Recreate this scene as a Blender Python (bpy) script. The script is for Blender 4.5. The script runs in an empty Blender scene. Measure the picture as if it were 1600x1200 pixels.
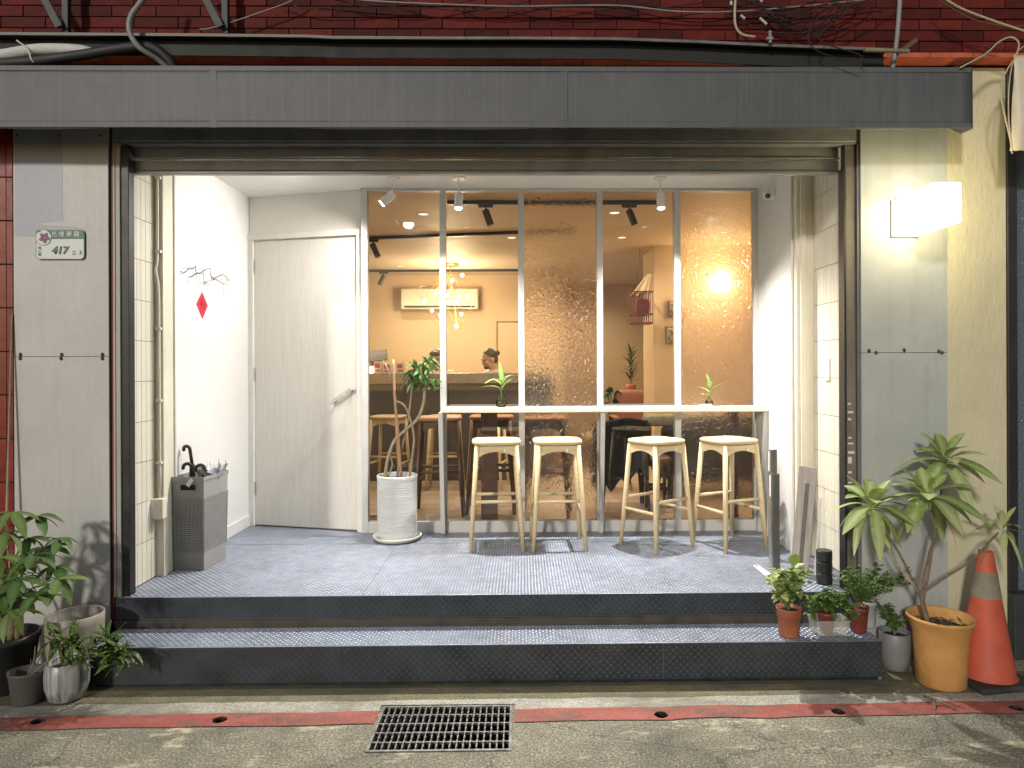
import bpy, bmesh, math, random
from mathutils import Vector, Matrix
random.seed(7)
R = math.radians
PI = math.pi
scene = bpy.context.scene
COL = scene.collection

# ---------------------------------------------------------------- camera
F = 1080.0                      # focal length in pixels of a 1600 px wide picture
CAMZ = 1.607
YAW, ROLL = R(-0.79), R(-0.22)
cam_data = bpy.data.cameras.new('camera')
cam_data.lens = F / 1600 * 36
cam_data.sensor_width = 36
cam_data.shift_x = -30 / 1600
cam_data.shift_y = -25 / 1600
cam_data.clip_start = 0.05
cam_data.clip_end = 300
cam = bpy.data.objects.new('camera', cam_data)
COL.objects.link(cam)
CAMROT = Matrix.Rotation(YAW, 3, 'Z') @ Matrix.Rotation(R(90), 3, 'X') @ Matrix.Rotation(ROLL, 3, 'Z')
cam.matrix_world = Matrix.Translation((0, 0, CAMZ)) @ CAMROT.to_4x4()
scene.camera = cam

# ---------------------------------------------------------------- world, street light, exposure
SUN_EL, SUN_AZ = R(19), R(-24)          # light falls from the street, front left
world = bpy.data.worlds.new('World')
scene.world = world
world.use_nodes = True
wn = world.node_tree.nodes
sky = wn.new('ShaderNodeTexSky')
sky.sky_type = 'NISHITA'
sky.sun_disc = False
sky.sun_elevation = SUN_EL
sky.sun_rotation = R(180) + SUN_AZ * -1
world.node_tree.links.new(sky.outputs[0], wn['Background'].inputs[0])
wn['Background'].inputs[1].default_value = 0.048
sd = bpy.data.lights.new('sun', 'SUN')
sd.energy = 1.5
sd.angle = R(4)
sd.color = (1.0, 0.95, 0.86)
sun = bpy.data.objects.new('sun', sd)
COL.objects.link(sun)
dirv = Vector((math.sin(-SUN_AZ) * math.cos(SUN_EL), math.cos(SUN_AZ) * math.cos(SUN_EL), -math.sin(SUN_EL)))
sun.rotation_euler = dirv.to_track_quat('-Z', 'Y').to_euler()
sun.location = (-3, -6, 6)
scene.view_settings.view_transform = 'Standard'
scene.view_settings.look = 'None'
scene.view_settings.exposure = 0.22
scene.view_settings.gamma = 1.0
scene.view_settings.use_curve_mapping = False
scene.render.engine = 'CYCLES'
cy = scene.cycles
cy.use_denoising = True
cy.max_bounces = 10
cy.diffuse_bounces = 4
cy.glossy_bounces = 4
cy.transmission_bounces = 8
cy.transparent_max_bounces = 16
cy.sample_clamp_indirect = 4.0
cy.caustics_reflective = False
cy.caustics_refractive = False

# ---------------------------------------------------------------- helpers
def W(px, py, Y):
    """world point on the plane y=Y seen at a pixel of the 1600x1200 photograph"""
    d = CAMROT @ Vector(((px - 800) / F + cam_data.shift_x * 1600 / F, -(py - 600) / F + cam_data.shift_y * 1600 / F, -1))
    t = Y / d.y
    return Vector((d.x * t, Y, CAMZ + d.z * t))
def WX(px, Y): return W(px, 575, Y).x
def WG(px, py, z=0.0):
    """world point on the level z"""
    d = CAMROT @ Vector(((px - 800) / F + cam_data.shift_x * 1600 / F, -(py - 600) / F + cam_data.shift_y * 1600 / F, -1))
    t = (z - CAMZ) / d.z
    return Vector((d.x * t, d.y * t, z))
def lin(r, g, b):
    f = lambda c: (c / 255 / 12.92) if c / 255 <= 0.04045 else ((c / 255 + 0.055) / 1.055) ** 2.4
    return (f(r), f(g), f(b))

class MB:
    def __init__(s): s.v = []; s.f = []
    def quad(s, *p):
        i = len(s.v); s.v += [tuple(q) for q in p]; s.f.append(tuple(range(i, i + len(p)))); return s
    def hexa(s, p):
        i = len(s.v); s.v += [tuple(q) for q in p]
        for q in ((0, 3, 2, 1), (4, 5, 6, 7), (0, 1, 5, 4), (1, 2, 6, 5), (2, 3, 7, 6), (3, 0, 4, 7)):
            s.f.append(tuple(i + k for k in q))
        return s
    def box(s, x0, x1, y0, y1, z0, z1):
        return s.hexa([(x0, y0, z0), (x1, y0, z0), (x1, y1, z0), (x0, y1, z0), (x0, y0, z1), (x1, y0, z1), (x1, y1, z1), (x0, y1, z1)])
    def mbox(s, m, hx, hy, hz):
        c = [(-hx, -hy, -hz), (hx, -hy, -hz), (hx, hy, -hz), (-hx, hy, -hz), (-hx, -hy, hz), (hx, -hy, hz), (hx, hy, hz), (-hx, hy, hz)]
        return s.hexa([m @ Vector(q) for q in c])
    def bar(s, a, b, w, h, up=(0, 0, 1)):
        a = Vector(a); b = Vector(b); d = (b - a).normalized(); u = Vector(up)
        if abs(d.dot(u)) > 0.98: u = Vector((0, 1, 0))
        x = d.cross(u).normalized() * (w / 2); z = x.cross(d).normalized() * (h / 2)
        return s.hexa([a - x - z, a + x - z, b + x - z, b - x - z, a - x + z, a + x + z, b + x + z, b - x + z])
    def tube(s, pts, rad, n=8, cap=True):
        pts = [Vector(p) for p in pts]
        if not isinstance(rad, (list, tuple)): rad = [rad] * len(pts)
        t0 = (pts[1] - pts[0]).normalized()
        u = t0.orthogonal().normalized()
        rings = []
        for k, p in enumerate(pts):
            t = (pts[min(k + 1, len(pts) - 1)] - pts[max(k - 1, 0)]).normalized()
            u = (u - t * u.dot(t))
            u = u.normalized() if u.length > 1e-6 else t.orthogonal().normalized()
            w = t.cross(u)
            i = len(s.v); rings.append(i)
            for j in range(n):
                a = 2 * PI * j / n
                s.v.append(tuple(p + (u * math.cos(a) + w * math.sin(a)) * rad[k]))
        for k in range(len(rings) - 1):
            for j in range(n):
                s.f.append((rings[k] + j, rings[k] + (j + 1) % n, rings[k + 1] + (j + 1) % n, rings[k + 1] + j))
        if cap:
            s.f.append(tuple(rings[0] + j for j in reversed(range(n)))); s.f.append(tuple(rings[-1] + j for j in range(n)))
        return s
    def lathe(s, prof, c=(0, 0, 0), n=28, sx=1, sy=1, close=True):
        rings = []
        for r, z in prof:
            i = len(s.v); rings.append(i)
            for j in range(n):
                a = 2 * PI * j / n
                s.v.append((c[0] + r * math.cos(a) * sx, c[1] + r * math.sin(a) * sy, c[2] + z))
        for k in range(len(rings) - 1):
            for j in range(n):
                s.f.append((rings[k] + j, rings[k] + (j + 1) % n, rings[k + 1] + (j + 1) % n, rings[k + 1] + j))
        if close:
            s.f.append(tuple(rings[0] + j for j in reversed(range(n)))); s.f.append(tuple(rings[-1] + j for j in range(n)))
        return s
    def ball(s, c, r, n=10, m=6, sc=(1, 1, 1)):
        prof = [(max(1e-4, r * math.sin(PI * k / m)), -r * math.cos(PI * k / m) * sc[2]) for k in range(m + 1)]
        return s.lathe(prof, c, n, sc[0], sc[1])
    def leaf(s, pos, az, pitch, L, Wd, droop=0.3, fold=0.15, n=5, roll=0.0, shape=0.45):
        m = Matrix.Translation(pos) @ Matrix.Rotation(az, 4, 'Z') @ Matrix.Rotation(pitch, 4, 'X') @ Matrix.Rotation(roll, 4, 'Y')
        i = len(s.v)
        for k in range(n + 1):
            t = k / n
            w = Wd / 2 * (math.sin(PI * t ** (shape * 1.6)) ** 0.85 if 0 < t < 1 else 0.02)
            y = L * t * (1 - 0.18 * droop * t); z = -droop * L * t * t
            s.v += [tuple(m @ Vector((-w, y, z + fold * w))), tuple(m @ Vector((0, y, z))), tuple(m @ Vector((w, y, z + fold * w)))]
        for k in range(n):
            a = i + 3 * k
            s.f += [(a, a + 1, a + 4, a + 3), (a + 1, a + 2, a + 5, a + 4)]
        return s
    def mesh(s, name, origin=(0, 0, 0), smooth=False, normals=True):
        me = bpy.data.meshes.new(name)
        ox, oy, oz = origin
        me.from_pydata([(x - ox, y - oy, z - oz) for x, y, z in s.v], [], s.f)
        if normals:
            bm = bmesh.new(); bm.from_mesh(me); bmesh.ops.recalc_face_normals(bm, faces=bm.faces); bm.to_mesh(me); bm.free()
        if smooth:
            me.shade_smooth()
        me.update()
        return me

ORG = {}
def tag(o, label=None, cat=None, group=None, kind=None):
    if label: o['label'] = label
    if cat: o['category'] = cat
    if group: o['group'] = group
    if kind: o['kind'] = kind
    return o
def thing(name, label, cat, loc=(0, 0, 0), rz=0, group=None):
    o = bpy.data.objects.new(name, None); COL.objects.link(o)
    o.location = loc; o.rotation_euler = (0, 0, rz); o.empty_display_size = 0.05
    ORG[o] = Vector(loc) if rz == 0 else Vector((0, 0, 0))
    return tag(o, label, cat, group)
def obj(name, mb, mat, parent=None, smooth=False, bevel=0, kind=None, auto=None, normals=True):
    """mesh object; the shape is given in world space (or in the thing's own space when the thing is turned)"""
    org = ORG.get(parent, Vector((0, 0, 0))) if parent else Vector((0, 0, 0))
    me = mb.mesh(name, org, smooth, normals) if isinstance(mb, MB) else mb
    if mat and not me.materials: me.materials.append(mat)
    o = bpy.data.objects.new(name, me); COL.objects.link(o)
    if parent: o.parent = parent; ORG[o] = org
    if bevel:
        b = o.modifiers.new('bevel', 'BEVEL'); b.width = bevel; b.segments = 2; b.limit_method = 'ANGLE'; b.angle_limit = R(40)
    if kind: o['kind'] = kind
    return o
def share(name, me, parent, loc=(0, 0, 0), rot=(0, 0, 0), sc=(1, 1, 1), mat4=None):
    """another object over the same mesh data; loc in world space for unturned things"""
    o = bpy.data.objects.new(name, me); COL.objects.link(o)
    org = ORG.get(parent, Vector((0, 0, 0)))
    if mat4 is not None: o.matrix_basis = Matrix.Translation(-org) @ mat4
    else:
        o.location = Vector(loc) - org; o.rotation_euler = rot; o.scale = sc
    o.parent = parent; ORG[o] = org
    return o
def copy_tree(o, parent=None):
    c = o.copy(); COL.objects.link(c); c.parent = parent
    for ch in [x for x in bpy.data.objects if x.parent == o]: copy_tree(ch, c)
    return c
def smooth_by_angle(o, deg=35):
    me = o.data
    me.shade_smooth()
    bm = bmesh.new(); bm.from_mesh(me)
    for e in bm.edges:
        if len(e.link_faces) == 2 and e.calc_face_angle(0) > R(deg): e.smooth = False
    bm.to_mesh(me); bm.free()
    return o
def bez(pts, n=6):
    """catmull-rom through points"""
    P = [Vector(p) for p in pts]; P = [P[0] * 2 - P[1]] + P + [P[-1] * 2 - P[-2]]
    out = []
    for i in range(1, len(P) - 2):
        for k in range(n):
            t = k / n
            a, b, c, d = P[i - 1:i + 3]
            out.append(0.5 * ((2 * b) + (c - a) * t + (2 * a - 5 * b + 4 * c - d) * t * t + (3 * b - a - 3 * c + d) * t ** 3))
    out.append(P[-2])
    return out

# ---------------------------------------------------------------- materials
def nt(name):
    m = bpy.data.materials.new(name); m.use_nodes = True
    t = m.node_tree
    return m, t, t.nodes, t.links, t.nodes['Principled BSDF']
def ramp(nodes, stops):
    r = nodes.new('ShaderNodeValToRGB'); e = r.color_ramp.elements
    while len(e) < len(stops): e.new(0.5)
    for k, (p, c) in enumerate(stops):
        e[k].position = p; e[k].color = (c[0], c[1], c[2], 1) if not isinstance(c, (int, float)) else (c, c, c, 1)
    return r
def noise(nodes, links, scale, detail=6, rough=0.6, vec=None, dist=0):
    n = nodes.new('ShaderNodeTexNoise'); n.inputs['Scale'].default_value = scale; n.inputs['Detail'].default_value = detail
    n.inputs['Roughness'].default_value = rough; n.inputs['Distortion'].default_value = dist
    if vec: links.new(vec, n.inputs['Vector'])
    return n
def coords(nodes, links, stretch=(1, 1, 1)):
    tc = nodes.new('ShaderNodeTexCoord'); mp = nodes.new('ShaderNodeMapping'); mp.inputs['Scale'].default_value = stretch
    links.new(tc.outputs['Object'], mp.inputs['Vector'])
    return mp.outputs[0]
def mixc(nodes, links, fac, a, b, mode='MIX'):
    m = nodes.new('ShaderNodeMix'); m.data_type = 'RGBA'; m.blend_type = mode
    for sock, v in ((m.inputs[0], fac), (m.inputs[6], a), (m.inputs[7], b)):
        if isinstance(v, (int, float)): sock.default_value = v
        elif isinstance(v, tuple): sock.default_value = (*v[:3], 1)
        else: links.new(v, sock)
    return m.outputs[2]
MATS = {}
def M(name, col, rough=0.6, metal=0.0, var=0.18, scale=7, bump=0.0, bscale=60, spec=0.5, stretch=(1, 1, 1), coat=0.0, dirt=0.0, dirtcol=(0.03, 0.028, 0.024), rnd=0.0, transl=0.0, rvar=0.1):
    if name in MATS: return MATS[name]
    m, t, n, l, b = nt(name)
    v = coords(n, l, stretch)
    ns = noise(n, l, scale, 7, 0.62, v)
    lo = tuple(c * (1 - var) for c in col); hi = tuple(min(1, c * (1 + var)) for c in col)
    rp = ramp(n, [(0.3, lo), (0.7, hi)]); l.new(ns.outputs['Fac'], rp.inputs[0])
    c = rp.outputs[0]
    if dirt:
        d = noise(n, l, scale * 0.35 + 1.3, 9, 0.7, v)
        dr = ramp(n, [(0.52, 0.0), (0.72, dirt)]); l.new(d.outputs['Fac'], dr.inputs[0])
        c = mixc(n, l, dr.outputs[0], c, dirtcol)
    if rnd:
        oi = n.new('ShaderNodeObjectInfo'); rr = ramp(n, [(0, 1 - rnd), (1, 1 + rnd)]); rr.color_ramp.elements[1].color = (1 + rnd,) * 3 + (1,)
        l.new(oi.outputs['Random'], rr.inputs[0]); c = mixc(n, l, 1.0, c, rr.outputs[0], 'MULTIPLY')
    l.new(c, b.inputs['Base Color'])
    rr2 = ramp(n, [(0.25, max(0.02, rough - rvar)), (0.75, min(1, rough + rvar))]); l.new(ns.outputs['Fac'], rr2.inputs[0])
    l.new(rr2.outputs[0], b.inputs['Roughness'])
    b.inputs['Metallic'].default_value = metal
    b.inputs['Specular IOR Level'].default_value = spec
    b.inputs['Coat Weight'].default_value = coat
    if bump:
        bn = noise(n, l, bscale, 5, 0.6, v); bp = n.new('ShaderNodeBump'); bp.inputs['Strength'].default_value = bump; bp.inputs['Distance'].default_value = 0.01
        l.new(bn.outputs['Fac'], bp.inputs['Height']); l.new(bp.outputs[0], b.inputs['Normal'])
    if transl:
        tr = n.new('ShaderNodeBsdfTranslucent'); l.new(c, tr.inputs[0]); mx = n.new('ShaderNodeMixShader'); mx.inputs[0].default_value = transl
        l.new(b.outputs[0], mx.inputs[1]); l.new(tr.outputs[0], mx.inputs[2]); l.new(mx.outputs[0], n['Material Output'].inputs[0])
    MATS[name] = m
    return m
def EM(name, col, strength):
    m, t, n, l, b = nt(name)
    e = n.new('ShaderNodeEmission'); e.inputs[0].default_value = (*col, 1); e.inputs[1].default_value = strength
    l.new(e.outputs[0], n['Material Output'].inputs[0]); return m
def WOOD(name, a, bcol, rough=0.5, stretch=(1, 14, 14), scale=5, bump=0.15, rnd=0.0):
    m, t, n, l, b = nt(name)
    v = coords(n, l, stretch)
    ns = noise(n, l, scale, 8, 0.65, v, 0.6); rp = ramp(n, [(0.32, a), (0.68, bcol)]); l.new(ns.outputs['Fac'], rp.inputs[0])
    c = rp.outputs[0]
    if rnd:
        oi = n.new('ShaderNodeObjectInfo'); rr = ramp(n, [(0, 1 - rnd), (1, 1.0)]); l.new(oi.outputs['Random'], rr.inputs[0]); c = mixc(n, l, 1.0, c, rr.outputs[0], 'MULTIPLY')
    l.new(c, b.inputs['Base Color']); b.inputs['Roughness'].default_value = rough
    bp = n.new('ShaderNodeBump'); bp.inputs['Strength'].default_value = bump; bp.inputs['Distance'].default_value = 0.003
    l.new(ns.outputs['Fac'], bp.inputs['Height']); l.new(bp.outputs[0], b.inputs['Normal'])
    return m
def LEAF(name, col, rib, rough=0.42, spots=None, var=0.3):
    """leaf with a paler midrib along its own y axis"""
    m, t, n, l, b = nt(name)
    v = coords(n, l)
    ns = noise(n, l, 30, 4, 0.6, v); rp = ramp(n, [(0.3, tuple(c * (1 - var) for c in col)), (0.7, tuple(c * (1 + var) for c in col))]); l.new(ns.outputs['Fac'], rp.inputs[0])
    c = rp.outputs[0]
    oi = n.new('ShaderNodeObjectInfo'); rr = ramp(n, [(0, 0.7), (1, 1.0)]); l.new(oi.outputs['Random'], rr.inputs[0]); c = mixc(n, l, 1.0, c, rr.outputs[0], 'MULTIPLY')
    if rib:
        sx = n.new('ShaderNodeSeparateXYZ'); l.new(v, sx.inputs[0])
        ab = n.new('ShaderNodeMath'); ab.operation = 'ABSOLUTE'; l.new(sx.outputs[0], ab.inputs[0])
        rb = ramp(n, [(0.0, 1.0), (0.03, 0.0)]); l.new(ab.outputs[0], rb.inputs[0]); c = mixc(n, l, rb.outputs[0], c, rib)
    if spots:
        vo = noise(n, l, spots[1], 3, 0.7, v); sr = ramp(n, [(spots[2], 0.0), (spots[2] + 0.05, 1.0)]); l.new(vo.outputs['Fac'], sr.inputs[0]); c = mixc(n, l, sr.outputs[0], c, spots[0])
    l.new(c, b.inputs['Base Color']); b.inputs['Roughness'].default_value = rough + 0.12; b.inputs['Specular IOR Level'].default_value = 0.35
    tr = n.new('ShaderNodeBsdfTranslucent'); l.new(c, tr.inputs[0]); mx = n.new('ShaderNodeMixShader'); mx.inputs[0].default_value = 0.25
    l.new(b.outputs[0], mx.inputs[1]); l.new(tr.outputs[0], mx.inputs[2]); l.new(mx.outputs[0], n['Material Output'].inputs[0])
    return m
def clear_glass(name, tint=(0.97, 0.98, 0.98), ior=1.5):
    m, t, n, l, b = nt(name)
    tr = n.new('ShaderNodeBsdfTransparent'); tr.inputs[0].default_value = (*tint, 1)
    gl = n.new('ShaderNodeBsdfGlossy'); gl.inputs['Roughness'].default_value = 0.0
    fr = n.new('ShaderNodeFresnel'); fr.inputs[0].default_value = ior
    mx = n.new('ShaderNodeMixShader'); l.new(fr.outputs[0], mx.inputs[0]); l.new(tr.outputs[0], mx.inputs[1]); l.new(gl.outputs[0], mx.inputs[2])
    l.new(mx.outputs[0], n['Material Output'].inputs[0]); return m
def textured_glass():
    m, t, n, l, b = nt('hammered_glass')
    v = coords(n, l, (1, 0.6, 0.8))
    ds = noise(n, l, 18, 3, 0.5, v)
    va = n.new('ShaderNodeVectorMath'); va.operation = 'MULTIPLY_ADD'; l.new(ds.outputs['Color'], va.inputs[0]); va.inputs[1].default_value = (0.012, 0.012, 0.012); l.new(v, va.inputs[2])
    vo = n.new('ShaderNodeTexVoronoi'); vo.feature = 'F1'; vo.inputs['Scale'].default_value = 44; l.new(va.outputs[0], vo.inputs['Vector'])
    sq = n.new('ShaderNodeMath'); sq.operation = 'MULTIPLY'; l.new(vo.outputs['Distance'], sq.inputs[0]); l.new(vo.outputs['Distance'], sq.inputs[1])
    bp = n.new('ShaderNodeBump'); bp.inputs['Strength'].default_value = 1.0; bp.inputs['Distance'].default_value = 0.0058; bp.invert = True
    l.new(sq.outputs[0], bp.inputs['Height'])
    b.inputs['Base Color'].default_value = (0.97, 0.96, 0.94, 1); b.inputs['Transmission Weight'].default_value = 1.0
    b.inputs['IOR'].default_value = 1.4; b.inputs['Roughness'].default_value = 0.17
    l.new(bp.outputs[0], b.inputs['Normal'])
    return m

white_wall = M('white_wall_paint', (0.76, 0.755, 0.735), 0.55, var=0.04, scale=3, bump=0.08, bscale=90, dirt=0.10, dirtcol=(0.55, 0.52, 0.46))
white_metal = M('white_frame_paint', (0.54, 0.535, 0.515), 0.4, var=0.05, scale=9, bump=0.02)
white_trim = M('white_trim_paint', (0.72, 0.71, 0.67), 0.5, var=0.06, scale=6, dirt=0.12, dirtcol=(0.3, 0.27, 0.2))
tile_white = M('white_glazed_tile', (0.72, 0.68, 0.57), 0.25, var=0.05, scale=5, rnd=0.05)
grout = M('pale_grout', (0.20, 0.17, 0.12), 0.9, var=0.2, scale=30)
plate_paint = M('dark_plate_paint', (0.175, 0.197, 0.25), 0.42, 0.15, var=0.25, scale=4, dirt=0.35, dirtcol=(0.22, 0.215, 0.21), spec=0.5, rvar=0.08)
lug_paint = M('worn_highlit_lug_paint', (0.36, 0.39, 0.46), 0.42, 0.35, var=0.4, scale=14, spec=0.7)  # worn lugs, coloured paler than the plate to imitate lamp highlights
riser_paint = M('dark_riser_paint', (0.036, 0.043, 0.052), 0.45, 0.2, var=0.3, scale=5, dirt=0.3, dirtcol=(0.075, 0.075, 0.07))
dark_metal = M('dark_metal', (0.03, 0.031, 0.033), 0.45, 0.5, var=0.3, scale=10, dirt=0.3, dirtcol=(0.08, 0.06, 0.045))
grey_metal = M('shutter_grey_metal', (0.30, 0.30, 0.295), 0.42, 0.2, var=0.2, scale=5, dirt=0.35, dirtcol=(0.07, 0.055, 0.04))
rust_metal = M('rusty_guide_metal', (0.17, 0.15, 0.12), 0.7, 0.2, var=0.4, scale=9, dirt=0.8, dirtcol=(0.10, 0.05, 0.025), stretch=(1, 1, 0.35), bump=0.3, bscale=50)
steel = M('brushed_steel', (0.55, 0.55, 0.54), 0.32, 0.9, var=0.1, scale=20, stretch=(1, 1, 0.05))
black_plastic = M('black_plastic', (0.02, 0.02, 0.021), 0.42, var=0.2)
spot_white = M('white_lamp_paint', (0.78, 0.77, 0.74), 0.4, var=0.02)
soil = M('potting_soil', (0.035, 0.024, 0.016), 0.95, var=0.6, scale=60, bump=0.9, bscale=90)
clear = clear_glass('clear_pane_glass')
hammered = textured_glass()
# ================================================================ levels of the place
ZS, ZP = 0.202, 0.367          # lower step, platform
YS, YP, YG = 3.52, 3.79, 5.25  # riser of the step, riser of the platform, glass front
XL, XR = -2.20, 1.79           # opening
MXL = -1.22
ZC = 2.967                     # ceiling

# ---------------------------------------------------------------- ground (one sheet, with drain holes and the drain pit left open)
def ground_material():
    m, t, n, l, b = nt('worn_asphalt')
    v = coords(n, l)
    base = noise(n, l, 2.2, 10, 0.72, v); r0 = ramp(n, [(0.32, (0.13, 0.122, 0.098)), (0.5, (0.22, 0.205, 0.16)), (0.68, (0.32, 0.295, 0.225))]); l.new(base.outputs['Fac'], r0.inputs[0])
    fine = noise(n, l, 95, 8, 0.85, v); rf = ramp(n, [(0.38, (0.25, 0.25, 0.26)), (0.5, (0.85, 0.85, 0.85)), (0.60, (1.9, 1.85, 1.7))]); l.new(fine.outputs['Fac'], rf.inputs[0])
    rf.color_ramp.elements[2].color = (2.3, 2.2, 1.9, 1)
    c = mixc(n, l, 1.0, r0.outputs[0], rf.outputs[0], 'MULTIPLY')
    # pale worn patches with ragged edges, drawn out along the street
    vp = coords(n, l, (1.6, 4.2, 1))
    pt = noise(n, l, 1.5, 12, 0.78, vp); rp = ramp(n, [(0.56, 0.0), (0.61, 0.9)]); l.new(pt.outputs['Fac'], rp.inputs[0])
    c = mixc(n, l, rp.outputs[0], c, (0.55, 0.50, 0.36))
    sp = noise(n, l, 55, 6, 0.7, v); rs = ramp(n, [(0.66, 0.0), (0.70, 0.8)]); l.new(sp.outputs['Fac'], rs.inputs[0])
    c = mixc(n, l, rs.outputs[0], c, (0.5, 0.47, 0.37))
    st0 = noise(n, l, 1.1, 9, 0.7, coords(n, l, (1, 1.8, 1)), 0.6); rs0 = ramp(n, [(0.52, 0.0), (0.68, 0.5)]); l.new(st0.outputs['Fac'], rs0.inputs[0])
    c = mixc(n, l, rs0.outputs[0], c, (0.065, 0.060, 0.050))
    cr = n.new('ShaderNodeTexVoronoi'); cr.feature = 'DISTANCE_TO_EDGE'; cr.inputs['Scale'].default_value = 0.9; dn_ = noise(n, l, 4, 6, 0.7, v)
    ma = n.new('ShaderNodeVectorMath'); ma.operation = 'MULTIPLY_ADD'; l.new(dn_.outputs['Color'], ma.inputs[0]); ma.inputs[1].default_value = (0.35, 0.35, 0.35); l.new(v, ma.inputs[2]); l.new(ma.outputs[0], cr.inputs['Vector'])
    rc_ = ramp(n, [(0.0, 0.75), (0.006, 0.0)]); l.new(cr.outputs['Distance'], rc_.inputs[0]); c = mixc(n, l, rc_.outputs[0], c, (0.03, 0.028, 0.024))
    l.new(c, b.inputs['Base Color']); b.inputs['Roughness'].default_value = 0.82
    bp = n.new('ShaderNodeBump'); bp.inputs['Strength'].default_value = 0.7; bp.inputs['Distance'].default_value = 0.006
    l.new(fine.outputs['Fac'], bp.inputs['Height']); l.new(bp.outputs[0], b.inputs['Normal'])
    return m
HOLES = [WG(60, 1128), WG(343, 1126), WG(1033, 1118), WG(1310, 1113), WG(1588, 1107)]
HR = 0.031
HB = 0.05
GX0, GX1 = WG(571, 1174).x, WG(799, 1174).x
GY0, GY1 = WG(680, 1175).y, WG(690, 1104).y
def ring_tile(mb, cx, cy, z, n=24):
    """square sheet with a round hole, joined corner to corner"""
    o, i = [], []
    for k in range(n):
        a = 2 * PI * k / n; ca, sa = math.cos(a), math.sin(a); s = HB / max(abs(ca), abs(sa))
        o.append((cx + ca * s, cy + sa * s, z)); i.append((cx + ca * HR, cy + sa * HR, z))
    for k in range(n):
        j = (k + 1) % n
        mb.quad(o[k], o[j], i[j], i[k])
mb = MB()
XA, XB = -40.0, 40.0
ylo, yhi = 2.60, 3.45
def sheet(x0, x1, y0, y1): mb.quad((x0, y0, 0), (x1, y0, 0), (x1, y1, 0), (x0, y1, 0))
sheet(XA, XB, -40, ylo); sheet(XA, XB, yhi, 45)
cuts = sorted([('h', h.x - HB, h.x + HB, h) for h in HOLES] + [('g', GX0, GX1, None)], key=lambda c: c[1])
x = XA
for kind, x0, x1, h in cuts:
    sheet(x, x0, ylo, yhi)
    if kind == 'h':
        sheet(x0, x1, ylo, h.y - HB); sheet(x0, x1, h.y + HB, yhi); ring_tile(mb, h.x, h.y, 0)
    else:
        sheet(x0, x1, ylo, GY0); sheet(x0, x1, GY1, yhi)
    x = x1
sheet(x, XB, ylo, yhi)
asphalt = ground_material()
tag(obj('ground', mb, asphalt, normals=False), 'worn grey asphalt street with pale rubbed patches', 'street', kind='structure')
GROUND = bpy.data.objects['ground']
mb = MB(); mb.lathe([(HR, 0.0), (HR * 0.96, -0.02), (HR * 0.96, -0.16), (0.001, -0.16)], (0, 0, 0), 24, close=False)
hme = mb.mesh('drain_hole', normals=False); hme.materials.append(M('shaded_hole_concrete', (0.014, 0.013, 0.011), 0.6, var=0.5, scale=30))  # near black colour stands for the shade inside the drain holes
for h in HOLES: share('drain_hole', hme, GROUND, (h.x, h.y, 0))
# drain pit below the grating
mb = MB()
for p in (((GX0, GY0), (GX1, GY0)), ((GX1, GY0), (GX1, GY1)), ((GX1, GY1), (GX0, GY1)), ((GX0, GY1), (GX0, GY0))):
    (ax, ay), (bx, by) = p
    mb.quad((ax, ay, 0), (bx, by, 0), (bx, by, -0.45), (ax, ay, -0.45))
mb.quad((GX0, GY0, -0.45), (GX1, GY0, -0.45), (GX1, GY1, -0.45), (GX0, GY1, -0.45))
pit = tag(obj('drain_pit', mb, M('wet_pit_concrete', (0.035, 0.033, 0.028), 0.6, var=0.5, scale=12)), 'dark concrete drain pit below the grating', 'drain pit', kind='structure')
# gutter concrete: mossy strip at the step, pale strip, red painted kerb line
def strip(name, pts_top, pts_bot, z, mat, label, cat, holes=False):
    mb = MB()
    n = len(pts_top)
    for k in range(n - 1):
        mb.quad((*pts_bot[k], z), (*pts_bot[k + 1], z), (*pts_top[k + 1], z), (*pts_top[k], z))
    return tag(obj(name, mb, mat), label, cat, kind='structure')
def gutter_mat(name, a, bcol, dirt):
    m, t, n, l, b = nt(name)
    v = coords(n, l, (1, 2.2, 1))
    ns = noise(n, l, 3.5, 10, 0.75, v); rp = ramp(n, [(0.3, a), (0.7, bcol)]); l.new(ns.outputs['Fac'], rp.inputs[0])
    f = noise(n, l, 120, 5, 0.78, v); rf = ramp(n, [(0.41, (0.4, 0.4, 0.4)), (0.59, (1.25, 1.25, 1.2))]); rf.color_ramp.elements[1].color = (1.3, 1.3, 1.25, 1); l.new(f.outputs['Fac'], rf.inputs[0])
    c = mixc(n, l, 1.0, rp.outputs[0], rf.outputs[0], 'MULTIPLY')
    d = noise(n, l, 1.6, 10, 0.7, v); rd = ramp(n, [(0.48, 0.0), (0.62, 1.0)]); l.new(d.outputs['Fac'], rd.inputs[0]); c = mixc(n, l, rd.outputs[0], c, dirt)
    l.new(c, b.inputs['Base Color']); b.inputs['Roughness'].default_value = 0.85
    bp = n.new('ShaderNodeBump'); bp.inputs['Strength'].default_value = 0.5; bp.inputs['Distance'].default_value = 0.004; l.new(f.outputs['Fac'], bp.inputs['Height']); l.new(bp.outputs[0], b.inputs['Normal'])
    return m
xs = [-40] + [-3.2 + 0.16 * k for k in range(41)] + [40]
rg = random.Random(3)
jit = lambda a: rg.uniform(-a, a)
def yl(px, py): return WG(px, py).y
mid = [3.352 + 0.006 * x_ + jit(0.008) if abs(x_) < 10 else 3.35 for x_ in xs]
redt = [3.252 + 0.0125 * x_ + jit(0.006) if abs(x_) < 10 else 3.252 + 0.0125 * x_ for x_ in xs]
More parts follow.
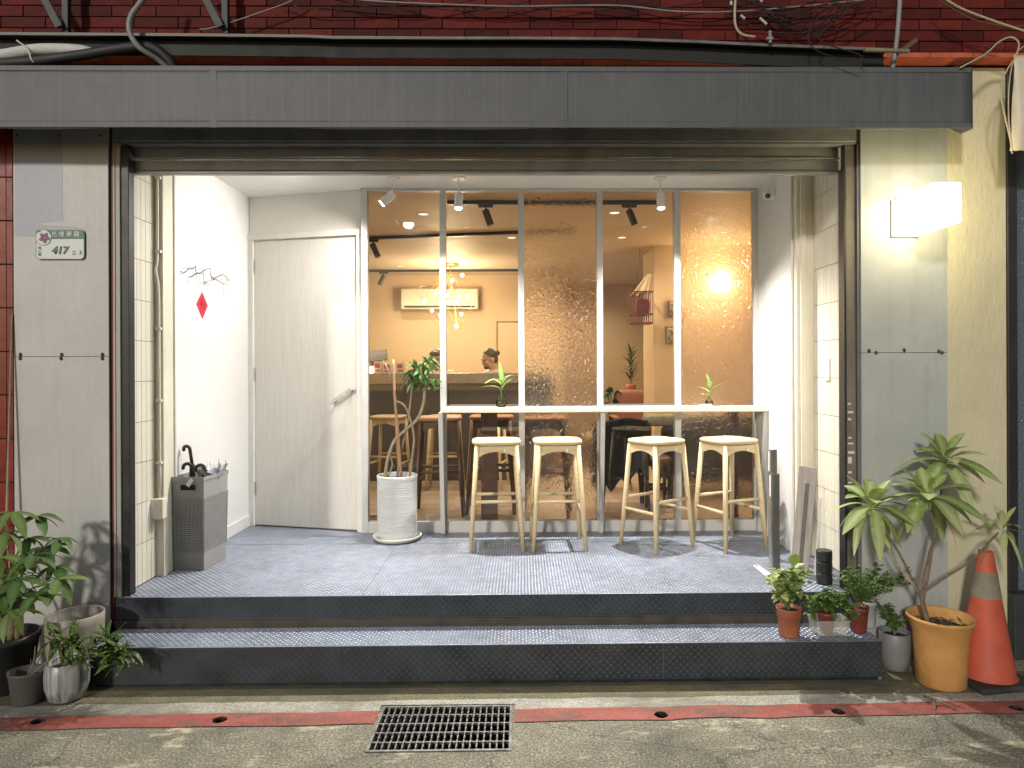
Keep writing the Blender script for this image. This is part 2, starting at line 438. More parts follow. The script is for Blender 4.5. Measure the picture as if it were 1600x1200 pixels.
strip('gutter', [(x_, 3.60) for x_ in xs], list(zip(xs, mid)), 0.004, gutter_mat('mossy_gutter_concrete', (0.11, 0.10, 0.06), (0.23, 0.20, 0.12), (0.09, 0.085, 0.055)), 'mossy brown concrete gutter along the foot of the step', 'gutter')
def strip2(name, yt, yb, z, mat, label, cat):
    """strip in the band of the holes and the grating: cut away round both"""
    mb = MB()
    cu = sorted([(h.x - HB, h.x + HB, h) for h in HOLES] + [(GX0 - 0.012, GX1 + 0.012, None)], key=lambda c: c[0])
    allx = sorted(set(xs + [c for q in cu for c in q[:2]]))
    def at(arr, xx):
        for k in range(len(xs) - 1):
            if xs[k] <= xx <= xs[k + 1]:
                t = (xx - xs[k]) / (xs[k + 1] - xs[k]); return arr[k] * (1 - t) + arr[k + 1] * t
    for k in range(len(allx) - 1):
        a, bq = allx[k], allx[k + 1]; mx = (a + bq) / 2
        inh = next((q for q in cu if q[0] < mx < q[1]), None)
        y0a, y0b, y1a, y1b = at(yb, a), at(yb, bq), at(yt, a), at(yt, bq)
        if inh and inh[2] is None:
            if min(y1a, y1b) > GY1 + 0.014: mb.quad((a, GY1 + 0.013, z), (bq, GY1 + 0.013, z), (bq, y1b, z), (a, y1a, z))
            continue
        if inh:
            h = inh[2]
            lo, hi = max(min(y0a, y0b), h.y - HB), min(max(y1a, y1b), h.y + HB)
            if hi - lo < 0.01: mb.quad((a, y0a, z), (bq, y0b, z), (bq, y1b, z), (a, y1a, z)); continue
            if y0a < h.y - HB: mb.quad((a, y0a, z), (bq, y0b, z), (bq, h.y - HB, z), (a, h.y - HB, z))
            if y1a > h.y + HB: mb.quad((a, h.y + HB, z), (bq, h.y + HB, z), (bq, y1b, z), (a, y1a, z))
            # fan between the cell's outline and the hole
            nseg = 8
            if abs(mx - h.x) < HB:
                for q in range(nseg):
                    xa = a + (bq - a) * q / nseg; xb = a + (bq - a) * (q + 1) / nseg
                    def half(xx): return math.sqrt(max(0, HR * HR - (xx - h.x) ** 2))
                    ha, hb = half(xa), half(xb)
                    ca, cb = min(max(h.y - ha, lo), hi), min(max(h.y - hb, lo), hi)
                    da, db = min(max(h.y + ha, lo), hi), min(max(h.y + hb, lo), hi)
                    mb.quad((xa, lo, z), (xb, lo, z), (xb, cb, z), (xa, ca, z)); mb.quad((xa, da, z), (xb, db, z), (xb, hi, z), (xa, hi, z))
            continue
        mb.quad((a, y0a, z), (bq, y0b, z), (bq, y1b, z), (a, y1a, z))
    return tag(obj(name, mb, mat, normals=False), label, cat, kind='structure')
strip2('kerb', mid, redt, 0.0035, gutter_mat('pale_kerb_concrete', (0.32, 0.30, 0.25), (0.50, 0.48, 0.42), (0.18, 0.165, 0.125)), 'pale worn concrete kerb strip beside the red line', 'kerb')
def red_mat():
    m, t, n, l, b = nt('worn_red_road_paint')
    v = coords(n, l, (1, 2, 1))
    ns = noise(n, l, 5, 9, 0.7, v); rp = ramp(n, [(0.3, (0.27, 0.065, 0.048)), (0.7, (0.44, 0.12, 0.09))]); l.new(ns.outputs['Fac'], rp.inputs[0])
    w = noise(n, l, 3.2, 12, 0.8, v); rw = ramp(n, [(0.49, 0.0), (0.60, 0.85)]); l.new(w.outputs['Fac'], rw.inputs[0])
    c = mixc(n, l, rw.outputs[0], rp.outputs[0], (0.13, 0.095, 0.07))
    f = noise(n, l, 120, 5, 0.78, v); rf = ramp(n, [(0.40, (0.55, 0.55, 0.55)), (0.58, (1.1, 1.1, 1.1))]); l.new(f.outputs['Fac'], rf.inputs[0]); c = mixc(n, l, 1.0, c, rf.outputs[0], 'MULTIPLY')
    l.new(c, b.inputs['Base Color']); b.inputs['Roughness'].default_value = 0.75
    bp = n.new('ShaderNodeBump'); bp.inputs['Strength'].default_value = 0.4; bp.inputs['Distance'].default_value = 0.004; l.new(f.outputs['Fac'], bp.inputs['Height']); l.new(bp.outputs[0], b.inputs['Normal'])
    return m
redb = [y_ - 0.110 - rg.uniform(0, 0.010) for y_ in redt]
strip2('painted_line', redt, redb, 0.0042, red_mat(), 'worn red painted no parking line along the kerb', 'road marking')

# ---------------------------------------------------------------- drain grating
gal = M('galvanised_iron', (0.20, 0.195, 0.185), 0.5, 0.7, var=0.45, scale=25, dirt=0.5, dirtcol=(0.05, 0.04, 0.03))
g = thing('drain_grating', 'galvanised iron drain grating set in the street over a dark pit', 'grating', ((GX0 + GX1) / 2, (GY0 + GY1) / 2, 0))
mb = MB(); e = 0.012
mb.box(GX0, GX1, GY0, GY0 + e, -0.03, 0.005).box(GX0, GX1, GY1 - e, GY1, -0.03, 0.005).box(GX0, GX0 + e, GY0 + e, GY1 - e, -0.03, 0.005).box(GX1 - e, GX1, GY0 + e, GY1 - e, -0.03, 0.005)
obj('frame', mb, gal, g)
mb = MB(); mb.box(-0.003, 0.003, GY0 + e - (GY0 + GY1) / 2, GY1 - e - (GY0 + GY1) / 2, -0.03, 0.003)
for k in range(10):   # serrated upper edge
    y_ = (k - 4.5) * (GY1 - GY0 - 0.03) / 10; mb.box(-0.0028, 0.0028, y_ - 0.009, y_ + 0.004, 0.0031, 0.006)
bme = mb.mesh('bearing_bar'); bme.materials.append(gal)
NB = 20
for k in range(NB):
    xx = GX0 + e + (GX1 - GX0 - 2 * e) * (k + 0.8) / (NB + 0.6)
    share('bearing_bar', bme, g, (xx, (GY0 + GY1) / 2, 0))
mb = MB(); mb.box(GX0 + e - (GX0 + GX1) / 2, GX1 - e - (GX0 + GX1) / 2, -0.0035, 0.0035, -0.012, 0.0015)
cme = mb.mesh('cross_bar'); cme.materials.append(gal)
for k in range(4): share('cross_bar', cme, g, ((GX0 + GX1) / 2, GY0 + (GY1 - GY0) * (k + 1) / 5, 0))
# litter on the pit floor
rg = random.Random(11)
mb = MB()
for k in range(60):
    mb.leaf((rg.uniform(GX0 + 0.02, GX1 - 0.02), rg.uniform(GY0 + 0.02, GY1 - 0.02), -0.44), rg.uniform(0, 6.28), rg.uniform(-0.2, 0.3), rg.uniform(0.03, 0.07), rg.uniform(0.015, 0.03), 0.1, 0.2, 3)
tag(obj('leaf_litter', mb, M('dry_leaf', (0.12, 0.09, 0.05), 0.9, rnd=0.2), None), 'dry leaf litter lying on the floor of the drain pit', 'litter', kind='stuff')

# ---------------------------------------------------------------- platform and step of chequer plate
def lugs(mb, o, u, v, nrm, lu, lv, pitch=0.0182, L=0.0098, w=0.0027, h=0.0021, skip=None):
    o, u, v, nrm = map(Vector, (o, u, v, nrm))
    nu, nv = int(lu / pitch), int(lv / pitch)
    for i in range(nu):
        for j in range(nv):
            c = o + u * (i + 0.5) * pitch + v * (j + 0.5) * pitch
            s = 1 if (i + j) % 2 else -1
            d = (u + v * s).normalized(); q = d.cross(nrm).normalized()
            k = len(mb.v)
            mb.v += [tuple(c - d * L), tuple(c + q * w), tuple(c + d * L), tuple(c - q * w), tuple(c - d * L * 0.45 + nrm * h), tuple(c + d * L * 0.45 + nrm * h)]
            mb.f += [(k, k + 1, k + 5, k + 4), (k + 1, k + 2, k + 5), (k + 2, k + 3, k + 4, k + 5), (k + 3, k, k + 4)]
# platform
xl0, xr0 = WX(180, YP), 1.80
XPR = 1.925
mb = MB(); mb.box(xl0, xr0, YP, 5.30, -0.02, ZP); mb.box(xl0, -1.2, 5.3002, 5.62, -0.02, ZP); mb.box(xr0 + 0.0002, XPR, 3.875, 5.30, -0.02, ZP)
plat = tag(obj('platform', mb, plate_paint, bevel=0.004), 'raised porch platform of dark grey chequer plate', 'platform', kind='structure')
mb = MB(); lugs(mb, (XL + 0.01, YP + 0.006, ZP), (1, 0, 0), (0, 1, 0), (0, 0, 1), XR - XL - 0.02, YG - YP - 0.14)
obj('tread_pattern', mb, lug_paint, plat, kind='stuff', normals=False)
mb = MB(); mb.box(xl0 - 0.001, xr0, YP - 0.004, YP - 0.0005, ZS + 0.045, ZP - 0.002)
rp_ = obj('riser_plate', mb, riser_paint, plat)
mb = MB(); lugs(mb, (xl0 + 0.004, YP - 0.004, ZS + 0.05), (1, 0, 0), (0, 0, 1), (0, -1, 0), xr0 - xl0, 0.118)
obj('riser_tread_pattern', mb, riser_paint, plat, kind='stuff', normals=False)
# plate seams on the deck (narrow welded joints)
weld = M('weld_seam', (0.16, 0.165, 0.175), 0.5, 0.3, var=0.4, scale=40)
mb = MB(); mb.box(XL + 0.01, XR - 0.02, 4.905, 4.912, ZP - 0.001, ZP + 0.0014); obj('weld_seam', mb, weld, plat)
for xx in (-0.88, 0.34): mb = MB(); mb.box(xx - 0.003, xx + 0.003, YP + 0.01, 4.904, ZP - 0.001, ZP + 0.0014); obj('weld_seam', mb, weld, plat)
# step
xl1, xr1 = WX(141, YS), WX(1376, YS)
mb = MB(); mb.box(xl1, xr1, YS, YP - 0.006, 0.0, ZS)
step = tag(obj('step', mb, plate_paint, bevel=0.004), 'low chequer plate step below the platform', 'step', kind='structure')
mb = MB(); lugs(mb, (xl1 + 0.004, YS + 0.012, ZS), (1, 0, 0), (0, 1, 0), (0, 0, 1), xr1 - xl1 - 0.008, 0.242)
obj('tread_pattern', mb, lug_paint, step, kind='stuff', normals=False)
for a, b_ in ((xl1, -0.915), (-0.912, 0.715), (0.718, xr1)):
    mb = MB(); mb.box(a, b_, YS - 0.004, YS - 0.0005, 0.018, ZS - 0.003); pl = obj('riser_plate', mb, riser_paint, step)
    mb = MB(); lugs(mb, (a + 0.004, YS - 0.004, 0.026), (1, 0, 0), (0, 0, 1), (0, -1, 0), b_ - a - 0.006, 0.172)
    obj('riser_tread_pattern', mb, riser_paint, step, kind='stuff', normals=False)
mb = MB(); mb.box(xl1 + 0.02, xr1 - 0.02, YS - 0.003, YS + 0.01, 0.004, 0.017); obj('skirting_angle', mb, dark_metal, step)
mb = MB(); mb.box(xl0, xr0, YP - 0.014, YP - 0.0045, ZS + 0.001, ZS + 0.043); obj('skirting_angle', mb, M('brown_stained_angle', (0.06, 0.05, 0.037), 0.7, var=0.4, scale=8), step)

# ---------------------------------------------------------------- porch side walls with stacked tiles
TH, TW = 0.2335, 0.0495
def tiled_wall(name, x, side, y0, ncol, label):
    """side=+1: the face looks towards +x"""
    y1 = y0 + ncol * TW
    mb = MB(); xa, xb = (x - 0.12, x) if side > 0 else (x, x + 0.12)
    mb.box(xa, xb, y0, y1 + 0.2, ZP, ZC)
    wl = tag(obj(name, mb, grout), label, 'wall', kind='structure')
    mb = MB(); xa, xb = sorted((0, side * 0.006))
    mb.box(xa, xb, 0.0018, TW - 0.0018, 0.0018, TH - 0.0018)
    me = mb.mesh('tile'); me.materials.append(tile_white)
    for r_ in range(12):
        z = ZP + 0.004 + r_ * TH
        for c in range(ncol):
            if z + TH > ZC:
                share('tile', me, wl, (x, y0 + c * TW, z), sc=(1, 1, (ZC - z) / TH))
            else: share('tile', me, wl, (x, y0 + c * TW, z))
    return wl
YT0 = 3.87
tiled_wall('wall_left', XL, 1, YT0, 6, 'side wall of narrow white stacked tiles left of the porch')
XW = 1.92
tiled_wall('wall_right', XW, -1, 3.91, 12, 'side wall of narrow white stacked tiles right of the porch')
YT1 = YT0 + 6 * TW + 0.002
# returns and inner walls
cream = M('cream_wall_paint', (0.70, 0.66, 0.54), 0.55, var=0.08, scale=4, dirt=0.25, dirtcol=(0.38, 0.34, 0.25))
mb = MB(); mb.box(XL - 0.1, -2.145, YT1, YT1 + 0.05, ZP, ZC - 0.001); mb.box(XL - 0.1, -2.155, YT1 + 0.05, YT1 + 0.14, ZP, ZC - 0.001)
tag(obj('wall_return_left', mb, cream, bevel=0.003), 'cream painted corner post beside the tiled left wall', 'wall', kind='structure')
mb = MB(); mb.box(-2.4, -2.16, YT1 + 0.142, 5.60, ZP, ZC)
lw = tag(obj('wall_inner_left', mb, white_wall), 'bright white inner wall of the porch behind the basket', 'wall', kind='structure')
mb = MB(); mb.box(-2.159, -2.145, YT1 + 0.141, YT1 + 0.158, ZP, ZC - 0.001); obj('corner_trim', mb, white_trim, lw)
mb = MB(); mb.box(-2.159, -2.150, 4.9, 5.49, ZP, ZP + 0.09); obj('skirting', mb, white_trim, lw, bevel=0.003)
YR = 3.91 + 12 * TW + 0.002
mb = MB(); mb.box(1.803, 2.1, YR, YR + 0.06, ZP, ZC - 0.001)
rr_ = tag(obj('wall_return_right', mb, cream, bevel=0.003), 'cream painted corner post with trunking beside the tiled right wall', 'wall', kind='structure')
mb = MB(); mb.box(1.825, 1.862, YR - 0.02, YR - 0.0005, 0.90, 2.9); obj('trunking', mb, cream, rr_, bevel=0.003)
mb = MB(); mb.box(1.825, 1.882, YR - 0.035, YR - 0.0005, 0.51, 0.745); obj('junction_box', mb, cream, rr_, bevel=0.004)
mb = MB(); mb.box(1.80, 2.0, YR + 0.062, 5.255, ZP, ZC)
rw = tag(obj('wall_inner_right', mb, white_wall), 'bright white inner wall at the right end of the bar', 'wall', kind='structure')
mb = MB(); mb.box(1.786, 1.7995, YR + 0.045, YR + 0.075, ZP, ZC - 0.001); obj('corner_trim', mb, white_trim, rw)
# conduit with socket on the left return
c = thing('conduit', 'cream plastic conduit with clips running down the left corner post to a socket', 'conduit', (-2.135, YT1 - 0.012, ZP + 0.42))
px_ = -2.175; yy = YT1 - 0.014
mb = MB(); mb.tube(bez([(px_ + 0.006, yy, 2.93), (px_ + 0.004, yy, 2.3), (px_ - 0.004, yy - 0.006, 2.2), (px_ + 0.01, yy, 2.08), (px_ + 0.012, yy, 1.6), (px_ + 0.014, yy, 0.84)], 5), 0.008, 10)
obj('pipe', mb, cream, c, smooth=True)
for z in (2.75, 2.31, 1.85, 1.42, 1.05):
    mb = MB(); mb.box(px_ - 0.008, px_ + 0.026, yy - 0.011, yy + 0.013, z - 0.008, z + 0.008); obj('clip', mb, cream, c, bevel=0.002)
mb = MB(); mb.box(px_ - 0.045, px_ + 0.05, yy - 0.04, yy + 0.012, 0.72, 0.84); sb = obj('socket_box', mb, cream, c, bevel=0.006)
mb = MB(); mb.box(px_ - 0.035, px_ + 0.005, yy - 0.044, yy - 0.0401, 0.735, 0.825); sp_ = obj('socket_plate', mb, white_trim, sb, bevel=0.002)
# switch plate on the right tiles
s_ = MB(); s_.box(XW - 0.016, XW - 0.006, 4.26, 4.32, 1.52, 1.66); tag(obj('switch_plate', s_, white_trim, bevel=0.003), 'white blank switch plate on the right tiled wall', 'switch')

# ---------------------------------------------------------------- porch ceiling with access panel, shop floor and shop walls
mb = MB(); mb.box(-2.6, 2.1, 3.86, 5.28, ZC, ZC + 0.06); mb.box(-2.45, MXL, 5.2805, 5.56, ZC - 0.0007, ZC + 0.05)
pc = tag(obj('porch_ceiling', mb, M('bright_ceiling_paint', (0.88, 0.87, 0.85), 0.6, var=0.02, scale=3)), 'smooth white porch ceiling behind the shutter', 'ceiling', kind='structure')
mb = MB(); mb.box(1.28, 1.76, 4.55, 5.10, ZC - 0.003, ZC - 0.0005); obj('access_panel', mb, MATS['bright_ceiling_paint'], pc)
warm_wall = M('warm_cream_plaster', (0.66, 0.50, 0.33), 0.7, var=0.04, scale=2, bump=0.03, bscale=90)
ceil_paint = M('cream_ceiling_paint', (0.68, 0.56, 0.42), 0.6, var=0.03, scale=2)
RX0, RX1, RY1 = -3.1, 3.1, 10.1
RY2 = 11.4
mb = MB(); mb.box(RX0, RX1, 5.30, RY2 + 0.2, ZC, ZC + 0.1)
tag(obj('ceiling', mb, ceil_paint), 'cream ceiling of the lit cafe', 'ceiling', kind='structure')
mb = MB(); mb.box(RX0 - 0.1, 0.62, RY1, RY1 + 0.1, ZP, ZC)
bw = tag(obj('wall_back', mb, warm_wall), 'warm cream back wall of the cafe behind the counter', 'wall', kind='structure')
mb = MB(); mb.box(0.52, 0.62, RY1 + 0.1, RY2, ZP, ZC); tag(obj('wall_niche_side', mb, warm_wall), 'cream wall where the cafe runs deeper', 'wall', kind='structure')
mb = MB(); mb.box(0.52, RX1, RY2, RY2 + 0.1, ZP, ZC); tag(obj('wall_back_deep', mb, warm_wall), 'cream far wall behind the lounge chairs', 'wall', kind='structure')
mb = MB(); mb.box(RX0 - 0.1, RX0, 5.6, RY1, ZP, ZC); tag(obj('wall_cafe_left', mb, warm_wall), 'left wall of the cafe', 'wall', kind='structure')
mb = MB(); mb.box(RX1, RX1 + 0.1, 5.3, RY2 + 0.1, ZP, ZC); tag(obj('wall_cafe_right', mb, warm_wall), 'right wall of the cafe', 'wall', kind='structure')
mb = MB(); mb.box(1.80, RX1, 5.26, 5.36, ZP, ZC); tag(obj('wall_cafe_front', mb, warm_wall), 'short wall beside the glass front', 'wall', kind='structure')
cx0 = W(1022, 400, 7.7).x
mb = MB(); mb.box(cx0, RX1, 7.7, 8.4, ZP, ZC - 0.001); tag(obj('wall_column', mb, warm_wall, bevel=0.004), 'cream wall pier standing out behind the fourth pane', 'wall', kind='structure')
# wood floor
plank_mat = WOOD('oak_floor_board', (0.40, 0.30, 0.205), (0.54, 0.43, 0.315), 0.35, (1.2, 16, 1), 4, 0.1, 0.25)
mb = MB(); mb.box(RX0, RX1, 5.625, RY2, ZP - 0.03, ZP - 0.004)
mb.box(-1.195, RX1, 5.302, 5.6245, ZP - 0.03, ZP - 0.004)
fl = tag(obj('floor', mb, M('floor_joint', (0.08, 0.045, 0.02), 0.8)), 'oak plank floor of the cafe', 'floor', kind='structure')
plat_cut = 5.31
mb = MB(); mb.box(0.0008, 1.2 - 0.0008, 0.0008, 0.1 - 0.0008, 0, 0.012)
pme = mb.mesh('plank'); pme.materials.append(plank_mat)
rg = random.Random(5)
for r_ in range(27):
    y_ = plat_cut + 0.1 * r_
    off = rg.uniform(0, 1.2)
    for c_ in range(-1, 5):
        x0 = -2.4 + off + c_ * 1.2
        x1 = min(x0 + 1.2, RX1); x0c = max(x0, -2.4 if y_ > 5.75 else -1.15)
        if x1 - x0c < 0.05: continue
        share('plank', pme, fl, (x0c, y_, ZP + 0.0005), sc=((x1 - x0c) / 1.2, 1, 1))
# ---------------------------------------------------------------- glass front
gf = thing('shopfront', 'white framed glass shopfront of clear and hammered panes', 'shopfront', (0.3, YG, ZP))
MX = [WX(571, YG), WX(693, YG), WX(815, YG), WX(937, YG), WX(1058, YG), WX(1181, YG), 1.8345]
ZB, ZT = ZP, ZC
FR = 0.055
mb = MB(); mb.box(MX[0] - 0.025, MX[6], YG - 0.03, YG + 0.03, ZB, ZB + 0.085); obj('bottom_rail', mb, white_metal, gf, bevel=0.003)
mb = MB(); mb.box(MX[0] - 0.025, MX[6], YG - 0.03, YG + 0.03, ZT - 0.022, ZT - 0.0005); obj('top_rail', mb, white_metal, gf, bevel=0.003)
for k, x_ in enumerate(MX[:6]):
    w = 0.023
    mb = MB(); mb.box(x_ - w, x_ + w, YG - 0.034, YG + 0.034, ZB + 0.0005, ZT - 0.001); obj('mullion', mb, white_metal, gf, bevel=0.003)
kinds = ['clear', 'clear', 'hammered', 'clear', 'hammered', 'clear']
for k in range(6):
    a, b_ = MX[k] + 0.0235, MX[k + 1] - (0.0235 if k < 5 else 0.001)
    mb = MB(); mb.box(a, b_, YG - 0.003, YG + 0.003, ZB + 0.086, ZT - 0.023)
    p = obj('pane', mb, clear if kinds[k] == 'clear' else hammered, gf)
    p['label'] = 'clear glass pane' if kinds[k] == 'clear' else 'hammered obscured glass pane'
    if k in (1, 3):
        zr = 1.318
        mb = MB(); mb.box(a, b_, YG + 0.004, YG + 0.03, zr - 0.012, zr + 0.012); obj('transom', mb, white_metal, gf, bevel=0.002)

# ---------------------------------------------------------------- angled door and its wall
D0, D1 = Vector((-2.158, 5.50, 0)), Vector((MX[0] - 0.03, 5.262, 0))
du = (D1 - D0).normalized(); dn = Vector((du.y, -du.x, 0)); DL = (D1 - D0).length
def dbox(mb, u0, u1, n0, n1, z0, z1):
    P = lambda u, n_, z: tuple(D0 + du * u + dn * n_ + Vector((0, 0, z)))
    return mb.hexa([P(u0, n0, z0), P(u1, n0, z0), P(u1, n1, z0), P(u0, n1, z0), P(u0, n0, z1), P(u1, n0, z1), P(u1, n1, z1), P(u0, n1, z1)])
ZD = ZP + 2.255
mb = MB(); dbox(mb, 0.0, DL, -0.10, -0.012, ZD + 0.05, ZC - 0.001); dbox(mb, -0.02, 0.045, -0.10, -0.012, ZP, ZD + 0.049); dbox(mb, DL - 0.035, DL, -0.10, -0.012, ZP, ZD + 0.049)
tag(obj('door_wall', mb, M('off_white_panel', (0.74, 0.71, 0.65), 0.55, var=0.04, scale=3)), 'off white wall set at an angle over the porch door', 'wall', kind='structure')
def door_mat():
    m, t, n, l, b = nt('pale_grey_oak_laminate')
    v = coords(n, l, (26, 26, 0.9))
    ns = noise(n, l, 4, 8, 0.65, v, 0.5); rp = ramp(n, [(0.3, (0.62, 0.585, 0.53)), (0.7, (0.74, 0.71, 0.65))]); l.new(ns.outputs['Fac'], rp.inputs[0])
    l.new(rp.outputs[0], b.inputs['Base Color']); b.inputs['Roughness'].default_value = 0.5
    bp = n.new('ShaderNodeBump'); bp.inputs['Strength'].default_value = 0.35; bp.inputs['Distance'].default_value = 0.002; l.new(ns.outputs['Fac'], bp.inputs['Height']); l.new(bp.outputs[0], b.inputs['Normal'])
    return m
dmid = D0 + du * DL / 2
dr = thing('porch_door', 'pale grey wood grain porch door with slanting steel handle', 'door', (dmid.x, dmid.y, ZP))
mb = MB(); dbox(mb, 0.047, DL - 0.037, -0.05, -0.008, ZP + 0.012, ZD - 0.002); dl = obj('leaf_panel', mb, door_mat(), dr, bevel=0.002)
mb = MB(); dbox(mb, 0.0, 0.046, -0.0119, 0.012, ZP, ZD + 0.045); obj('door_jamb', mb, white_trim, dr, bevel=0.003)
mb = MB(); dbox(mb, DL - 0.036, DL + 0.01, -0.0119, 0.014, ZP, ZD + 0.045); obj('door_jamb', mb, white_trim, dr, bevel=0.003)
mb = MB(); dbox(mb, -0.01, DL + 0.012, -0.0118, 0.018, ZD, ZD + 0.046); obj('door_head', mb, white_trim, dr, bevel=0.003)
for z_ in (ZP + 0.25, ZP + 1.15, ZP + 2.0):
    mb = MB(); dbox(mb, 0.040, 0.052, -0.006, 0.004, z_, z_ + 0.10); obj('hinge', mb, steel, dr)
def onwall(px, py):
    """point of the door plane at a pixel"""
    d = W(px, py, 1.0) - Vector((0, 0, CAMZ)); o_ = Vector((0, 0, CAMZ)); t = (D0 - o_).dot(dn) / d.dot(dn); return o_ + d * t
ha, hb = onwall(520, 630) + dn * 0.045, onwall(554, 607) + dn * 0.045
mb = MB(); mb.bar(ha, hb, 0.026, 0.014, up=dn); hd = obj('handle', mb, M('etched_steel', (0.50, 0.48, 0.46), 0.35, 0.7, var=0.15, scale=30), dr, bevel=0.002)
for q in (0.12, 0.88):
    p = ha.lerp(hb, q); mb = MB(); mb.tube([p - dn * 0.053, p], 0.008, 10); obj('handle_post', mb, steel, hd, smooth=True)

# ---------------------------------------------------------------- bar shelf on tapering brackets
ash = WOOD('pale_ash_wood', (0.56, 0.43, 0.24), (0.70, 0.57, 0.36), 0.45, (3, 16, 16), 4, 0.08)
bleached = WOOD('bleached_ash_top', (0.70, 0.64, 0.54), (0.82, 0.77, 0.68), 0.4, (2, 20, 20), 4, 0.1)
BZ = 1.318
br = thing('bar_shelf', 'long pale wooden bar shelf on white tapering brackets along the glass', 'bar', (0.6, 5.1, ZP))
bx0, bx1 = WX(689, 4.98), 1.798
mb = MB(); mb.box(bx0, bx1, 5.00, YG - 0.036, BZ - 0.034, BZ); obj('top', mb, bleached, br, bevel=0.006)
for x_ in (MX[1], MX[3], MX[5]):
    mb = MB()
    a, b_ = x_ - 0.016, x_ + 0.016
    y1 = YG - 0.0355
    mb.hexa([(a, y1 - 0.035, ZP + 0.001), (b_, y1 - 0.035, ZP + 0.001), (b_, y1, ZP + 0.001), (a, y1, ZP + 0.001), (a, 5.03, BZ - 0.035), (b_, 5.03, BZ - 0.035), (b_, y1, BZ - 0.035), (a, y1, BZ - 0.035)])
    obj('bracket', mb, white_metal, br, bevel=0.002)

# ---------------------------------------------------------------- stools
def make_stool(name, label, group, seatmat, legmat, plate=False):
    t = thing(name, label, 'stool', (0, 0, 0), 0, group)
    # dished seat, rounded square outline
    mb = MB(); H = 0.745; hw, hd_ = 0.170, 0.160; N = 40
    def ring(s, z):
        i = len(mb.v)
        for k in range(N):
            a = 2 * PI * k / N; c_, s__ = math.cos(a), math.sin(a); e = 0.48
            mb.v.append((hw * s * math.copysign(abs(c_) ** e, c_), hd_ * s * math.copysign(abs(s__) ** e, s__) , z(c_, s__) if callable(z) else z))
        return i
    rs = [ring(0.86, H - 0.033), ring(0.97, H - 0.026), ring(1.0, H - 0.014), ring(0.985, H - 0.004), ring(0.93, H), ring(0.7, H - 0.004), ring(0.35, H - 0.009), ring(0.04, H - 0.010)]
    for a, b_ in zip(rs, rs[1:]):
        for k in range(N): mb.f.append((a + k, a + (k + 1) % N, b_ + (k + 1) % N, b_ + k))
    mb.f.append(tuple(rs[0] + k for k in reversed(range(N)))); mb.f.append(tuple(rs[-1] + k for k in range(N)))
    obj('seat', mb, seatmat, t, smooth=True)
    top, bot = (0.132, 0.122), (0.178, 0.172)
    zt = H - 0.034
    def leg(sx, sy, z):
        q = z / zt; return Vector((sx * (bot[0] + (top[0] - bot[0]) * q), sy * (bot[1] + (top[1] - bot[1]) * q), z))
    for sx in (-1, 1):
        for sy in (-1, 1):
            mb = MB(); mb.tube([leg(sx, sy, 0.0), leg(sx, sy, 0.3), leg(sx, sy, zt)], [0.0135, 0.0165, 0.0185], 14); obj('leg', mb, legmat, t, smooth=True)
    # aprons, arched below
    for ax, sg in (('x', -1), ('x', 1), ('y', -1), ('y', 1)):
        mb = MB(); n_ = 10; pts = []
        for k in range(n_ + 1):
            q = k / n_; u = -1 + 2 * q; dz = 0.040 + 0.040 * u * u
            A = leg(u, sg, zt - 0.003) if ax == 'x' else leg(sg, u, zt - 0.003)
            B = leg(u * 1.0, sg, zt - dz) if ax == 'x' else leg(sg, u, zt - dz)
            pts.append((A, B))
        off = Vector((0, 0.007, 0)) if ax == 'x' else Vector((0.007, 0, 0))
        for k in range(n_):
            (A, B), (C, D) = pts[k], pts[k + 1]
            mb.hexa([B - off, D - off, D + off, B + off, A - off, C - off, C + off, A + off])
        ap = obj('apron', mb, legmat, t)
        if plate and ax == 'x' and sg == -1:
            f_ = MB(); f_.box(0.05, 0.062, leg(0, -1, zt - 0.03).y - 0.0095, leg(0, -1, zt - 0.03).y - 0.0085, zt - 0.047, zt - 0.022); obj('tag', f_, spot_white, ap)
    for sy in (-1, 1): mb = MB(); mb.tube([leg(-1, sy, 0.335), leg(1, sy, 0.335)], 0.0115, 10); obj('stretcher', mb, legmat, t, smooth=True)
    for sx in (-1, 1): mb = MB(); mb.tube([leg(sx, -1, 0.26), leg(sx, 1, 0.26)], 0.0115, 10); obj('stretcher', mb, legmat, t, smooth=True)
    return t
def put(o, p, rz): o.location = p; o.rotation_euler = (0, 0, rz); return o
grp = 'pale ash stools along the bar shelf'
def spot_at(px, py, z=ZP): return WG(px, py, z)
st = make_stool('bar_stool', 'pale ash bar stool nearest the white planter, under the glass vase', grp, ash, ash, True)
put(st, (WX(775, 4.83), 4.83, ZP), R(3))
for px, Y, rz, lb in ((870, 4.83, 2, 'pale ash bar stool second from the white planter, before the hammered pane'), (1025, 4.80, 34, 'pale ash bar stool turned cornerwise before the fourth clear pane'), (1138, 4.81, 24, 'pale ash bar stool at the right end of the bar, turned slightly')):
    s2 = copy_tree(st); put(s2, (WX(px, Y), Y, ZP), R(rz)); s2['label'] = lb

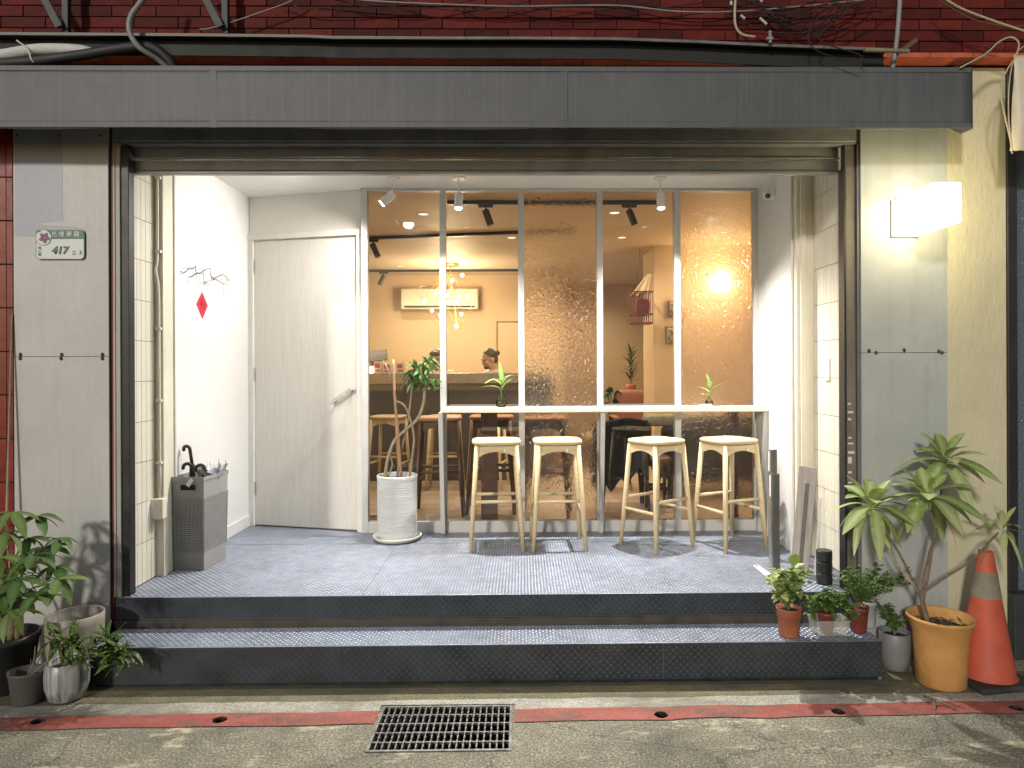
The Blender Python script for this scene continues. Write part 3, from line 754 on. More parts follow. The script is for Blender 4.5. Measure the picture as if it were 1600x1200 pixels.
# ---------------------------------------------------------------- porch spotlights
def porch_spot(px, aim, label, energy, size, lx):
    p = Vector((lx, 4.94, ZC))
    t = thing('spotlight', label, 'spotlight', p, 0, 'white porch ceiling spotlights')
    mb = MB(); mb.lathe([(0.045, -0.012), (0.045, -0.0005)], p, 24); obj('canopy', mb, spot_white, t, smooth=False)
    h = p + Vector((0, 0, -0.115)); d = (Vector(aim) - h).normalized()
    mb = MB(); mb.tube([p + Vector((0, 0, -0.01)), h + d * 0.02], 0.006, 8); obj('stem', mb, spot_white, t)
    mb = MB(); mb.tube([h, h + d * 0.11], 0.030, 20); hd = obj('lamp_head', mb, spot_white, t); smooth_by_angle(hd)
    mb = MB(); mb.tube([h + d * 0.1102, h + d * 0.1115], 0.025, 20); obj('lens', mb, EM('porch_lens', (1, 0.97, 0.92), 25), hd)
    L = bpy.data.lights.new('spot_lamp', 'SPOT'); L.energy = energy; L.spot_size = R(size); L.spot_blend = 1.0; L.shadow_soft_size = 0.025; L.color = (1.0, 0.96, 0.90)
    o = bpy.data.objects.new('spot_lamp', L); COL.objects.link(o); o.parent = t; o.location = h + d * 0.13 - ORG[t]; o.rotation_euler = d.to_track_quat('-Z', 'Y').to_euler()
    return t
porch_spot(612, (-2.16, 4.72, 1.75), 'white ceiling spotlight tilted towards the left porch wall', 85, 140, WX(616, 4.94))
porch_spot(718, (-0.50, 4.45, ZP), 'white ceiling spotlight over the first stool', 265, 128, WX(718, 4.94))
porch_spot(1033, (1.0, 4.45, ZP), 'white ceiling spotlight over the right hand stools', 320, 128, WX(1033, 4.94))

def porch_fill_lamp(x_, y_, e, label):  # added fill lamps, unseen behind the shutter, to brighten door and post
    t = thing('downlight', label, 'downlight', (x_, y_, ZC), 0, 'added unseen fill downlights in the porch')
    mb = MB(); mb.lathe([(0.05, -0.004), (0.068, -0.004), (0.072, -0.0005)], (x_, y_, ZC), 24, close=False); obj('trim_ring', mb, spot_white, t)
    mb = MB(); mb.lathe([(0.049, -0.003), (0.049, -0.001)], (x_, y_, ZC), 20); obj('lens', mb, EM('porch_fill_lens', (1, 0.97, 0.92), 12), t)
    L = bpy.data.lights.new('downlight_lamp', 'SPOT'); L.energy = e; L.spot_size = R(165); L.spot_blend = 1.0; L.shadow_soft_size = 0.05; L.color = (1.0, 0.96, 0.90)
    o = bpy.data.objects.new('downlight_lamp', L); COL.objects.link(o); o.parent = t; o.location = (0, 0, -0.012)
porch_fill_lamp(-1.05, 4.04, 80, 'added unseen fill downlight behind the shutter on the door side')
porch_fill_lamp(0.70, 4.04, 30, 'added unseen fill downlight behind the shutter on the bar side')
# ---------------------------------------------------------------- shutter, guides, header
sh = thing('roller_shutter', 'dark grey steel roller shutter rolled up above the porch', 'shutter', (-0.2, 3.9, 2.72))
sx0, sx1 = XL - 0.005, XR + 0.005
z = 2.712
for k in range(4):
    h = 0.078
    mb = MB(); mb.box(sx0, sx1, 3.88, 3.90, z + 0.003, z + h - 0.017); mb.box(sx0, sx1, 3.866, 3.905, z + h - 0.012, z + h - 0.003); obj('slat', mb, grey_metal, sh, bevel=0.004)
    z += h
mb = MB(); mb.box(sx0, sx1, 3.868, 3.908, 2.694, 2.7115); obj('bottom_bar', mb, grey_metal, sh, bevel=0.003)
mb = MB(); mb.tube([(sx0, 4.06, 3.15), (sx1, 4.06, 3.15)], 0.13, 24); obj('roll', mb, grey_metal, sh, smooth=True)
hz0 = W(800, 221, 3.80).z
hd_ = thing('shutter_header', 'grey sheet metal header panel above the roller shutter', 'panel', (-0.2, 3.80, hz0))
for a, b_ in ((WX(176, 3.8), W(743, 0, 3.8).x - 0.001), (W(743, 0, 3.8).x + 0.001, WX(1340, 3.8))):
    mb = MB(); mb.box(a, b_, 3.80, 3.83, hz0, 3.02); obj('panel', mb, grey_metal, hd_, bevel=0.004)
mb = MB(); mb.box(WX(176, 3.8), WX(1340, 3.8), 3.805, 3.862, hz0 - 0.012, hz0 - 0.001); obj('lip', mb, grey_metal, hd_)
pale_guide = M('pale_stained_guide', (0.42, 0.40, 0.36), 0.6, var=0.15, scale=6, dirt=0.5, dirtcol=(0.16, 0.10, 0.07), stretch=(1, 1, 0.3))
gl_ = thing('shutter_guide', 'dark steel shutter guide with pale edge on the left of the porch', 'guide', (-2.23, 3.85, ZP))
a = WX(178, 3.8)
mb = MB(); mb.box(a, a + 0.010, 3.795, 3.87, ZP + 0.001, 2.84); mb.box(a + 0.012, a + 0.034, 3.80, 3.87, ZP + 0.001, 2.84); obj('edge_strip', mb, pale_guide, gl_)
mb = MB(); mb.box(a + 0.036, a + 0.078, 3.81, 3.866, ZP + 0.001, 2.83); obj('channel', mb, dark_metal, gl_, bevel=0.003)
mb = MB(); mb.box(a - 0.012, a - 0.002, 3.80, 3.86, 0.21, 2.84); obj('red_seal', mb, M('red_primer', (0.14, 0.02, 0.018), 0.7, var=0.4), gl_)
gr_ = thing('shutter_guide', 'rust stained shutter guide with tape scraps on the right of the porch', 'guide', (1.82, 3.85, ZP))
a = XR + 0.012
mb = MB(); mb.box(a - 0.016, a - 0.004, 3.80, 3.868, ZP + 0.001, 2.71); obj('channel', mb, black_plastic, gr_)
mb = MB(); mb.box(a - 0.002, a + 0.055, 3.815, 3.868, ZP + 0.001, 2.84); ch = obj('channel', mb, rust_metal, gr_, bevel=0.003)
mb = MB(); mb.box(a + 0.057, a + 0.078, 3.80, 3.87, ZS + 0.001, 2.84); mb.box(a + 0.08, a + 0.10, 3.795, 3.87, ZS + 0.001, 2.84); obj('edge_strip', mb, M('grey_violet_edge', (0.15, 0.145, 0.155), 0.5, 0.2, var=0.2, dirt=0.4, dirtcol=(0.10, 0.05, 0.04)), gr_, bevel=0.003)
tape = M('old_tape', (0.62, 0.60, 0.55), 0.6, var=0.1)
for py, w, h in ((631, .016, .010), (644, .03, .012), (655, .018, .014), (684, .02, .009), (693, .03, .009), (707, .036, .014), (719, .02, .036), (738, .02, .012), (754, .022, .009), (766, .026, .010)):
    zz = W(1317, py, 3.815).z
    mb = MB(); mb.box(a + 0.008, a + 0.008 + w, 3.8125, 3.8147, zz - h / 2, zz + h / 2); obj('tape', mb, tape, ch)

# ---------------------------------------------------------------- pillars
def wall_paint(name, col, dirtcol, streak=0.5, spots=True, bump=0.25):
    m, t, n, l, b = nt(name)
    v = coords(n, l)
    ns = noise(n, l, 2.2, 8, 0.65, v); rp = ramp(n, [(0.3, tuple(c * 0.85 for c in col)), (0.7, tuple(c * 1.08 for c in col))]); l.new(ns.outputs['Fac'], rp.inputs[0]); c = rp.outputs[0]
    vs = coords(n, l, (14, 14, 0.9)); st_ = noise(n, l, 1.5, 8, 0.7, vs); rs = ramp(n, [(0.52, 0.0), (0.74, streak)]); l.new(st_.outputs['Fac'], rs.inputs[0]); c = mixc(n, l, rs.outputs[0], c, dirtcol)
    sp = noise(n, l, 9, 8, 0.75, v); rs2 = ramp(n, [(0.66, 0.0), (0.74, 0.5)]); l.new(sp.outputs['Fac'], rs2.inputs[0]); c = mixc(n, l, rs2.outputs[0], c, dirtcol)
    l.new(c, b.inputs['Base Color']); b.inputs['Roughness'].default_value = 0.42
    bn = noise(n, l, 26, 8, 0.7, coords(n, l, (1.6, 1.6, 0.6))); bp = n.new('ShaderNodeBump'); bp.inputs['Strength'].default_value = bump; bp.inputs['Distance'].default_value = 0.012; l.new(bn.outputs['Fac'], bp.inputs['Height']); l.new(bp.outputs[0], b.inputs['Normal'])
    return m
lgrey = wall_paint('warm_grey_wall_paint', (0.51, 0.50, 0.485), (0.32, 0.305, 0.275), 0.28)
rgrey = wall_paint('cool_grey_wall_paint', (0.40, 0.42, 0.41), (0.24, 0.24, 0.22), 0.35)
yellow = wall_paint('yellowed_plaster', (0.56, 0.52, 0.36), (0.40, 0.36, 0.22), 0.3, bump=0.4)
rust = M('rust_stain', (0.09, 0.035, 0.015), 0.9, var=0.6, scale=60)
YW = 3.79
pl = thing('pillar', 'grey painted pillar panels carrying the green number plate', 'pillar', (-2.52, 3.85, 0))
x0, x1 = WX(22, YW), WX(170, YW)
zj = W(100, 557, YW).z
mb = MB(); mb.box(x0, x1, YW + 0.012, 4.3, -0.01, 3.25); obj('core', mb, M('pillar_core', (0.10, 0.09, 0.08), 0.9), pl)
mb = MB(); mb.box(x0, x1, YW, YW + 0.0115, 0.0, zj - 0.0015); obj('panel', mb, lgrey, pl)
mb = MB(); mb.box(x0, x1, YW, YW + 0.0115, zj + 0.0015, 3.2); up = obj('panel', mb, lgrey, pl)
bl = M('bluish_grey_patch_paint', (0.36, 0.37, 0.43), 0.45, var=0.12, scale=4, bump=0.15, bscale=30)
pts = [(23, 190), (98, 190), (97, 330), (99, 345), (62, 348), (66, 352), (118, 354), (134, 360), (96, 364), (60, 371), (23, 368)]
mb = MB(); mb.quad(*[W(px, py, YW - 0.001) for px, py in pts]); obj('paint_patch', mb, bl, up)
mb = MB()
for px in (27, 92, 157):
    for py in (212,): p = W(px, py, YW); mb.tube([(p.x, YW - 0.004, p.z), (p.x, YW + 0.001, p.z)], 0.006, 8)
obj('screw', mb, rust, up)
for px in (32, 96, 160):
    for py in (554, 560):
        p = W(px + random.uniform(-1, 1), py, YW); mb = MB(); mb.tube([(p.x - .004, YW - 0.004, p.z), (p.x, YW + 0.001, p.z)], [0.007, 0.012], 9); obj('screw', mb, rust, pl)
# red glazed tile column at the far left
rt = M('red_glazed_tile', (0.20, 0.022, 0.014), 0.28, var=0.35, scale=6, rnd=0.2, bump=0.06, bscale=25)
rc = thing('tiled_column', 'red glazed tile column at the left edge of the photo', 'column', (x0 - 0.15, 3.9, 0))
mb = MB(); mb.box(x0 - 0.5, x0 - 0.002, YW + 0.012, 4.3, -0.01, 3.25); obj('core', mb, M('dark_grout', (0.03, 0.022, 0.02), 0.9), rc)
mb = MB(); mb.box(0.002, 0.118, 0, 0.0115, 0.003, 0.232); me = mb.mesh('tile'); me.materials.append(rt)
mb = MB(); mb.box(0.002, 0.034, 0, 0.0115, 0.003, 0.232); me2 = mb.mesh('tile'); me2.materials.append(rt)
zt0 = W(10, 617, YW).z
for k in range(-7, 9):
    zz = zt0 + k * 0.2365
    if zz < -0.02: continue
    share('tile', me2, rc, (x0 - 0.04, YW, zz))
    for c_ in range(3): share('tile', me, rc, (x0 - 0.16 - c_ * 0.12, YW, zz))
# right pillar: grey panels and yellowed plaster
pr = thing('pillar', 'grey and yellowed pillar carrying the lit box lamp', 'pillar', (2.25, 3.85, 0))
x0, x1, x2 = WX(1346, YW), WX(1480, YW), WX(1573, YW)
zj2 = W(1420, 551, YW).z
mb = MB(); mb.box(x0, x2, YW + 0.012, 3.90, -0.01, 3.25); obj('core', mb, MATS['pillar_core'], pr)
mb = MB(); mb.box(x0, x1, YW, YW + 0.0115, 0.0, zj2 - 0.0015); obj('panel', mb, rgrey, pr)
mb = MB(); mb.box(x0, x1, YW, YW + 0.0115, zj2 + 0.0015, 3.2); obj('panel', mb, rgrey, pr)
mb = MB(); mb.box(x1 + 0.001, x2, YW + 0.003, YW + 0.0115, 0.06, 3.26); obj('plaster_strip', mb, yellow, pr)
for px, py in ((1357, 548), (1368, 551), (1412, 547), (1466, 549), (1471, 551)):
    p = W(px, py, YW); mb = MB(); mb.tube([(p.x - .003, YW - 0.003, p.z), (p.x, YW + 0.001, p.z)], [0.005, 0.013], 7); obj('rust_bolt', mb, rust, pr)
mb = MB(); mb.box(XR + 0.1135, x0 - 0.001, YW + 0.02, 3.9, 0.0, 3.2); obj('side_trim', mb, M('grey_violet_edge', (0.15, 0.145, 0.155)), pr)
# neighbour at the right edge: dark frame, dark plinth, rippled glass
nb = thing('neighbour_front', 'dark framed neighbouring shopfront with rippled glass at the right edge', 'shopfront', (2.95, 3.85, 0))
mb = MB(); mb.box(x2 + 0.002, x2 + 0.055, YW - 0.01, 3.95, 0.36, 3.25); obj('frame', mb, black_plastic, nb, bevel=0.003)
mb = MB(); mb.box(x2 + 0.002, x2 + 1.2, YW - 0.05, 3.95, 0.0, 0.355); obj('plinth', mb, M('dark_plinth_paint', (0.028, 0.032, 0.036), 0.6, var=0.2), nb, bevel=0.005)
rip, t_, n_, l_, b_ = nt('rippled_glass')
vv = coords(n_, l_); q = noise(n_, l_, 70, 2, 0.5, vv); bp = n_.new('ShaderNodeBump'); bp.inputs['Strength'].default_value = 0.9; bp.inputs['Distance'].default_value = 0.01; l_.new(q.outputs['Fac'], bp.inputs['Height']); l_.new(bp.outputs[0], b_.inputs['Normal'])
b_.inputs['Base Color'].default_value = (0.10, 0.13, 0.15, 1); b_.inputs['Roughness'].default_value = 0.12
mb = MB(); mb.box(x2 + 0.056, x2 + 1.2, YW + 0.02, YW + 0.03, 0.36, 3.25); obj('pane', mb, rip, nb)

# ---------------------------------------------------------------- number plate
def text_mesh(s, size, shear=0.0, sx=1.0, bold=0.0):
    cu = bpy.data.curves.new('letters', 'FONT'); cu.body = s; cu.size = size; cu.align_x = 'CENTER'; cu.align_y = 'CENTER'; cu.shear = shear; cu.offset = bold
    o = bpy.data.objects.new('letters', cu); COL.objects.link(o)
    dg = bpy.context.evaluated_depsgraph_get(); me = bpy.data.meshes.new_from_object(o.evaluated_get(dg)); bpy.data.objects.remove(o); bpy.data.curves.remove(cu)
    me.transform(Matrix.Rotation(R(90), 4, 'X') @ Matrix.Diagonal((sx, 1, 1, 1)))
    me.name = 'lettering'
    return me
pA, pB = W(58, 360, YW), W(134, 406, YW)
npl = thing('number_plate', 'green and white enamel house number plate reading 417 on the left pillar', 'number plate', ((pA.x + pB.x) / 2, YW, (pA.z + pB.z) / 2))
pc_ = ORG[npl]; pw, ph = pB.x - pA.x, pA.z - pB.z
def rrect(w, h, r, y, cx=0, cz=0, n=6):
    out = []
    for qx, qz, a0 in ((1, 1, 0), (-1, 1, 90), (-1, -1, 180), (1, -1, 270)):
        for k in range(n + 1):
            a = R(a0 + 90 * k / n); out.append((cx + qx * (w / 2 - r) + r * math.cos(a), y, cz + qz * (h / 2 - r) + r * math.sin(a)))
    return out
def plate(pts, depth, mat, parent, name):
    mb = MB(); f = [Vector(p) + pc_ for p in pts]; b2 = [p + Vector((0, depth, 0)) for p in f]
    mb.quad(*f); mb.quad(*reversed(b2))
    for k in range(len(f)): mb.quad(f[k], f[(k + 1) % len(f)], b2[(k + 1) % len(f)], b2[k])
    return obj(name, mb, mat, parent)
green = M('green_enamel', (0.010, 0.105, 0.058), 0.35, var=0.06); enamel = M('white_enamel', (0.60, 0.64, 0.61), 0.35, var=0.05)
plate(rrect(pw, ph, 0.022, -0.010), 0.0098, green, npl, 'rim')
plate(rrect(pw - 0.008, ph - 0.008, 0.019, -0.0112), 0.001, enamel, npl, 'face')
plate([(x_, -0.0122, z_) for x_, y_, z_ in rrect(pw - 0.010, ph * 0.30, 0.006, 0, 0, ph * 0.345)], 0.0008, green, npl, 'band')
bc = Vector((-pw * 0.335, 0, ph * 0.245)); br_ = ph * 0.25
circ = lambda r, y: [(bc.x + r * math.cos(2 * PI * k / 32), y, bc.z + r * math.sin(2 * PI * k / 32)) for k in range(32)]
plate(circ(br_ * 1.07, -0.0130), 0.0007, green, npl, 'badge_rim'); bd = plate(circ(br_, -0.0138), 0.0007, enamel, npl, 'badge')
mag = M('magenta_enamel', (0.17, 0.012, 0.12), 0.4, var=0.1)
for k in range(5):
    a = R(60 + 72 * k); cxp = bc.x + 0.006 + math.cos(a) * br_ * 0.42; czp = bc.z - 0.002 + math.sin(a) * br_ * 0.42
    pts = []
    for j in range(16):
        b2 = 2 * PI * j / 16; u_, w_ = math.cos(b2) * br_ * 0.34, math.sin(b2) * br_ * 0.26
        pts.append((cxp + u_ * math.cos(a) - w_ * math.sin(a), -0.0146, czp + u_ * math.sin(a) + w_ * math.cos(a)))
    plate(pts, 0.0007, mag, bd, 'petal')
plate([(bc.x - br_ * 0.45 + 0.5 * br_ * 0.4 * math.cos(2 * PI * j / 12) * 0.6, -0.0145, bc.z + br_ * 0.78 + 0.12 * br_ * math.sin(2 * PI * j / 12)) for j in range(12)], 0.0006, mag, bd, 'petal')
def letters(s, size, dx, dz, mat, shear=0, sx=1.0, bold=0.0):
    me = text_mesh(s, size, shear, sx, bold); me.materials.clear(); me.materials.append(mat)
    o = share('lettering', me, npl, pc_ + Vector((dx, -0.0145, dz))); return o
for k, ch_ in enumerate('光復南路'): letters(ch_, ph * 0.20, pw * (-0.115 + 0.155 * k), ph * 0.345, enamel, bold=0.0004)
letters('417', ph * 0.34, -pw * 0.005, -ph * 0.20, green, 0.18, 1.05, bold=0.0022)
letters('之', ph * 0.15, pw * 0.29, -ph * 0.28, M('ink_grey', (0.05, 0.07, 0.06), 0.5)); letters('3', ph * 0.19, pw * 0.415, -ph * 0.27, MATS['ink_grey'], 0.12)
for k, ch_ in enumerate('信義區'): letters(ch_, ph * 0.11, -pw * 0.415, ph * (-0.10 - 0.115 * k), green, bold=0.0003)

# ---------------------------------------------------------------- box lamp on the right pillar
la = W(1392, 314, YW); lb = W(1433, 370, YW)
lp = thing('wall_lamp', 'glowing white acrylic box lamp standing out from the right pillar', 'lamp', ((la.x + lb.x) / 2, YW, lb.z))
mb = MB(); mb.box(la.x + 0.01, lb.x - 0.01, YW - 0.012, YW - 0.0005, lb.z + 0.01, la.z - 0.01); obj('back_plate', mb, dark_metal, lp)
mb = MB(); mb.box(la.x, lb.x, YW - 0.386, YW - 0.013, lb.z, la.z); dfo = obj('diffuser', mb, EM('lamp_diffuser', (1.0, 0.85, 0.50), 14.0), lp, bevel=0.006)

for xa, xb, za, zb_ in ((la.x - 0.003, la.x - 0.0005, lb.z - 0.002, la.z + 0.002), (lb.x + 0.0005, lb.x + 0.003, lb.z - 0.002, la.z + 0.002), (la.x, lb.x, lb.z - 0.004, lb.z - 0.0015)):
    mb = MB(); mb.box(xa, xb, YW - 0.009, YW - 0.001, za, zb_); obj('mounting_edge', mb, rust_metal, lp)
mb = MB(); mb.box(la.x + 0.02, lb.x - 0.02, YW - 0.0128, YW - 0.002, la.z + 0.0005, la.z + 0.012); obj('cable_gland', mb, dark_metal, lp)
# ---------------------------------------------------------------- awning valance
def canvas():
    m, t, n, l, b = nt('grey_awning_canvas')
    v = coords(n, l, (1, 1, 1)); ns = noise(n, l, 2.5, 9, 0.7, v)
    rp = ramp(n, [(0.3, (0.072, 0.076, 0.083)), (0.7, (0.100, 0.104, 0.111))]); l.new(ns.outputs['Fac'], rp.inputs[0])
    vs = coords(n, l, (30, 30, 0.8)); s2 = noise(n, l, 2, 6, 0.6, vs); r2 = ramp(n, [(0.45, 0.0), (0.72, 0.6)]); l.new(s2.outputs['Fac'], r2.inputs[0]); c = mixc(n, l, r2.outputs[0], rp.outputs[0], (0.125, 0.125, 0.122))
    l.new(c, b.inputs['Base Color']); b.inputs['Roughness'].default_value = 0.55
    w = noise(n, l, 300, 2, 0.5, v); big = noise(n, l, 3.0, 3, 0.5, coords(n, l, (1.0, 1, 2.4)), 0.8)
    ad = n.new('ShaderNodeMath'); ad.operation = 'MULTIPLY_ADD'; l.new(w.outputs['Fac'], ad.inputs[0]); ad.inputs[1].default_value = 0.02; l.new(big.outputs['Fac'], ad.inputs[2])
    bp = n.new('ShaderNodeBump'); bp.inputs['Strength'].default_value = 0.12; bp.inputs['Distance'].default_value = 0.05; l.new(ad.outputs[0], bp.inputs['Height']); l.new(bp.outputs[0], b.inputs['Normal'])
    return m
cv = canvas()
YA = 3.52
az0, az1 = W(800, 201, YA).z, W(800, 104, YA).z
ax0, ax1 = -3.6, WX(1521, YA)
aw = thing('awning', 'dark grey canvas awning rolled up with a straight valance across the shopfront', 'awning', (-0.7, YA + 0.1, az0))
seams = [ax0] + [WX(p, YA) for p in (330, 878, 1412)] + [ax1]
rg = random.Random(21)
def cloth(a, b_, y):
    mb = MB(); nx, nz = max(4, int((b_ - a) / 0.06)), 7; idx = {}
    for i in range(nx + 1):
        for j in range(nz + 1):
            xx = a + (b_ - a) * i / nx; q = j / nz; zz = az0 + (az1 - az0) * q
            bow = 0.003 * math.sin(PI * q) * math.sin(xx * 2.1 + 1) + 0.002 * math.sin(xx * 5.3 + q * 3) * math.sin(PI * q)
            edge = 0.004 * math.sin(xx * 3.1) + 0.0025 * math.sin(xx * 8.7)
            idx[i, j] = len(mb.v); mb.v.append((xx, y + bow, zz + (edge * (1 - q) if j == 0 else 0)))
    for i in range(nx):
        for j in range(nz): mb.f.append((idx[i, j], idx[i + 1, j], idx[i + 1, j + 1], idx[i, j + 1]))
    return mb
o = obj('valance', cloth(ax0, ax1, YA), cv, aw, smooth=True)
sm_ = o.modifiers.new('cloth', 'SOLIDIFY'); sm_.thickness = 0.003; sm_.offset = 1
for s_x in seams[1:3]:
    mb = MB(); mb.box(s_x, s_x + 0.034, YA - 0.0052, YA - 0.0038, az0 + 0.002, az1 - 0.002); obj('seam', mb, cv, aw, bevel=0.001)
mb = MB(); mb.box(seams[3] - 0.003, seams[3] + 0.002, YA - 0.0060, YA - 0.0038, az0 + 0.001, az1 - 0.002); obj('seam', mb, cv, aw, bevel=0.001)
for zz, hh in ((az0 + 0.004, 0.026), (az1 - 0.027, 0.025)):
    mb = MB(); mb.box(ax0, ax1 - 0.01, YA - 0.0066, YA - 0.0054, zz, zz + hh); obj('hem', mb, cv, aw, bevel=0.001)
mb = MB(); mb.quad((ax1, YA, az0), (ax1 + 0.004, YA + 0.10, az0 + 0.01), (ax1 + 0.004, YA + 0.24, az0 + 0.10), (ax1 + 0.002, YA + 0.24, az1), (ax1, YA, az1)); o = obj('end_flap', mb, cv, aw); sm_ = o.modifiers.new('cloth', 'SOLIDIFY'); sm_.thickness = 0.003
mb = MB(); mb.tube([(ax0, YA + 0.075, az1 - 0.07), (ax1 - 0.02, YA + 0.075, az1 - 0.07)], 0.055, 20); obj('roll', mb, cv, aw, smooth=True)
mb = MB(); mb.box(ax0, ax1 - 0.03, YA + 0.006, YA + 0.05, az0 + 0.06, az0 + 0.10); obj('front_bar', mb, dark_metal, aw)
for xx in (-2.9, -1.2, 0.6, 1.95):
    mb = MB(); mb.bar((xx, YA + 0.05, az0 + 0.08), (xx, 3.788, az0 + 0.24), 0.04, 0.05); mb.box(xx - 0.05, xx + 0.05, 3.74, 3.789, az0 + 0.19, az1); obj('arm', mb, dark_metal, aw)

# ---------------------------------------------------------------- brick facade above
def brick_mat():
    m, t, n, l, b = nt('dark_red_brick')
    v = coords(n, l); ns = noise(n, l, 14, 8, 0.7, v); rp = ramp(n, [(0.3, (0.085, 0.009, 0.007)), (0.7, (0.17, 0.019, 0.013))]); l.new(ns.outputs['Fac'], rp.inputs[0])
    oi = n.new('ShaderNodeObjectInfo'); rr = ramp(n, [(0, 0.35), (0.5, 0.75), (1, 1.0)]); l.new(oi.outputs['Random'], rr.inputs[0]); c = mixc(n, l, 1.0, rp.outputs[0], rr.outputs[0], 'MULTIPLY')
    l.new(c, b.inputs['Base Color']); b.inputs['Roughness'].default_value = 0.75; b.inputs['Specular IOR Level'].default_value = 0.25
    bp = n.new('ShaderNodeBump'); bp.inputs['Strength'].default_value = 0.4; bp.inputs['Distance'].default_value = 0.006; l.new(ns.outputs['Fac'], bp.inputs['Height']); l.new(bp.outputs[0], b.inputs['Normal'])
    return m
bm_ = brick_mat()
YB = 3.70
zb = W(800, 86, YB).z
bf = thing('brick_facade', 'dark red brick facade above the awning', 'brick wall', (0, 3.8, zb))
mb = MB(); mb.box(-6, 6, YB + 0.012, 4.3, zb + 0.012, 7.0); obj('backing', mb, M('dark_mortar', (0.05, 0.020, 0.017), 0.95, var=0.3), bf)
BL, BH = 0.2335, 0.0595
mb = MB(); mb.box(0.003, BL - 0.003, 0, 0.02, 0.003, BH - 0.003); me = mb.mesh('brick'); me.materials.append(bm_)
rg = random.Random(4)
for r_ in range(9):
    for c_ in range(-15, 15):
        x_ = c_ * BL + (BL / 2 if r_ % 2 else 0) + 0.05
        share('brick', me, bf, (x_, YB + rg.uniform(-0.0015, 0.0015), zb + 0.02 + r_ * BH))
mb = MB(); mb.box(0.002, BL - 0.002, 0, 0.11, -0.006, 0.019); me = mb.mesh('soffit_brick'); me.materials.append(M('lit_orange_soffit', (0.50, 0.11, 0.05), 0.5, var=0.3, scale=10, rnd=0.15))  # underside bricks coloured bright orange to stand for light from below
for c_ in range(-15, 13): share('soffit_brick', me, bf, (c_ * BL + 0.11, YB, zb))
mb = MB(); mb.box(-6, 6, YB + 0.15, 4.3, 3.0, zb + 0.0115); obj('lintel', mb, M('dark_lintel', (0.03, 0.026, 0.022), 0.9), bf)

# ---------------------------------------------------------------- steel channel, pipes, brackets and cables over the awning
YC = 3.55
ch0, ch1 = W(0, 52, YC), W(1388, 75, YC)
cc = thing('steel_channel', 'long dented grey steel channel running above the awning', 'channel', (0, YC, ch1.z))
knots = [(-300, 50), (0, 53), (300, 55), (480, 57), (520, 59), (700, 60), (820, 60), (960, 61), (1100, 66), (1200, 71), (1388, 78)]
tp = [W(a, b_, YC) for a, b_ in knots]
mb = MB()
for p, q in zip(tp, tp[1:]): mb.bar(p, q, 0.012, 0.014)
obj('top_flange', mb, M('weathered_steel', (0.15, 0.145, 0.135), 0.6, 0.3, var=0.4, scale=12), cc)
mb = MB()
for p, q in zip(tp, tp[1:]): mb.bar(p + Vector((0, 0.05, -0.045)), q + Vector((0, 0.05, -0.045)), 0.008, 0.075)
obj('web', mb, M('black_channel_paint', (0.012, 0.013, 0.012), 0.7), cc)
mb = MB()
for p, q in zip(tp, tp[1:]): mb.bar(p + Vector((0, 0.09, 0.0)), q + Vector((0, 0.09, 0.0)), 0.17, 0.006)
obj('top_plate', mb, MATS['black_channel_paint'], cc)
for px, lb_ in ((100, 'green grey triangular steel bracket at the left end of the channel'), (350, 'green grey triangular steel bracket right of the grey hose')):
    b0 = W(px, 48, YC + 0.04); t = thing('wall_bracket', lb_, 'bracket', b0, 0, 'triangular brackets on the brick')
    mb = MB(); mb.bar((b0.x, YC + 0.06, b0.z - 0.01), (b0.x, YC + 0.06, b0.z + 0.42), 0.03, 0.03); obj('upright', mb, M('bracket_green_grey', (0.05, 0.058, 0.055), 0.6, 0.3), t)
    mb = MB(); mb.bar((b0.x - 0.01, YC + 0.02, b0.z + 0.01), (b0.x - 0.13, YC + 0.02, b0.z + 0.24), 0.012, 0.035); obj('brace', mb, MATS['bracket_green_grey'], t)
def cable(name, label, cat, pts, r, mat, n=8, Y=YC, group=None, seg=6):
    w = [W(p[0], p[1], p[2] if len(p) > 2 else Y) for p in pts]
    mb = MB(); mb.tube(bez(w, seg), r, n)
    return tag(obj(name, mb, mat, smooth=True), label, cat, group)
white_ins = M('white_pipe_insulation', (0.55, 0.56, 0.56), 0.7, var=0.12, scale=9, bump=0.5, bscale=40)
blk = M('black_pipe_insulation', (0.022, 0.022, 0.023), 0.6, var=0.3)
greyc = M('grey_cable', (0.24, 0.24, 0.23), 0.55, var=0.2); blackc = M('black_cable', (0.012, 0.012, 0.012), 0.6); creamc = M('cream_cable', (0.42, 0.37, 0.25), 0.6, var=0.2)
cable('insulated_pipe', 'white insulated pipe at the left end above the awning', 'pipe', [(-60, 92, 3.57), (0, 87, 3.57), (60, 78, 3.57), (120, 79, 3.57), (150, 86, 3.58)], 0.030, white_ins, 12)
cable('insulated_pipe', 'black insulated pipe curving below the grey hose', 'pipe', [(-60, 102, 3.56), (40, 97, 3.55), (120, 87, 3.55), (190, 76, 3.55), (235, 74, 3.56), (262, 92, 3.58), (275, 112, 3.6)], 0.026, blk, 12)
mb = MB(); hp = bez([W(*q) for q in ((232, -30, 3.48), (222, 0, 3.48), (205, 25, 3.48), (203, 50, 3.48), (218, 74, 3.50), (245, 92, 3.55), (262, 106, 3.58))], 20)
mb.tube(hp, [0.0145 if k % 2 else 0.0125 for k in range(len(hp))], 14); tag(obj('corrugated_hose', mb, greyc, smooth=True), 'grey corrugated hose looping down over the channel', 'hose')
cable('cable_tie', 'white cable tie round the pipes at the left', 'cable tie', [(26, 63, 3.53), (43, 76, 3.53), (48, 90, 3.52), (53, 98, 3.53)], 0.004, M('white_tie', (0.6, 0.6, 0.58), 0.5), 6)
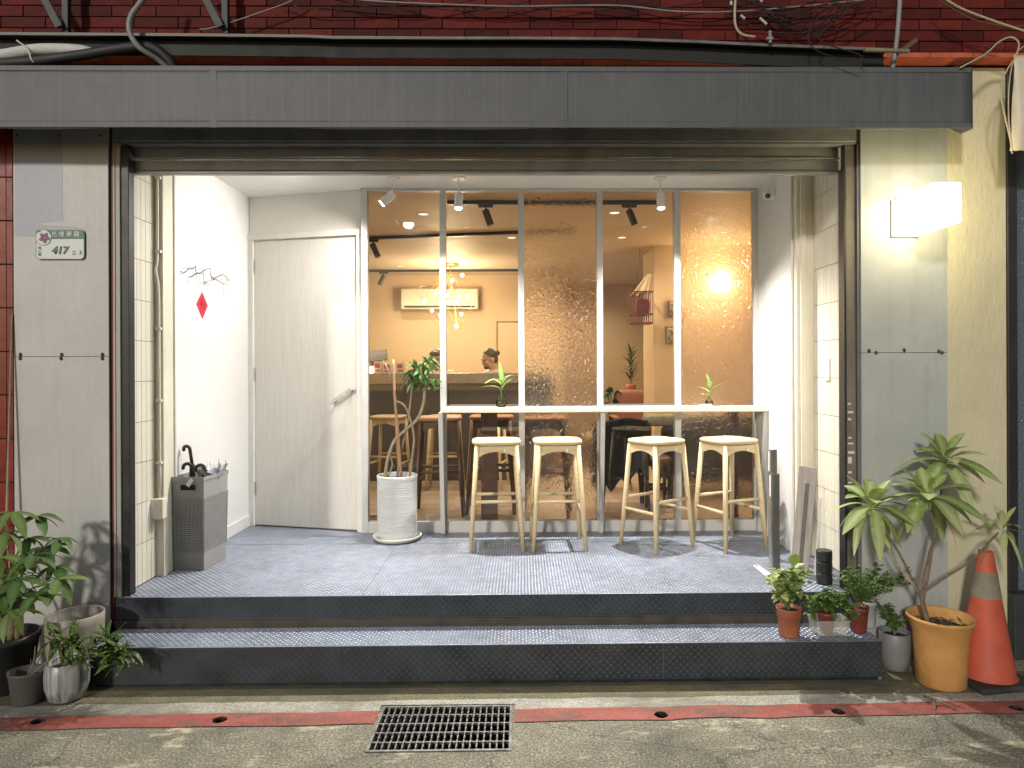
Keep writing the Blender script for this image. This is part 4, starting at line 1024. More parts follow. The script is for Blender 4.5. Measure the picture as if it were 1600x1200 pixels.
cable('cable', 'long light grey cable sagging across the bricks', 'cable', [(480, -8), (590, 2), (700, 7), (800, 10), (880, 9), (970, 9), (1060, 18), (1150, 18), (1250, 10), (1330, 2), (1380, -4)], 0.0045, greyc, 8, 3.62)
cable('cable', 'thin pale cable behind the left bracket', 'cable', [(312, 46), (330, 44), (370, 32), (420, 15), (450, 4), (470, -8)], 0.004, greyc, 6, 3.62)
cable('cable', 'thick cream cable hanging down beside the cable tangle', 'cable', [(1150, -10), (1148, 20), (1150, 42), (1160, 54), (1180, 58)], 0.007, creamc, 8, 3.60)
cable('cable', 'cream cable slanting down to the upper right corner', 'cable', [(1470, -6), (1500, 12), (1540, 28), (1600, 48), (1680, 70)], 0.0055, creamc, 8, 3.5)
cable('cable', 'brown cable sagging below the slanting cream one', 'cable', [(1462, -4), (1480, 8), (1520, 30), (1570, 41), (1600, 40)], 0.0035, M('brown_cable', (0.10, 0.075, 0.05), 0.6), 6, 3.55)
cable('cable', 'cream cable looping over the end of the awning', 'cable', [(1500, 106, 3.5), (1540, 84, 3.5), (1560, 66, 3.5), (1580, 58, 3.5), (1592, 68, 3.5), (1586, 90, 3.5), (1572, 112, 3.5), (1564, 140, 3.48), (1570, 180, 3.48), (1578, 215, 3.48), (1582, 240, 3.48)], 0.0042, creamc, 7, 3.5)
cable('cable', 'dark brown cable looping over the end of the awning', 'cable', [(1490, 106, 3.52), (1530, 90, 3.52), (1552, 70, 3.52), (1574, 60, 3.52), (1600, 62, 3.52)], 0.005, blackc, 7, 3.5)
cable('cable', 'pale cable hanging beside the rolled white tarpaulin', 'cable', [(1600, 72, 3.5), (1588, 84, 3.5), (1578, 120, 3.48), (1576, 180, 3.47), (1582, 236, 3.47)], 0.0035, creamc, 6, 3.5)
rg = random.Random(33)
for k in range(16):
    xa = rg.uniform(1130, 1230); pts = []
    xb = rg.uniform(1260, 1420)
    ya, yb = rg.uniform(-10, 30), rg.uniform(-12, 20)
    sag = rg.uniform(15, 48)
    for q in range(6):
        t_ = q / 5; pts.append((xa + (xb - xa) * t_ + rg.uniform(-6, 6), ya + (yb - ya) * t_ + sag * math.sin(PI * t_ * rg.uniform(0.85, 1.1)) * (1 - t_ * 0.3), 3.60 + rg.uniform(-0.03, 0.04)))
    cable('tangled_cable', 'thin black cable in the tangle over the right half of the channel', 'cable', pts, rg.uniform(0.0018, 0.0034), blackc, 5, 3.6, 'tangled black cables', 4)
for k in range(7):
    xa = 430 + 90 * k; cable('sagging_cable', 'thin black cable sagging along the bricks, %s from the left' % ('first', 'second', 'third', 'fourth', 'fifth', 'sixth', 'seventh')[k], 'cable', [(xa, rg.uniform(-6, 6)), (xa + 60, rg.uniform(8, 18)), (xa + 130, rg.uniform(10, 20)), (xa + 220, rg.uniform(0, 10))], 0.003, blackc, 5, 3.64, 'black cables sagging along the bricks')
for k, pts in enumerate(([(1300, -5), (1270, 40), (1262, 60), (1275, 78), (1300, 88), (1345, 104)], [(1330, -5), (1295, 40), (1280, 60), (1300, 72), (1340, 84), (1350, 95)])):
    cable('drooping_cable', ('black cable drooping in front of the steel channel down to the awning', 'black cable drooping close before the vertical pipe')[k], 'cable', pts, 0.003, blackc, 6, 3.45)
for k, (a, b_) in enumerate((((1187, 28), (1198, 38)), ((1157, 24), (1164, 29)), ((1142, 2), (1143, 8)), ((1188, -1), (1191, 3)))):
    pa, pb = W(*a, 3.57), W(*b_, 3.57); mb = MB(); mb.tube([pa, pb], 0.007, 8); tag(obj('cable_sleeve', mb, M('pale_sleeve', (0.45, 0.44, 0.42), 0.6), smooth=False), 'short pale sleeve clipped on the tangled cables', 'sleeve', 'pale sleeves on the cable tangle')
t = thing('cable_clamp', 'small grey clamp on the steel channel below the cable tangle', 'clamp', W(1203, 66, 3.52))
p = ORG[t]; mb = MB(); mb.box(p.x - 0.006, p.x + 0.006, p.y - 0.006, p.y + 0.006, p.z - 0.004, p.z + 0.045); obj('stem', mb, greyc, t); mb = MB(); mb.box(p.x - 0.018, p.x + 0.014, p.y - 0.008, p.y + 0.008, p.z + 0.012, p.z + 0.024); mb.ball((p.x, p.y, p.z + 0.05), 0.010, 8, 5); obj('jaw', mb, greyc, t)
cable('standpipe', 'thin grey vertical pipe at the right end of the channel', 'pipe', [(1408, -40, 3.58), (1404, 30, 3.58), (1399, 80, 3.58), (1394, 112, 3.58)], 0.012, greyc, 10)
pa, pb = W(1350, 78, 3.5), W(1420, 80, 3.5); mb = MB(); mb.bar(pa, pb, 0.02, 0.016); tag(obj('batten', mb, M('old_batten', (0.20, 0.17, 0.12), 0.8, var=0.3), bevel=0.002), 'short weathered batten across the vertical pipe', 'batten')
pa, pb = W(1402, 84, 3.56), W(1432, 62, 3.56); mb = MB(); mb.bar(pa, pb, 0.012, 0.022); tag(obj('bracket_strap', mb, M('rusty_strap', (0.10, 0.07, 0.05), 0.8)), 'rusty strap slanting behind the vertical pipe', 'strap')
# rolled tarpaulin at the right edge
ta = W(1577, 86, 3.5); tb = W(1577, 236, 3.5)
tm = M('cream_tarpaulin', (0.58, 0.52, 0.40), 0.5, var=0.1, bump=0.2, bscale=14)
mb = MB(); nx, nz = 10, 14; base = len(mb.v)
for j in range(nz + 1):
    q = j / nz; zz = ta.z + (tb.z - ta.z) * q
    for i in range(nx + 1):
        u = i / nx; xx = ta.x + 0.004 * math.sin(q * 9) + u * 0.5 + (0.02 * (1 - q) if u == 0 else 0)
        mb.v.append((xx, 3.5 + 0.012 * math.sin(u * 14 + q * 3) - 0.02 * math.sin(PI * q), zz))
for j in range(nz):
    for i in range(nx): k = base + j * (nx + 1) + i; mb.f.append((k, k + 1, k + nx + 2, k + nx + 1))
o = obj('tarpaulin', mb, tm, smooth=True); s_ = o.modifiers.new('cloth', 'SOLIDIFY'); s_.thickness = 0.006; tag(o, 'cream tarpaulin hanging at the upper right edge', 'tarpaulin')
# ================================================================ things on the porch
# ---------------------------------------------------------------- white ribbed planter with twisted stems
pp = WG(621, 843, ZP); 
wp = M('white_ribbed_planter', (0.60, 0.61, 0.60), 0.6, var=0.1, scale=4, bump=0.9, bscale=22, stretch=(0.6, 0.6, 9))
t = thing('planter', 'tall white ribbed cylinder planter on a saucer beside the door', 'planter', pp)
prof = [(0.137, 0.026)]
for k in range(30): prof += [(0.142 + 0.0012 * (k % 2), 0.034 + k * 0.0142)]
prof += [(0.146, 0.465), (0.141, 0.472), (0.132, 0.466), (0.130, 0.43), (0.02, 0.428)]
mb = MB(); mb.lathe(prof, pp, 40); obj('pot', mb, wp, t, smooth=True)
mb = MB(); mb.lathe([(0.12, 0.002), (0.155, 0.006), (0.176, 0.036), (0.170, 0.037), (0.152, 0.014), (0.05, 0.013)], pp, 40); obj('saucer', mb, M('white_saucer', (0.68, 0.66, 0.60), 0.45, var=0.06), t, smooth=True)
mb = MB(); mb.lathe([(0.1295, 0.40), (0.1295, 0.438), (0.06, 0.445), (0.001, 0.44)], pp, 24); obj('soil', mb, soil, t, smooth=True)
bark = M('pale_stem_bark', (0.30, 0.23, 0.15), 0.8, var=0.35, scale=30, bump=0.6, bscale=60)
YPL = pp.y
pt = thing('potted_dragon_plant', 'potted plant with bare twisted stems and dark leaf tufts in the white planter', 'plant', (pp.x, pp.y, ZP + 0.44))
def stem(pts, r, mat, root, name='stem', Y=YPL, n=8, seg=6):
    w = bez([W(p[0], p[1], (p[2] if len(p) > 2 else Y)) for p in pts], seg)
    rr = [r[0] + (r[1] - r[0]) * k / (len(w) - 1) for k in range(len(w))]
    mb = MB(); mb.tube(w, rr, n); return obj(name, mb, mat, root, smooth=True)
stem([(602, 748, YPL), (605, 722), (616, 690), (634, 672), (652, 655), (661, 632), (664, 606)], (0.013, 0.010), bark, pt)
stem([(640, 748), (644, 715), (647, 685), (641, 655), (632, 634), (618, 626)], (0.010, 0.007), bark, pt)
stem([(620, 748, YPL + .03), (628, 700, YPL + .03), (636, 668), (641, 630), (645, 598)], (0.008, 0.006), bark, pt)
stem([(606, 745), (613, 728), (611, 715), (608, 705)], (0.007, 0.005), bark, pt)
stem([(627, 748), (622, 680), (617, 620), (614, 562)], (0.011, 0.010), M('bamboo_stake', (0.36, 0.20, 0.11), 0.6, var=0.25, scale=20, stretch=(1, 1, 0.3)), pt, 'bamboo_stake')
stem([(610, 590), (606, 578), (600, 566), (597, 562)], (0.006, 0.003), bark, pt, 'twig')
LEAFM = {}
def leaf_me(key, L, Wd, droop, fold, mat, n=7, shape=0.45):
    k = (key, L, Wd, droop, fold)
    if k not in LEAFM:
        mb = MB(); mb.leaf((0, 0, 0), 0, 0, L, Wd, droop, fold, n, 0, shape); me = mb.mesh('leaf', smooth=True, normals=False); me.materials.append(mat); LEAFM[k] = me
    return LEAFM[k]
def leaf_at(root, me, pos, az, pitch, roll=0, s=1.0, name='leaf'):
    m = Matrix.Translation(pos) @ Matrix.Rotation(az, 4, 'Z') @ Matrix.Rotation(pitch, 4, 'X') @ Matrix.Rotation(roll, 4, 'Y') @ Matrix.Scale(s, 4)
    return share(name, me, root, mat4=m)
dk = LEAF('dark_green_leaf', (0.045, 0.115, 0.035), (0.10, 0.2, 0.06), 0.35)
rg = random.Random(8)
for cx, cy, n_, sp in ((655, 588, 26, 1.0), (666, 572, 26, 0.9), (647, 580, 22, 0.9), (660, 604, 12, 0.7), (674, 598, 9, 0.8)):
    for k in range(n_):
        p = W(cx + rg.uniform(-9, 9), cy + rg.uniform(-12, 14), YPL + rg.uniform(-0.05, 0.05))
        leaf_at(pt, leaf_me('dk', 0.11, 0.030, rg.choice((0.2, 0.5, 0.8)), 0.4, dk), p, rg.uniform(0, 6.28), rg.uniform(-0.2, 1.3), rg.uniform(-.4, .4), sp * rg.uniform(0.7, 1.15))

# ---------------------------------------------------------------- laundry basket with umbrellas
bg = M('grey_basket_plastic', (0.30, 0.295, 0.29), 0.5, var=0.1, scale=9)
bc_ = WG(313, 877, ZP)
BA = R(-4)
BW, BD, BH_ = 0.20, 0.30, 0.55
bk = thing('umbrella_basket', 'grey perforated plastic basket holding umbrellas by the white wall', 'basket', (-2.04, 4.42, ZP), BA)
bk.scale = (1, 1, 1.05)
def bside(u, v, s):   # outline half sizes at height q
    return None
def tap(q): return 0.90 + 0.10 * q
mb_low, mb_top = MB(), MB()
def wallstrip(mb, z0, z1, th=0.004):
    q0, q1 = z0 / BH_, z1 / BH_
    for ax in range(4):
        c0 = [(-BW / 2, -BD / 2), (BW / 2, -BD / 2), (BW / 2, BD / 2), (-BW / 2, BD / 2)][ax]; c1 = [(-BW / 2, -BD / 2), (BW / 2, -BD / 2), (BW / 2, BD / 2), (-BW / 2, BD / 2)][(ax + 1) % 4]
        P = lambda c, q, z, k: (c[0] * tap(q) * k, c[1] * tap(q) * k, z)
        kk = 0.97
        mb.hexa([P(c0, q0, z0, 1), P(c1, q0, z0, 1), P(c1, q0, z0, kk), P(c0, q0, z0, kk), P(c0, q1, z1, 1), P(c1, q1, z1, 1), P(c1, q1, z1, kk), P(c0, q1, z1, kk)])
mb = MB(); wallstrip(mb, 0.001, 0.105); mb.box(-BW / 2 * 0.9, BW / 2 * 0.9, -BD / 2 * 0.9, BD / 2 * 0.9, 0.0, 0.006); obj('lower_band', mb, bg, bk, bevel=0.004)
mb = MB()
for k in range(13): wallstrip(mb, 0.010 + k * 0.007, 0.0135 + k * 0.007); 
for i_, (x_, y_, z_) in enumerate(mb.v): mb.v[i_] = (x_ * 1.006, y_ * 1.006, z_)
obj('rib_lines', mb, bg, bk, kind='stuff')
mb = MB(); wallstrip(mb, 0.425, 0.53); obj('upper_band', mb, bg, bk, bevel=0.003)
mb = MB(); wallstrip(mb, 0.528, 0.552)
for i_, (x_, y_, z_) in enumerate(mb.v): mb.v[i_] = (x_ * 1.035, y_ * 1.035, z_)
obj('rim', mb, bg, bk, bevel=0.004)
mb = MB()     # perforated walls: crossing ribs
NV = 22
for ax in range(4):
    cs = [(-BW / 2, -BD / 2), (BW / 2, -BD / 2), (BW / 2, BD / 2), (-BW / 2, BD / 2)]; c0, c1 = Vector(cs[ax]), Vector(cs[(ax + 1) % 4])
    for k in range(NV + 1):
        c = c0.lerp(c1, k / NV); w = 0.0045 if 0 < k < NV else 0.012
        a = Vector((c.x * tap(0.19) * 0.985, c.y * tap(0.19) * 0.985, 0.104)); b_ = Vector((c.x * tap(0.775) * 0.985, c.y * tap(0.775) * 0.985, 0.426)); mb.bar(a, b_, w, 0.004, up=(c1 - c0).to_3d().cross(Vector((0, 0, 1))))
    for k in range(28):
        z_ = 0.11 + 0.0115 * k; q = tap(z_ / BH_) * 0.985
        mb.bar((c0.x * q, c0.y * q, z_), (c1.x * q, c1.y * q, z_), 0.004, 0.0045)
obj('perforated_wall', mb, bg, bk, kind='stuff')
q = tap(0.9)
mb = MB(); mb.box(-0.045, 0.045, -BD / 2 * q - 0.006, -BD / 2 * q - 0.003, 0.475, 0.505); obj('handle_slot', mb, M('slot_shadow', (0.012, 0.012, 0.012), 0.9), bk)
mb = MB(); mb.bar((0.0, -BD / 2 * q - 0.009, 0.50), (0.03, -BD / 2 * q - 0.009, 0.54), 0.026, 0.003, up=(0, 1, 0)); obj('price_tag', mb, spot_white, bk)
# umbrellas (each stands in the basket)
bo = Vector((-2.04, 4.42, ZP)); rot = Matrix.Rotation(BA, 3, 'Z')
vinyl = clear_glass('clear_vinyl', (0.86, 0.87, 0.88), 1.3)
cloths = [M('black_umbrella_cloth', (0.02, 0.02, 0.022), 0.6, var=0.2), M('navy_umbrella_cloth', (0.02, 0.025, 0.04), 0.6, var=0.2), M('white_umbrella_cloth', (0.7, 0.7, 0.7), 0.5, var=0.05)]
hm = M('dark_umbrella_handle', (0.028, 0.02, 0.016), 0.35, var=0.4)
def umbrella(label, top, lean, ztop, hook_dir, cm, hook=0.03, handle_len=0.11, drop=True):
    b0 = bo + rot @ Vector((*lean, 0.03)); tp_ = bo + rot @ Vector((*top, ztop))
    t = thing('umbrella', label, 'umbrella', b0, 0, 'umbrellas in the grey basket')
    d = (tp_ - b0).normalized(); L = (tp_ - b0).length
    mb = MB(); mb.tube([b0, tp_], 0.005, 8); obj('shaft', mb, steel, t, smooth=True)
    mb = MB(); s = [b0 + d * L * q for q in (0.02, 0.12, 0.55, 0.72)]
    base = len(mb.v); N = 16
    for k, (p, r_) in enumerate(zip(s, (0.008, 0.014, 0.034, 0.026))):
        for j in range(N):
            a = 2 * PI * j / N; rr = r_ * (1.15 if j % 2 else 0.8); mb.v.append(tuple(p + Vector((math.cos(a) * rr, math.sin(a) * rr, 0))))
    for k in range(3):
        for j in range(N): mb.f.append((base + k * N + j, base + k * N + (j + 1) % N, base + (k + 1) * N + (j + 1) % N, base + (k + 1) * N + j))
    obj('canopy', mb, cm, t)
    hv = (rot @ Vector((math.cos(hook_dir), math.sin(hook_dir), 0))).normalized()
    pts = [tp_ - d * handle_len, tp_] + [tp_ + hv * hook * (1 - math.cos(a)) + d * hook * math.sin(a) for a in (0.6, 1.2, 1.7, 2.3, 2.8, 3.3, 3.7)]
    mb = MB(); mb.tube(bez(pts, 4), 0.0105, 10); obj('handle', mb, hm, t, smooth=True)
    return t
umbrella('umbrella with tall black crook handle leaning out of the basket', (-0.055, -0.03), (0.02, 0.02), 0.735, R(180), cloths[0], 0.020, 0.20)
umbrella('umbrella with a short dark hook handle at the middle of the basket', (-0.03, -0.06), (-0.05, -0.09), 0.625, R(190), cloths[1], 0.024)
umbrella('umbrella with a dark hook handle near the basket front corner', (0.055, -0.06), (0.02, -0.10), 0.615, R(190), cloths[0], 0.026)
# clear vinyl umbrella with loose folds
b0 = bo + rot @ Vector((0.05, 0.06, 0.03)); t = thing('umbrella', 'clear vinyl umbrella with loose folds sticking out of the basket', 'umbrella', b0, 0, 'umbrellas in the grey basket')
tp_ = bo + rot @ Vector((0.03, 0.03, 0.66))
mb = MB(); mb.tube([b0, tp_], 0.004, 8); obj('shaft', mb, steel, t, smooth=True)
mb = MB(); base = 0; N = 18; rg = random.Random(2)
fr = [rg.uniform(0.7, 1.35) for _ in range(N)]
for k, (z_, r_) in enumerate(((0.30, 0.02), (0.45, 0.05), (0.56, 0.085), (0.62, 0.11))):
    for j in range(N):
        a = 2 * PI * j / N; rr = r_ * (1 + (fr[j] - 1) * (k / 3)); v_ = bo + rot @ Vector((0.03 + math.cos(a) * rr * 0.8, 0.03 + math.sin(a) * rr, z_ + (fr[(j * 5) % N] - 1) * 0.06 * (k / 3))); mb.v.append(tuple(v_))
for k in range(3):
    for j in range(N): mb.f.append((k * N + j, k * N + (j + 1) % N, (k + 1) * N + (j + 1) % N, (k + 1) * N + j))
cn = obj('canopy', mb, vinyl, t)
for j in range(0, N, 3):
    v_ = Vector(mb.v[3 * N + j]); m2 = MB(); m2.tube([v_ + Vector((0, 0, -0.05)), v_ + Vector((0, 0, 0.018))], 0.0016, 6); obj('rib_tip', m2, black_plastic, cn)

# ---------------------------------------------------------------- wire wall art and red paper diamond on the left wall
XWL = -2.16
def LWp(px, py, off=0.012):
    """point on the white left wall seen at a pixel"""
    d = W(px, py, 1.0) - Vector((0, 0, CAMZ)); t_ = (XWL + off) / d.x; return Vector((0, 0, CAMZ)) + d * t_
wire = M('thin_dark_wire', (0.03, 0.03, 0.035), 0.45, 0.4)
c0 = LWp(320, 435)
wa = thing('wire_wall_art', 'black wire line drawing of mountains and roofs on the white wall', 'wall art', c0)
for pts in ([(282, 424), (288, 426), (294, 421), (293, 420)], [(296, 418), (301, 420), (306, 416), (306, 424), (312, 427), (322, 421), (329, 420), (330, 431), (337, 434), (347, 429), (354, 433), (359, 439)], [(295, 431), (301, 432), (308, 427), (318, 428), (319, 440), (327, 439), (336, 436), (344, 440), (348, 444)]):
    mb = MB(); mb.tube(bez([LWp(*p) for p in pts], 5), 0.0026, 6); obj('wire', mb, wire, wa, smooth=True)
for pts in ([(281, 419), (296, 419)], [(310, 421), (322, 421)], [(295, 446), (295, 437), (307, 437), (307, 428)], [(310, 446), (310, 440), (330, 445), (330, 428), (320, 426)], [(319, 452), (319, 442), (328, 444)], [(345, 436), (358, 438)], [(347, 440), (358, 442), (358, 454), (348, 452)], [(349, 461), (349, 443), (358, 444)]):
    mb = MB(); mb.tube([LWp(*p) for p in pts], 0.0012, 5); obj('fine_wire', mb, wire, wa)
dp = [LWp(316, 456, 0.003), LWp(325, 478, 0.003), LWp(316.5, 498.5, 0.003), LWp(307, 475, 0.003)]
red = M('red_paper', (0.55, 0.02, 0.045), 0.6, var=0.15, scale=30)
dd = thing('paper_diamond', 'red paper diamond stuck below the wire drawing', 'paper charm', dp[2])
mb = MB(); off = Vector((-0.0022, 0, 0)); mb.hexa([dp[0] + off, dp[1] + off, dp[2] + off, dp[3] + off, *dp]); obj('sheet', mb, red, dd)
pk = M('dark_red_ink', (0.25, 0.01, 0.03), 0.6)
rg = random.Random(1)
cdp = (dp[0] + dp[2]) / 2
for k in range(14):
    q = Vector((0.0015, rg.uniform(-0.035, 0.035), rg.uniform(-0.05, 0.05))); a = rg.choice((0, 1.57, 0.8)); dv = Vector((0, math.cos(a), math.sin(a))) * rg.uniform(0.008, 0.018)
    mb = MB(); mb.bar(cdp + q - dv, cdp + q + dv, 0.0035, 0.001, up=(1, 0, 0)); obj('brush_stroke', mb, pk, dd)

# ---------------------------------------------------------------- vases on the bar
vglass = clear_glass('vase_glass', (0.90, 0.93, 0.90), 1.5)
green_l = LEAF('fresh_green_leaf', (0.15, 0.28, 0.05), (0.3, 0.42, 0.12))
def vase(px, label, plabel, scale=1.0, Y=5.10, nleaf=7, seed=1, llen=0.16):
    p = Vector((WX(px, Y), Y, BZ)); s = scale
    t = thing('glass_vase', label, 'vase', p)
    mb = MB(); mb.lathe([(0.026 * s, 0.002), (0.040 * s, 0.012 * s), (0.043 * s, 0.03 * s), (0.036 * s, 0.055 * s), (0.016 * s, 0.08 * s), (0.012 * s, 0.10 * s), (0.012 * s, 0.125 * s), (0.017 * s, 0.135 * s)], p, 20, close=False); mb.quad(*[(p.x + 0.026 * s * math.cos(2 * PI * k / 20), p.y + 0.026 * s * math.sin(2 * PI * k / 20), p.z + 0.002) for k in range(20)])
    obj('body', mb, vglass, t, smooth=True, normals=False)
    mb = MB(); mb.lathe([(0.024 * s, 0.006), (0.037 * s, 0.014 * s), (0.039 * s, 0.03 * s), (0.035 * s, 0.048 * s)], p, 20); obj('water', mb, clear_glass('vase_water', (0.75, 0.74, 0.58), 1.33), t, smooth=True)
    r2 = random.Random(seed)
    s_ = thing('leaf_sprig', plabel, 'plant', p + Vector((0, 0, 0.02)))
    top = p + Vector((0.003, 0, 0.19 * s)); mb = MB(); mb.tube([p + Vector((0.006, 0, 0.012)), p + Vector((0, 0, 0.10 * s)), top], [0.003, 0.003, 0.002], 6); obj('stem', mb, green_l, s_)
    for k in range(nleaf):
        a = 2 * PI * k / nleaf + r2.uniform(-.3, .3)
        leaf_at(s_, leaf_me('gr', 0.16, 0.042, r2.choice((0.35, 0.6)), 0.3, green_l), top + Vector((0, 0, -0.03 * (k % 3))), a, r2.uniform(0.3, 1.1), 0, llen / 0.16 * r2.uniform(0.7, 1.1))
    leaf_at(s_, leaf_me('gr', 0.16, 0.042, 0.1, 0.3, green_l), top, 0.4, 1.35, 0, llen / 0.16)
vase(783, 'small bottle shaped glass vase on the bar above the first stool', 'green leaf sprig in the glass vase', 1.0, nleaf=7)
vase(1108, 'small glass vase at the right of the bar behind white cups', 'pale green leaf sprig at the right of the bar', 0.7, Y=5.16, nleaf=6, seed=4, llen=0.12)
p = W(1103, 634, 5.07); t = thing('paper_packet', 'small white paper packet lying on the right of the bar', 'packet', (p.x, 5.07, BZ)); mb = MB(); m_ = Matrix.Translation((p.x, 5.07, BZ + 0.009)) @ Matrix.Rotation(0.3, 4, 'Z'); mb.mbox(m_, 0.045, 0.02, 0.008); obj('wrapper', mb, M('white_paper', (0.72, 0.73, 0.74), 0.6, var=0.05), t, bevel=0.004); mb = MB(); mb.mbox(m_ @ Matrix.Translation((0.015, 0, 0.0085)), 0.012, 0.0205, 0.0003); obj('print_band', mb, M('pale_blue_print', (0.35, 0.5, 0.6), 0.6), t)

# ---------------------------------------------------------------- right end of the porch
for px, topy, boty, lb_ in ((1209, 702, 884, 'shorter standing aluminium channel post in front at the right end of the bar'), (1204, 702, 880, 'taller aluminium channel post leaning by the white wall')):
    pass
def post(px0, px1, ytop, ybot, label):
    p = WG((px0 + px1) / 2, ybot, ZP); ppm = F / p.y; w = (px1 - px0) / ppm; h = (ybot - ytop) / ppm
    t = thing('channel_post', label, 'post', p); d = 0.035
    mb = MB(); mb.box(p.x - w / 2, p.x + w / 2, p.y, p.y + 0.005, ZP + 0.0005, ZP + h); mb.box(p.x - w / 2, p.x - w / 2 + 0.006, p.y + 0.0052, p.y + 0.04, ZP + 0.0005, ZP + h); mb.box(p.x + w / 2 - 0.006, p.x + w / 2, p.y + 0.0052, p.y + 0.04, ZP + 0.0005, ZP + h)
    obj('profile', mb, M('grey_aluminium', (0.24, 0.24, 0.23), 0.35, 0.8, var=0.15, scale=20, stretch=(1, 1, 0.1)), t, bevel=0.002)
    mb = MB(); mb.box(p.x - w / 2 - 0.009, p.x - w / 2 - 0.001, p.y + 0.001, p.y + 0.04, ZP + 0.0005, ZP + h); obj('bright_face', mb, steel, t)
    mb = MB(); mb.box(p.x - w / 2 - 0.0105, p.x - w / 2 - 0.0092, p.y + 0.008, p.y + 0.03, ZP + h - 0.14, ZP + h - 0.01); obj('sticker', mb, spot_white, t)
post(1206, 1215, 702, 876, 'tall aluminium channel post standing by the right inner wall')
post(1208, 1219, 740, 890, 'shorter aluminium channel post standing just before the tall one')
# leaning boards
lam = WOOD('grey_weathered_board', (0.30, 0.265, 0.235), (0.48, 0.44, 0.40), 0.6, (9, 9, 0.8), 5, 0.2)
for k, (dx, dy, w, h, lb_) in enumerate(((-0.005, 0.0, 0.10, 0.64, 'wide pale grey board leaning against the right tiled wall'), (0.055, 0.07, 0.07, 0.60, 'second grey board leaning behind the wide one'), (0.085, -0.03, 0.012, 0.46, 'thin white strip leaning beside the boards'))):
    t = thing('leaning_board', lb_, 'board', (1.65 + dx, 4.10 + dy, ZP), 0, 'boards leaning on the right wall')
    mb = MB(); m_ = Matrix.Translation((1.69 + dx * 0.8, 4.12 + dy, ZP + h / 2 + 0.004)) @ Matrix.Rotation(R(5), 4, 'Y') @ Matrix.Rotation(R(-20), 4, 'Z'); mb.mbox(m_, w / 2, 0.008, h / 2); obj('board', mb, lam if k < 2 else white_trim, t, bevel=0.002)
    if k == 0: mb = MB(); mb.mbox(m_ @ Matrix.Translation((0.004, -0.0095, -0.02)), 0.012, 0.001, h / 2 - 0.08); obj('groove', mb, M('board_groove', (0.16, 0.14, 0.12), 0.7, var=0.3, scale=20), t)
pr_ = WG(1297, 914, ZP)
t = thing('rubber_roll', 'short black rubber roll standing at the foot of the right guide', 'roll', pr_ + Vector((-0.02, 0.03, 0)))
for k in range(3):
    mb = MB(); mb.lathe([(0.040, 0.002 + 0.064 * k), (0.044, 0.008 + 0.064 * k), (0.044, 0.058 + 0.064 * k), (0.040, 0.064 + 0.064 * k)], ORG[t], 24); obj('ring', mb, black_plastic, t, smooth=False)
p = WG(1250, 893, ZP); t = thing('rubble_bag', 'small torn dark packet lying by the right inner wall', 'packet', p)
mb = MB(); m_ = Matrix.Translation(p + Vector((0, 0, 0.05))) @ Matrix.Rotation(0.5, 4, 'Y'); mb.mbox(m_, 0.02, 0.02, 0.05); obj('packet', mb, M('brown_packet', (0.08, 0.04, 0.025), 0.7, var=0.6, scale=50), t, bevel=0.01)
mb = MB(); mb.mbox(m_ @ Matrix.Translation((0.026, 0, 0)), 0.004, 0.018, 0.048); obj('torn_edge', mb, spot_white, t)
# flyer on the deck
a, b_, c_, d_ = WG(1176, 884, ZP + .004), WG(1184, 882, ZP + .004), WG(1205, 897, ZP + .004), WG(1195, 900, ZP + .004)
t = thing('flyer', 'printed paper flyer lying on the deck before the posts', 'paper', a); mb = MB(); dz = Vector((0, 0, 0.0012)); mb.hexa([a, d_, c_, b_, a + dz, d_ + dz, c_ + dz, b_ + dz]); obj('sheet', mb, M('printed_paper', (0.55, 0.55, 0.56), 0.6, var=0.25, scale=80), t)
mb = MB(); q = lambda u, v_: (a.lerp(d_, u)).lerp(b_.lerp(c_, u), v_) + Vector((0, 0, 0.0016)); mb.quad(q(.05, .2), q(.16, .2), q(.16, .8), q(.05, .8)); obj('print_spot', mb, M('orange_print', (0.55, 0.16, 0.08), 0.6), t)
# dome camera under the ceiling at the right
p = W(1211, 297, 4.75); p.z = ZC
t = thing('security_camera', 'small white turret security camera high on the right inner wall', 'camera', (1.80, 4.90, 2.84)); p = ORG[t]
mb = MB(); mb.tube([p + Vector((-0.0005, 0, 0)), p + Vector((-0.02, 0, 0)), p + Vector((-0.03, 0, 0))], [0.048, 0.048, 0.040], 24); obj('base', mb, spot_white, t, smooth=True)
mb = MB(); mb.ball(p + Vector((-0.045, 0, -0.008)), 0.036, 20, 12); bl_ = obj('ball', mb, spot_white, t, smooth=True)
dv = Vector((-0.25, -0.9, -0.4)).normalized(); q = p + Vector((-0.045, 0, -0.008)); mb = MB(); mb.tube([q + dv * 0.028, q + dv * 0.0355], 0.017, 18); obj('lens', mb, black_plastic, bl_)

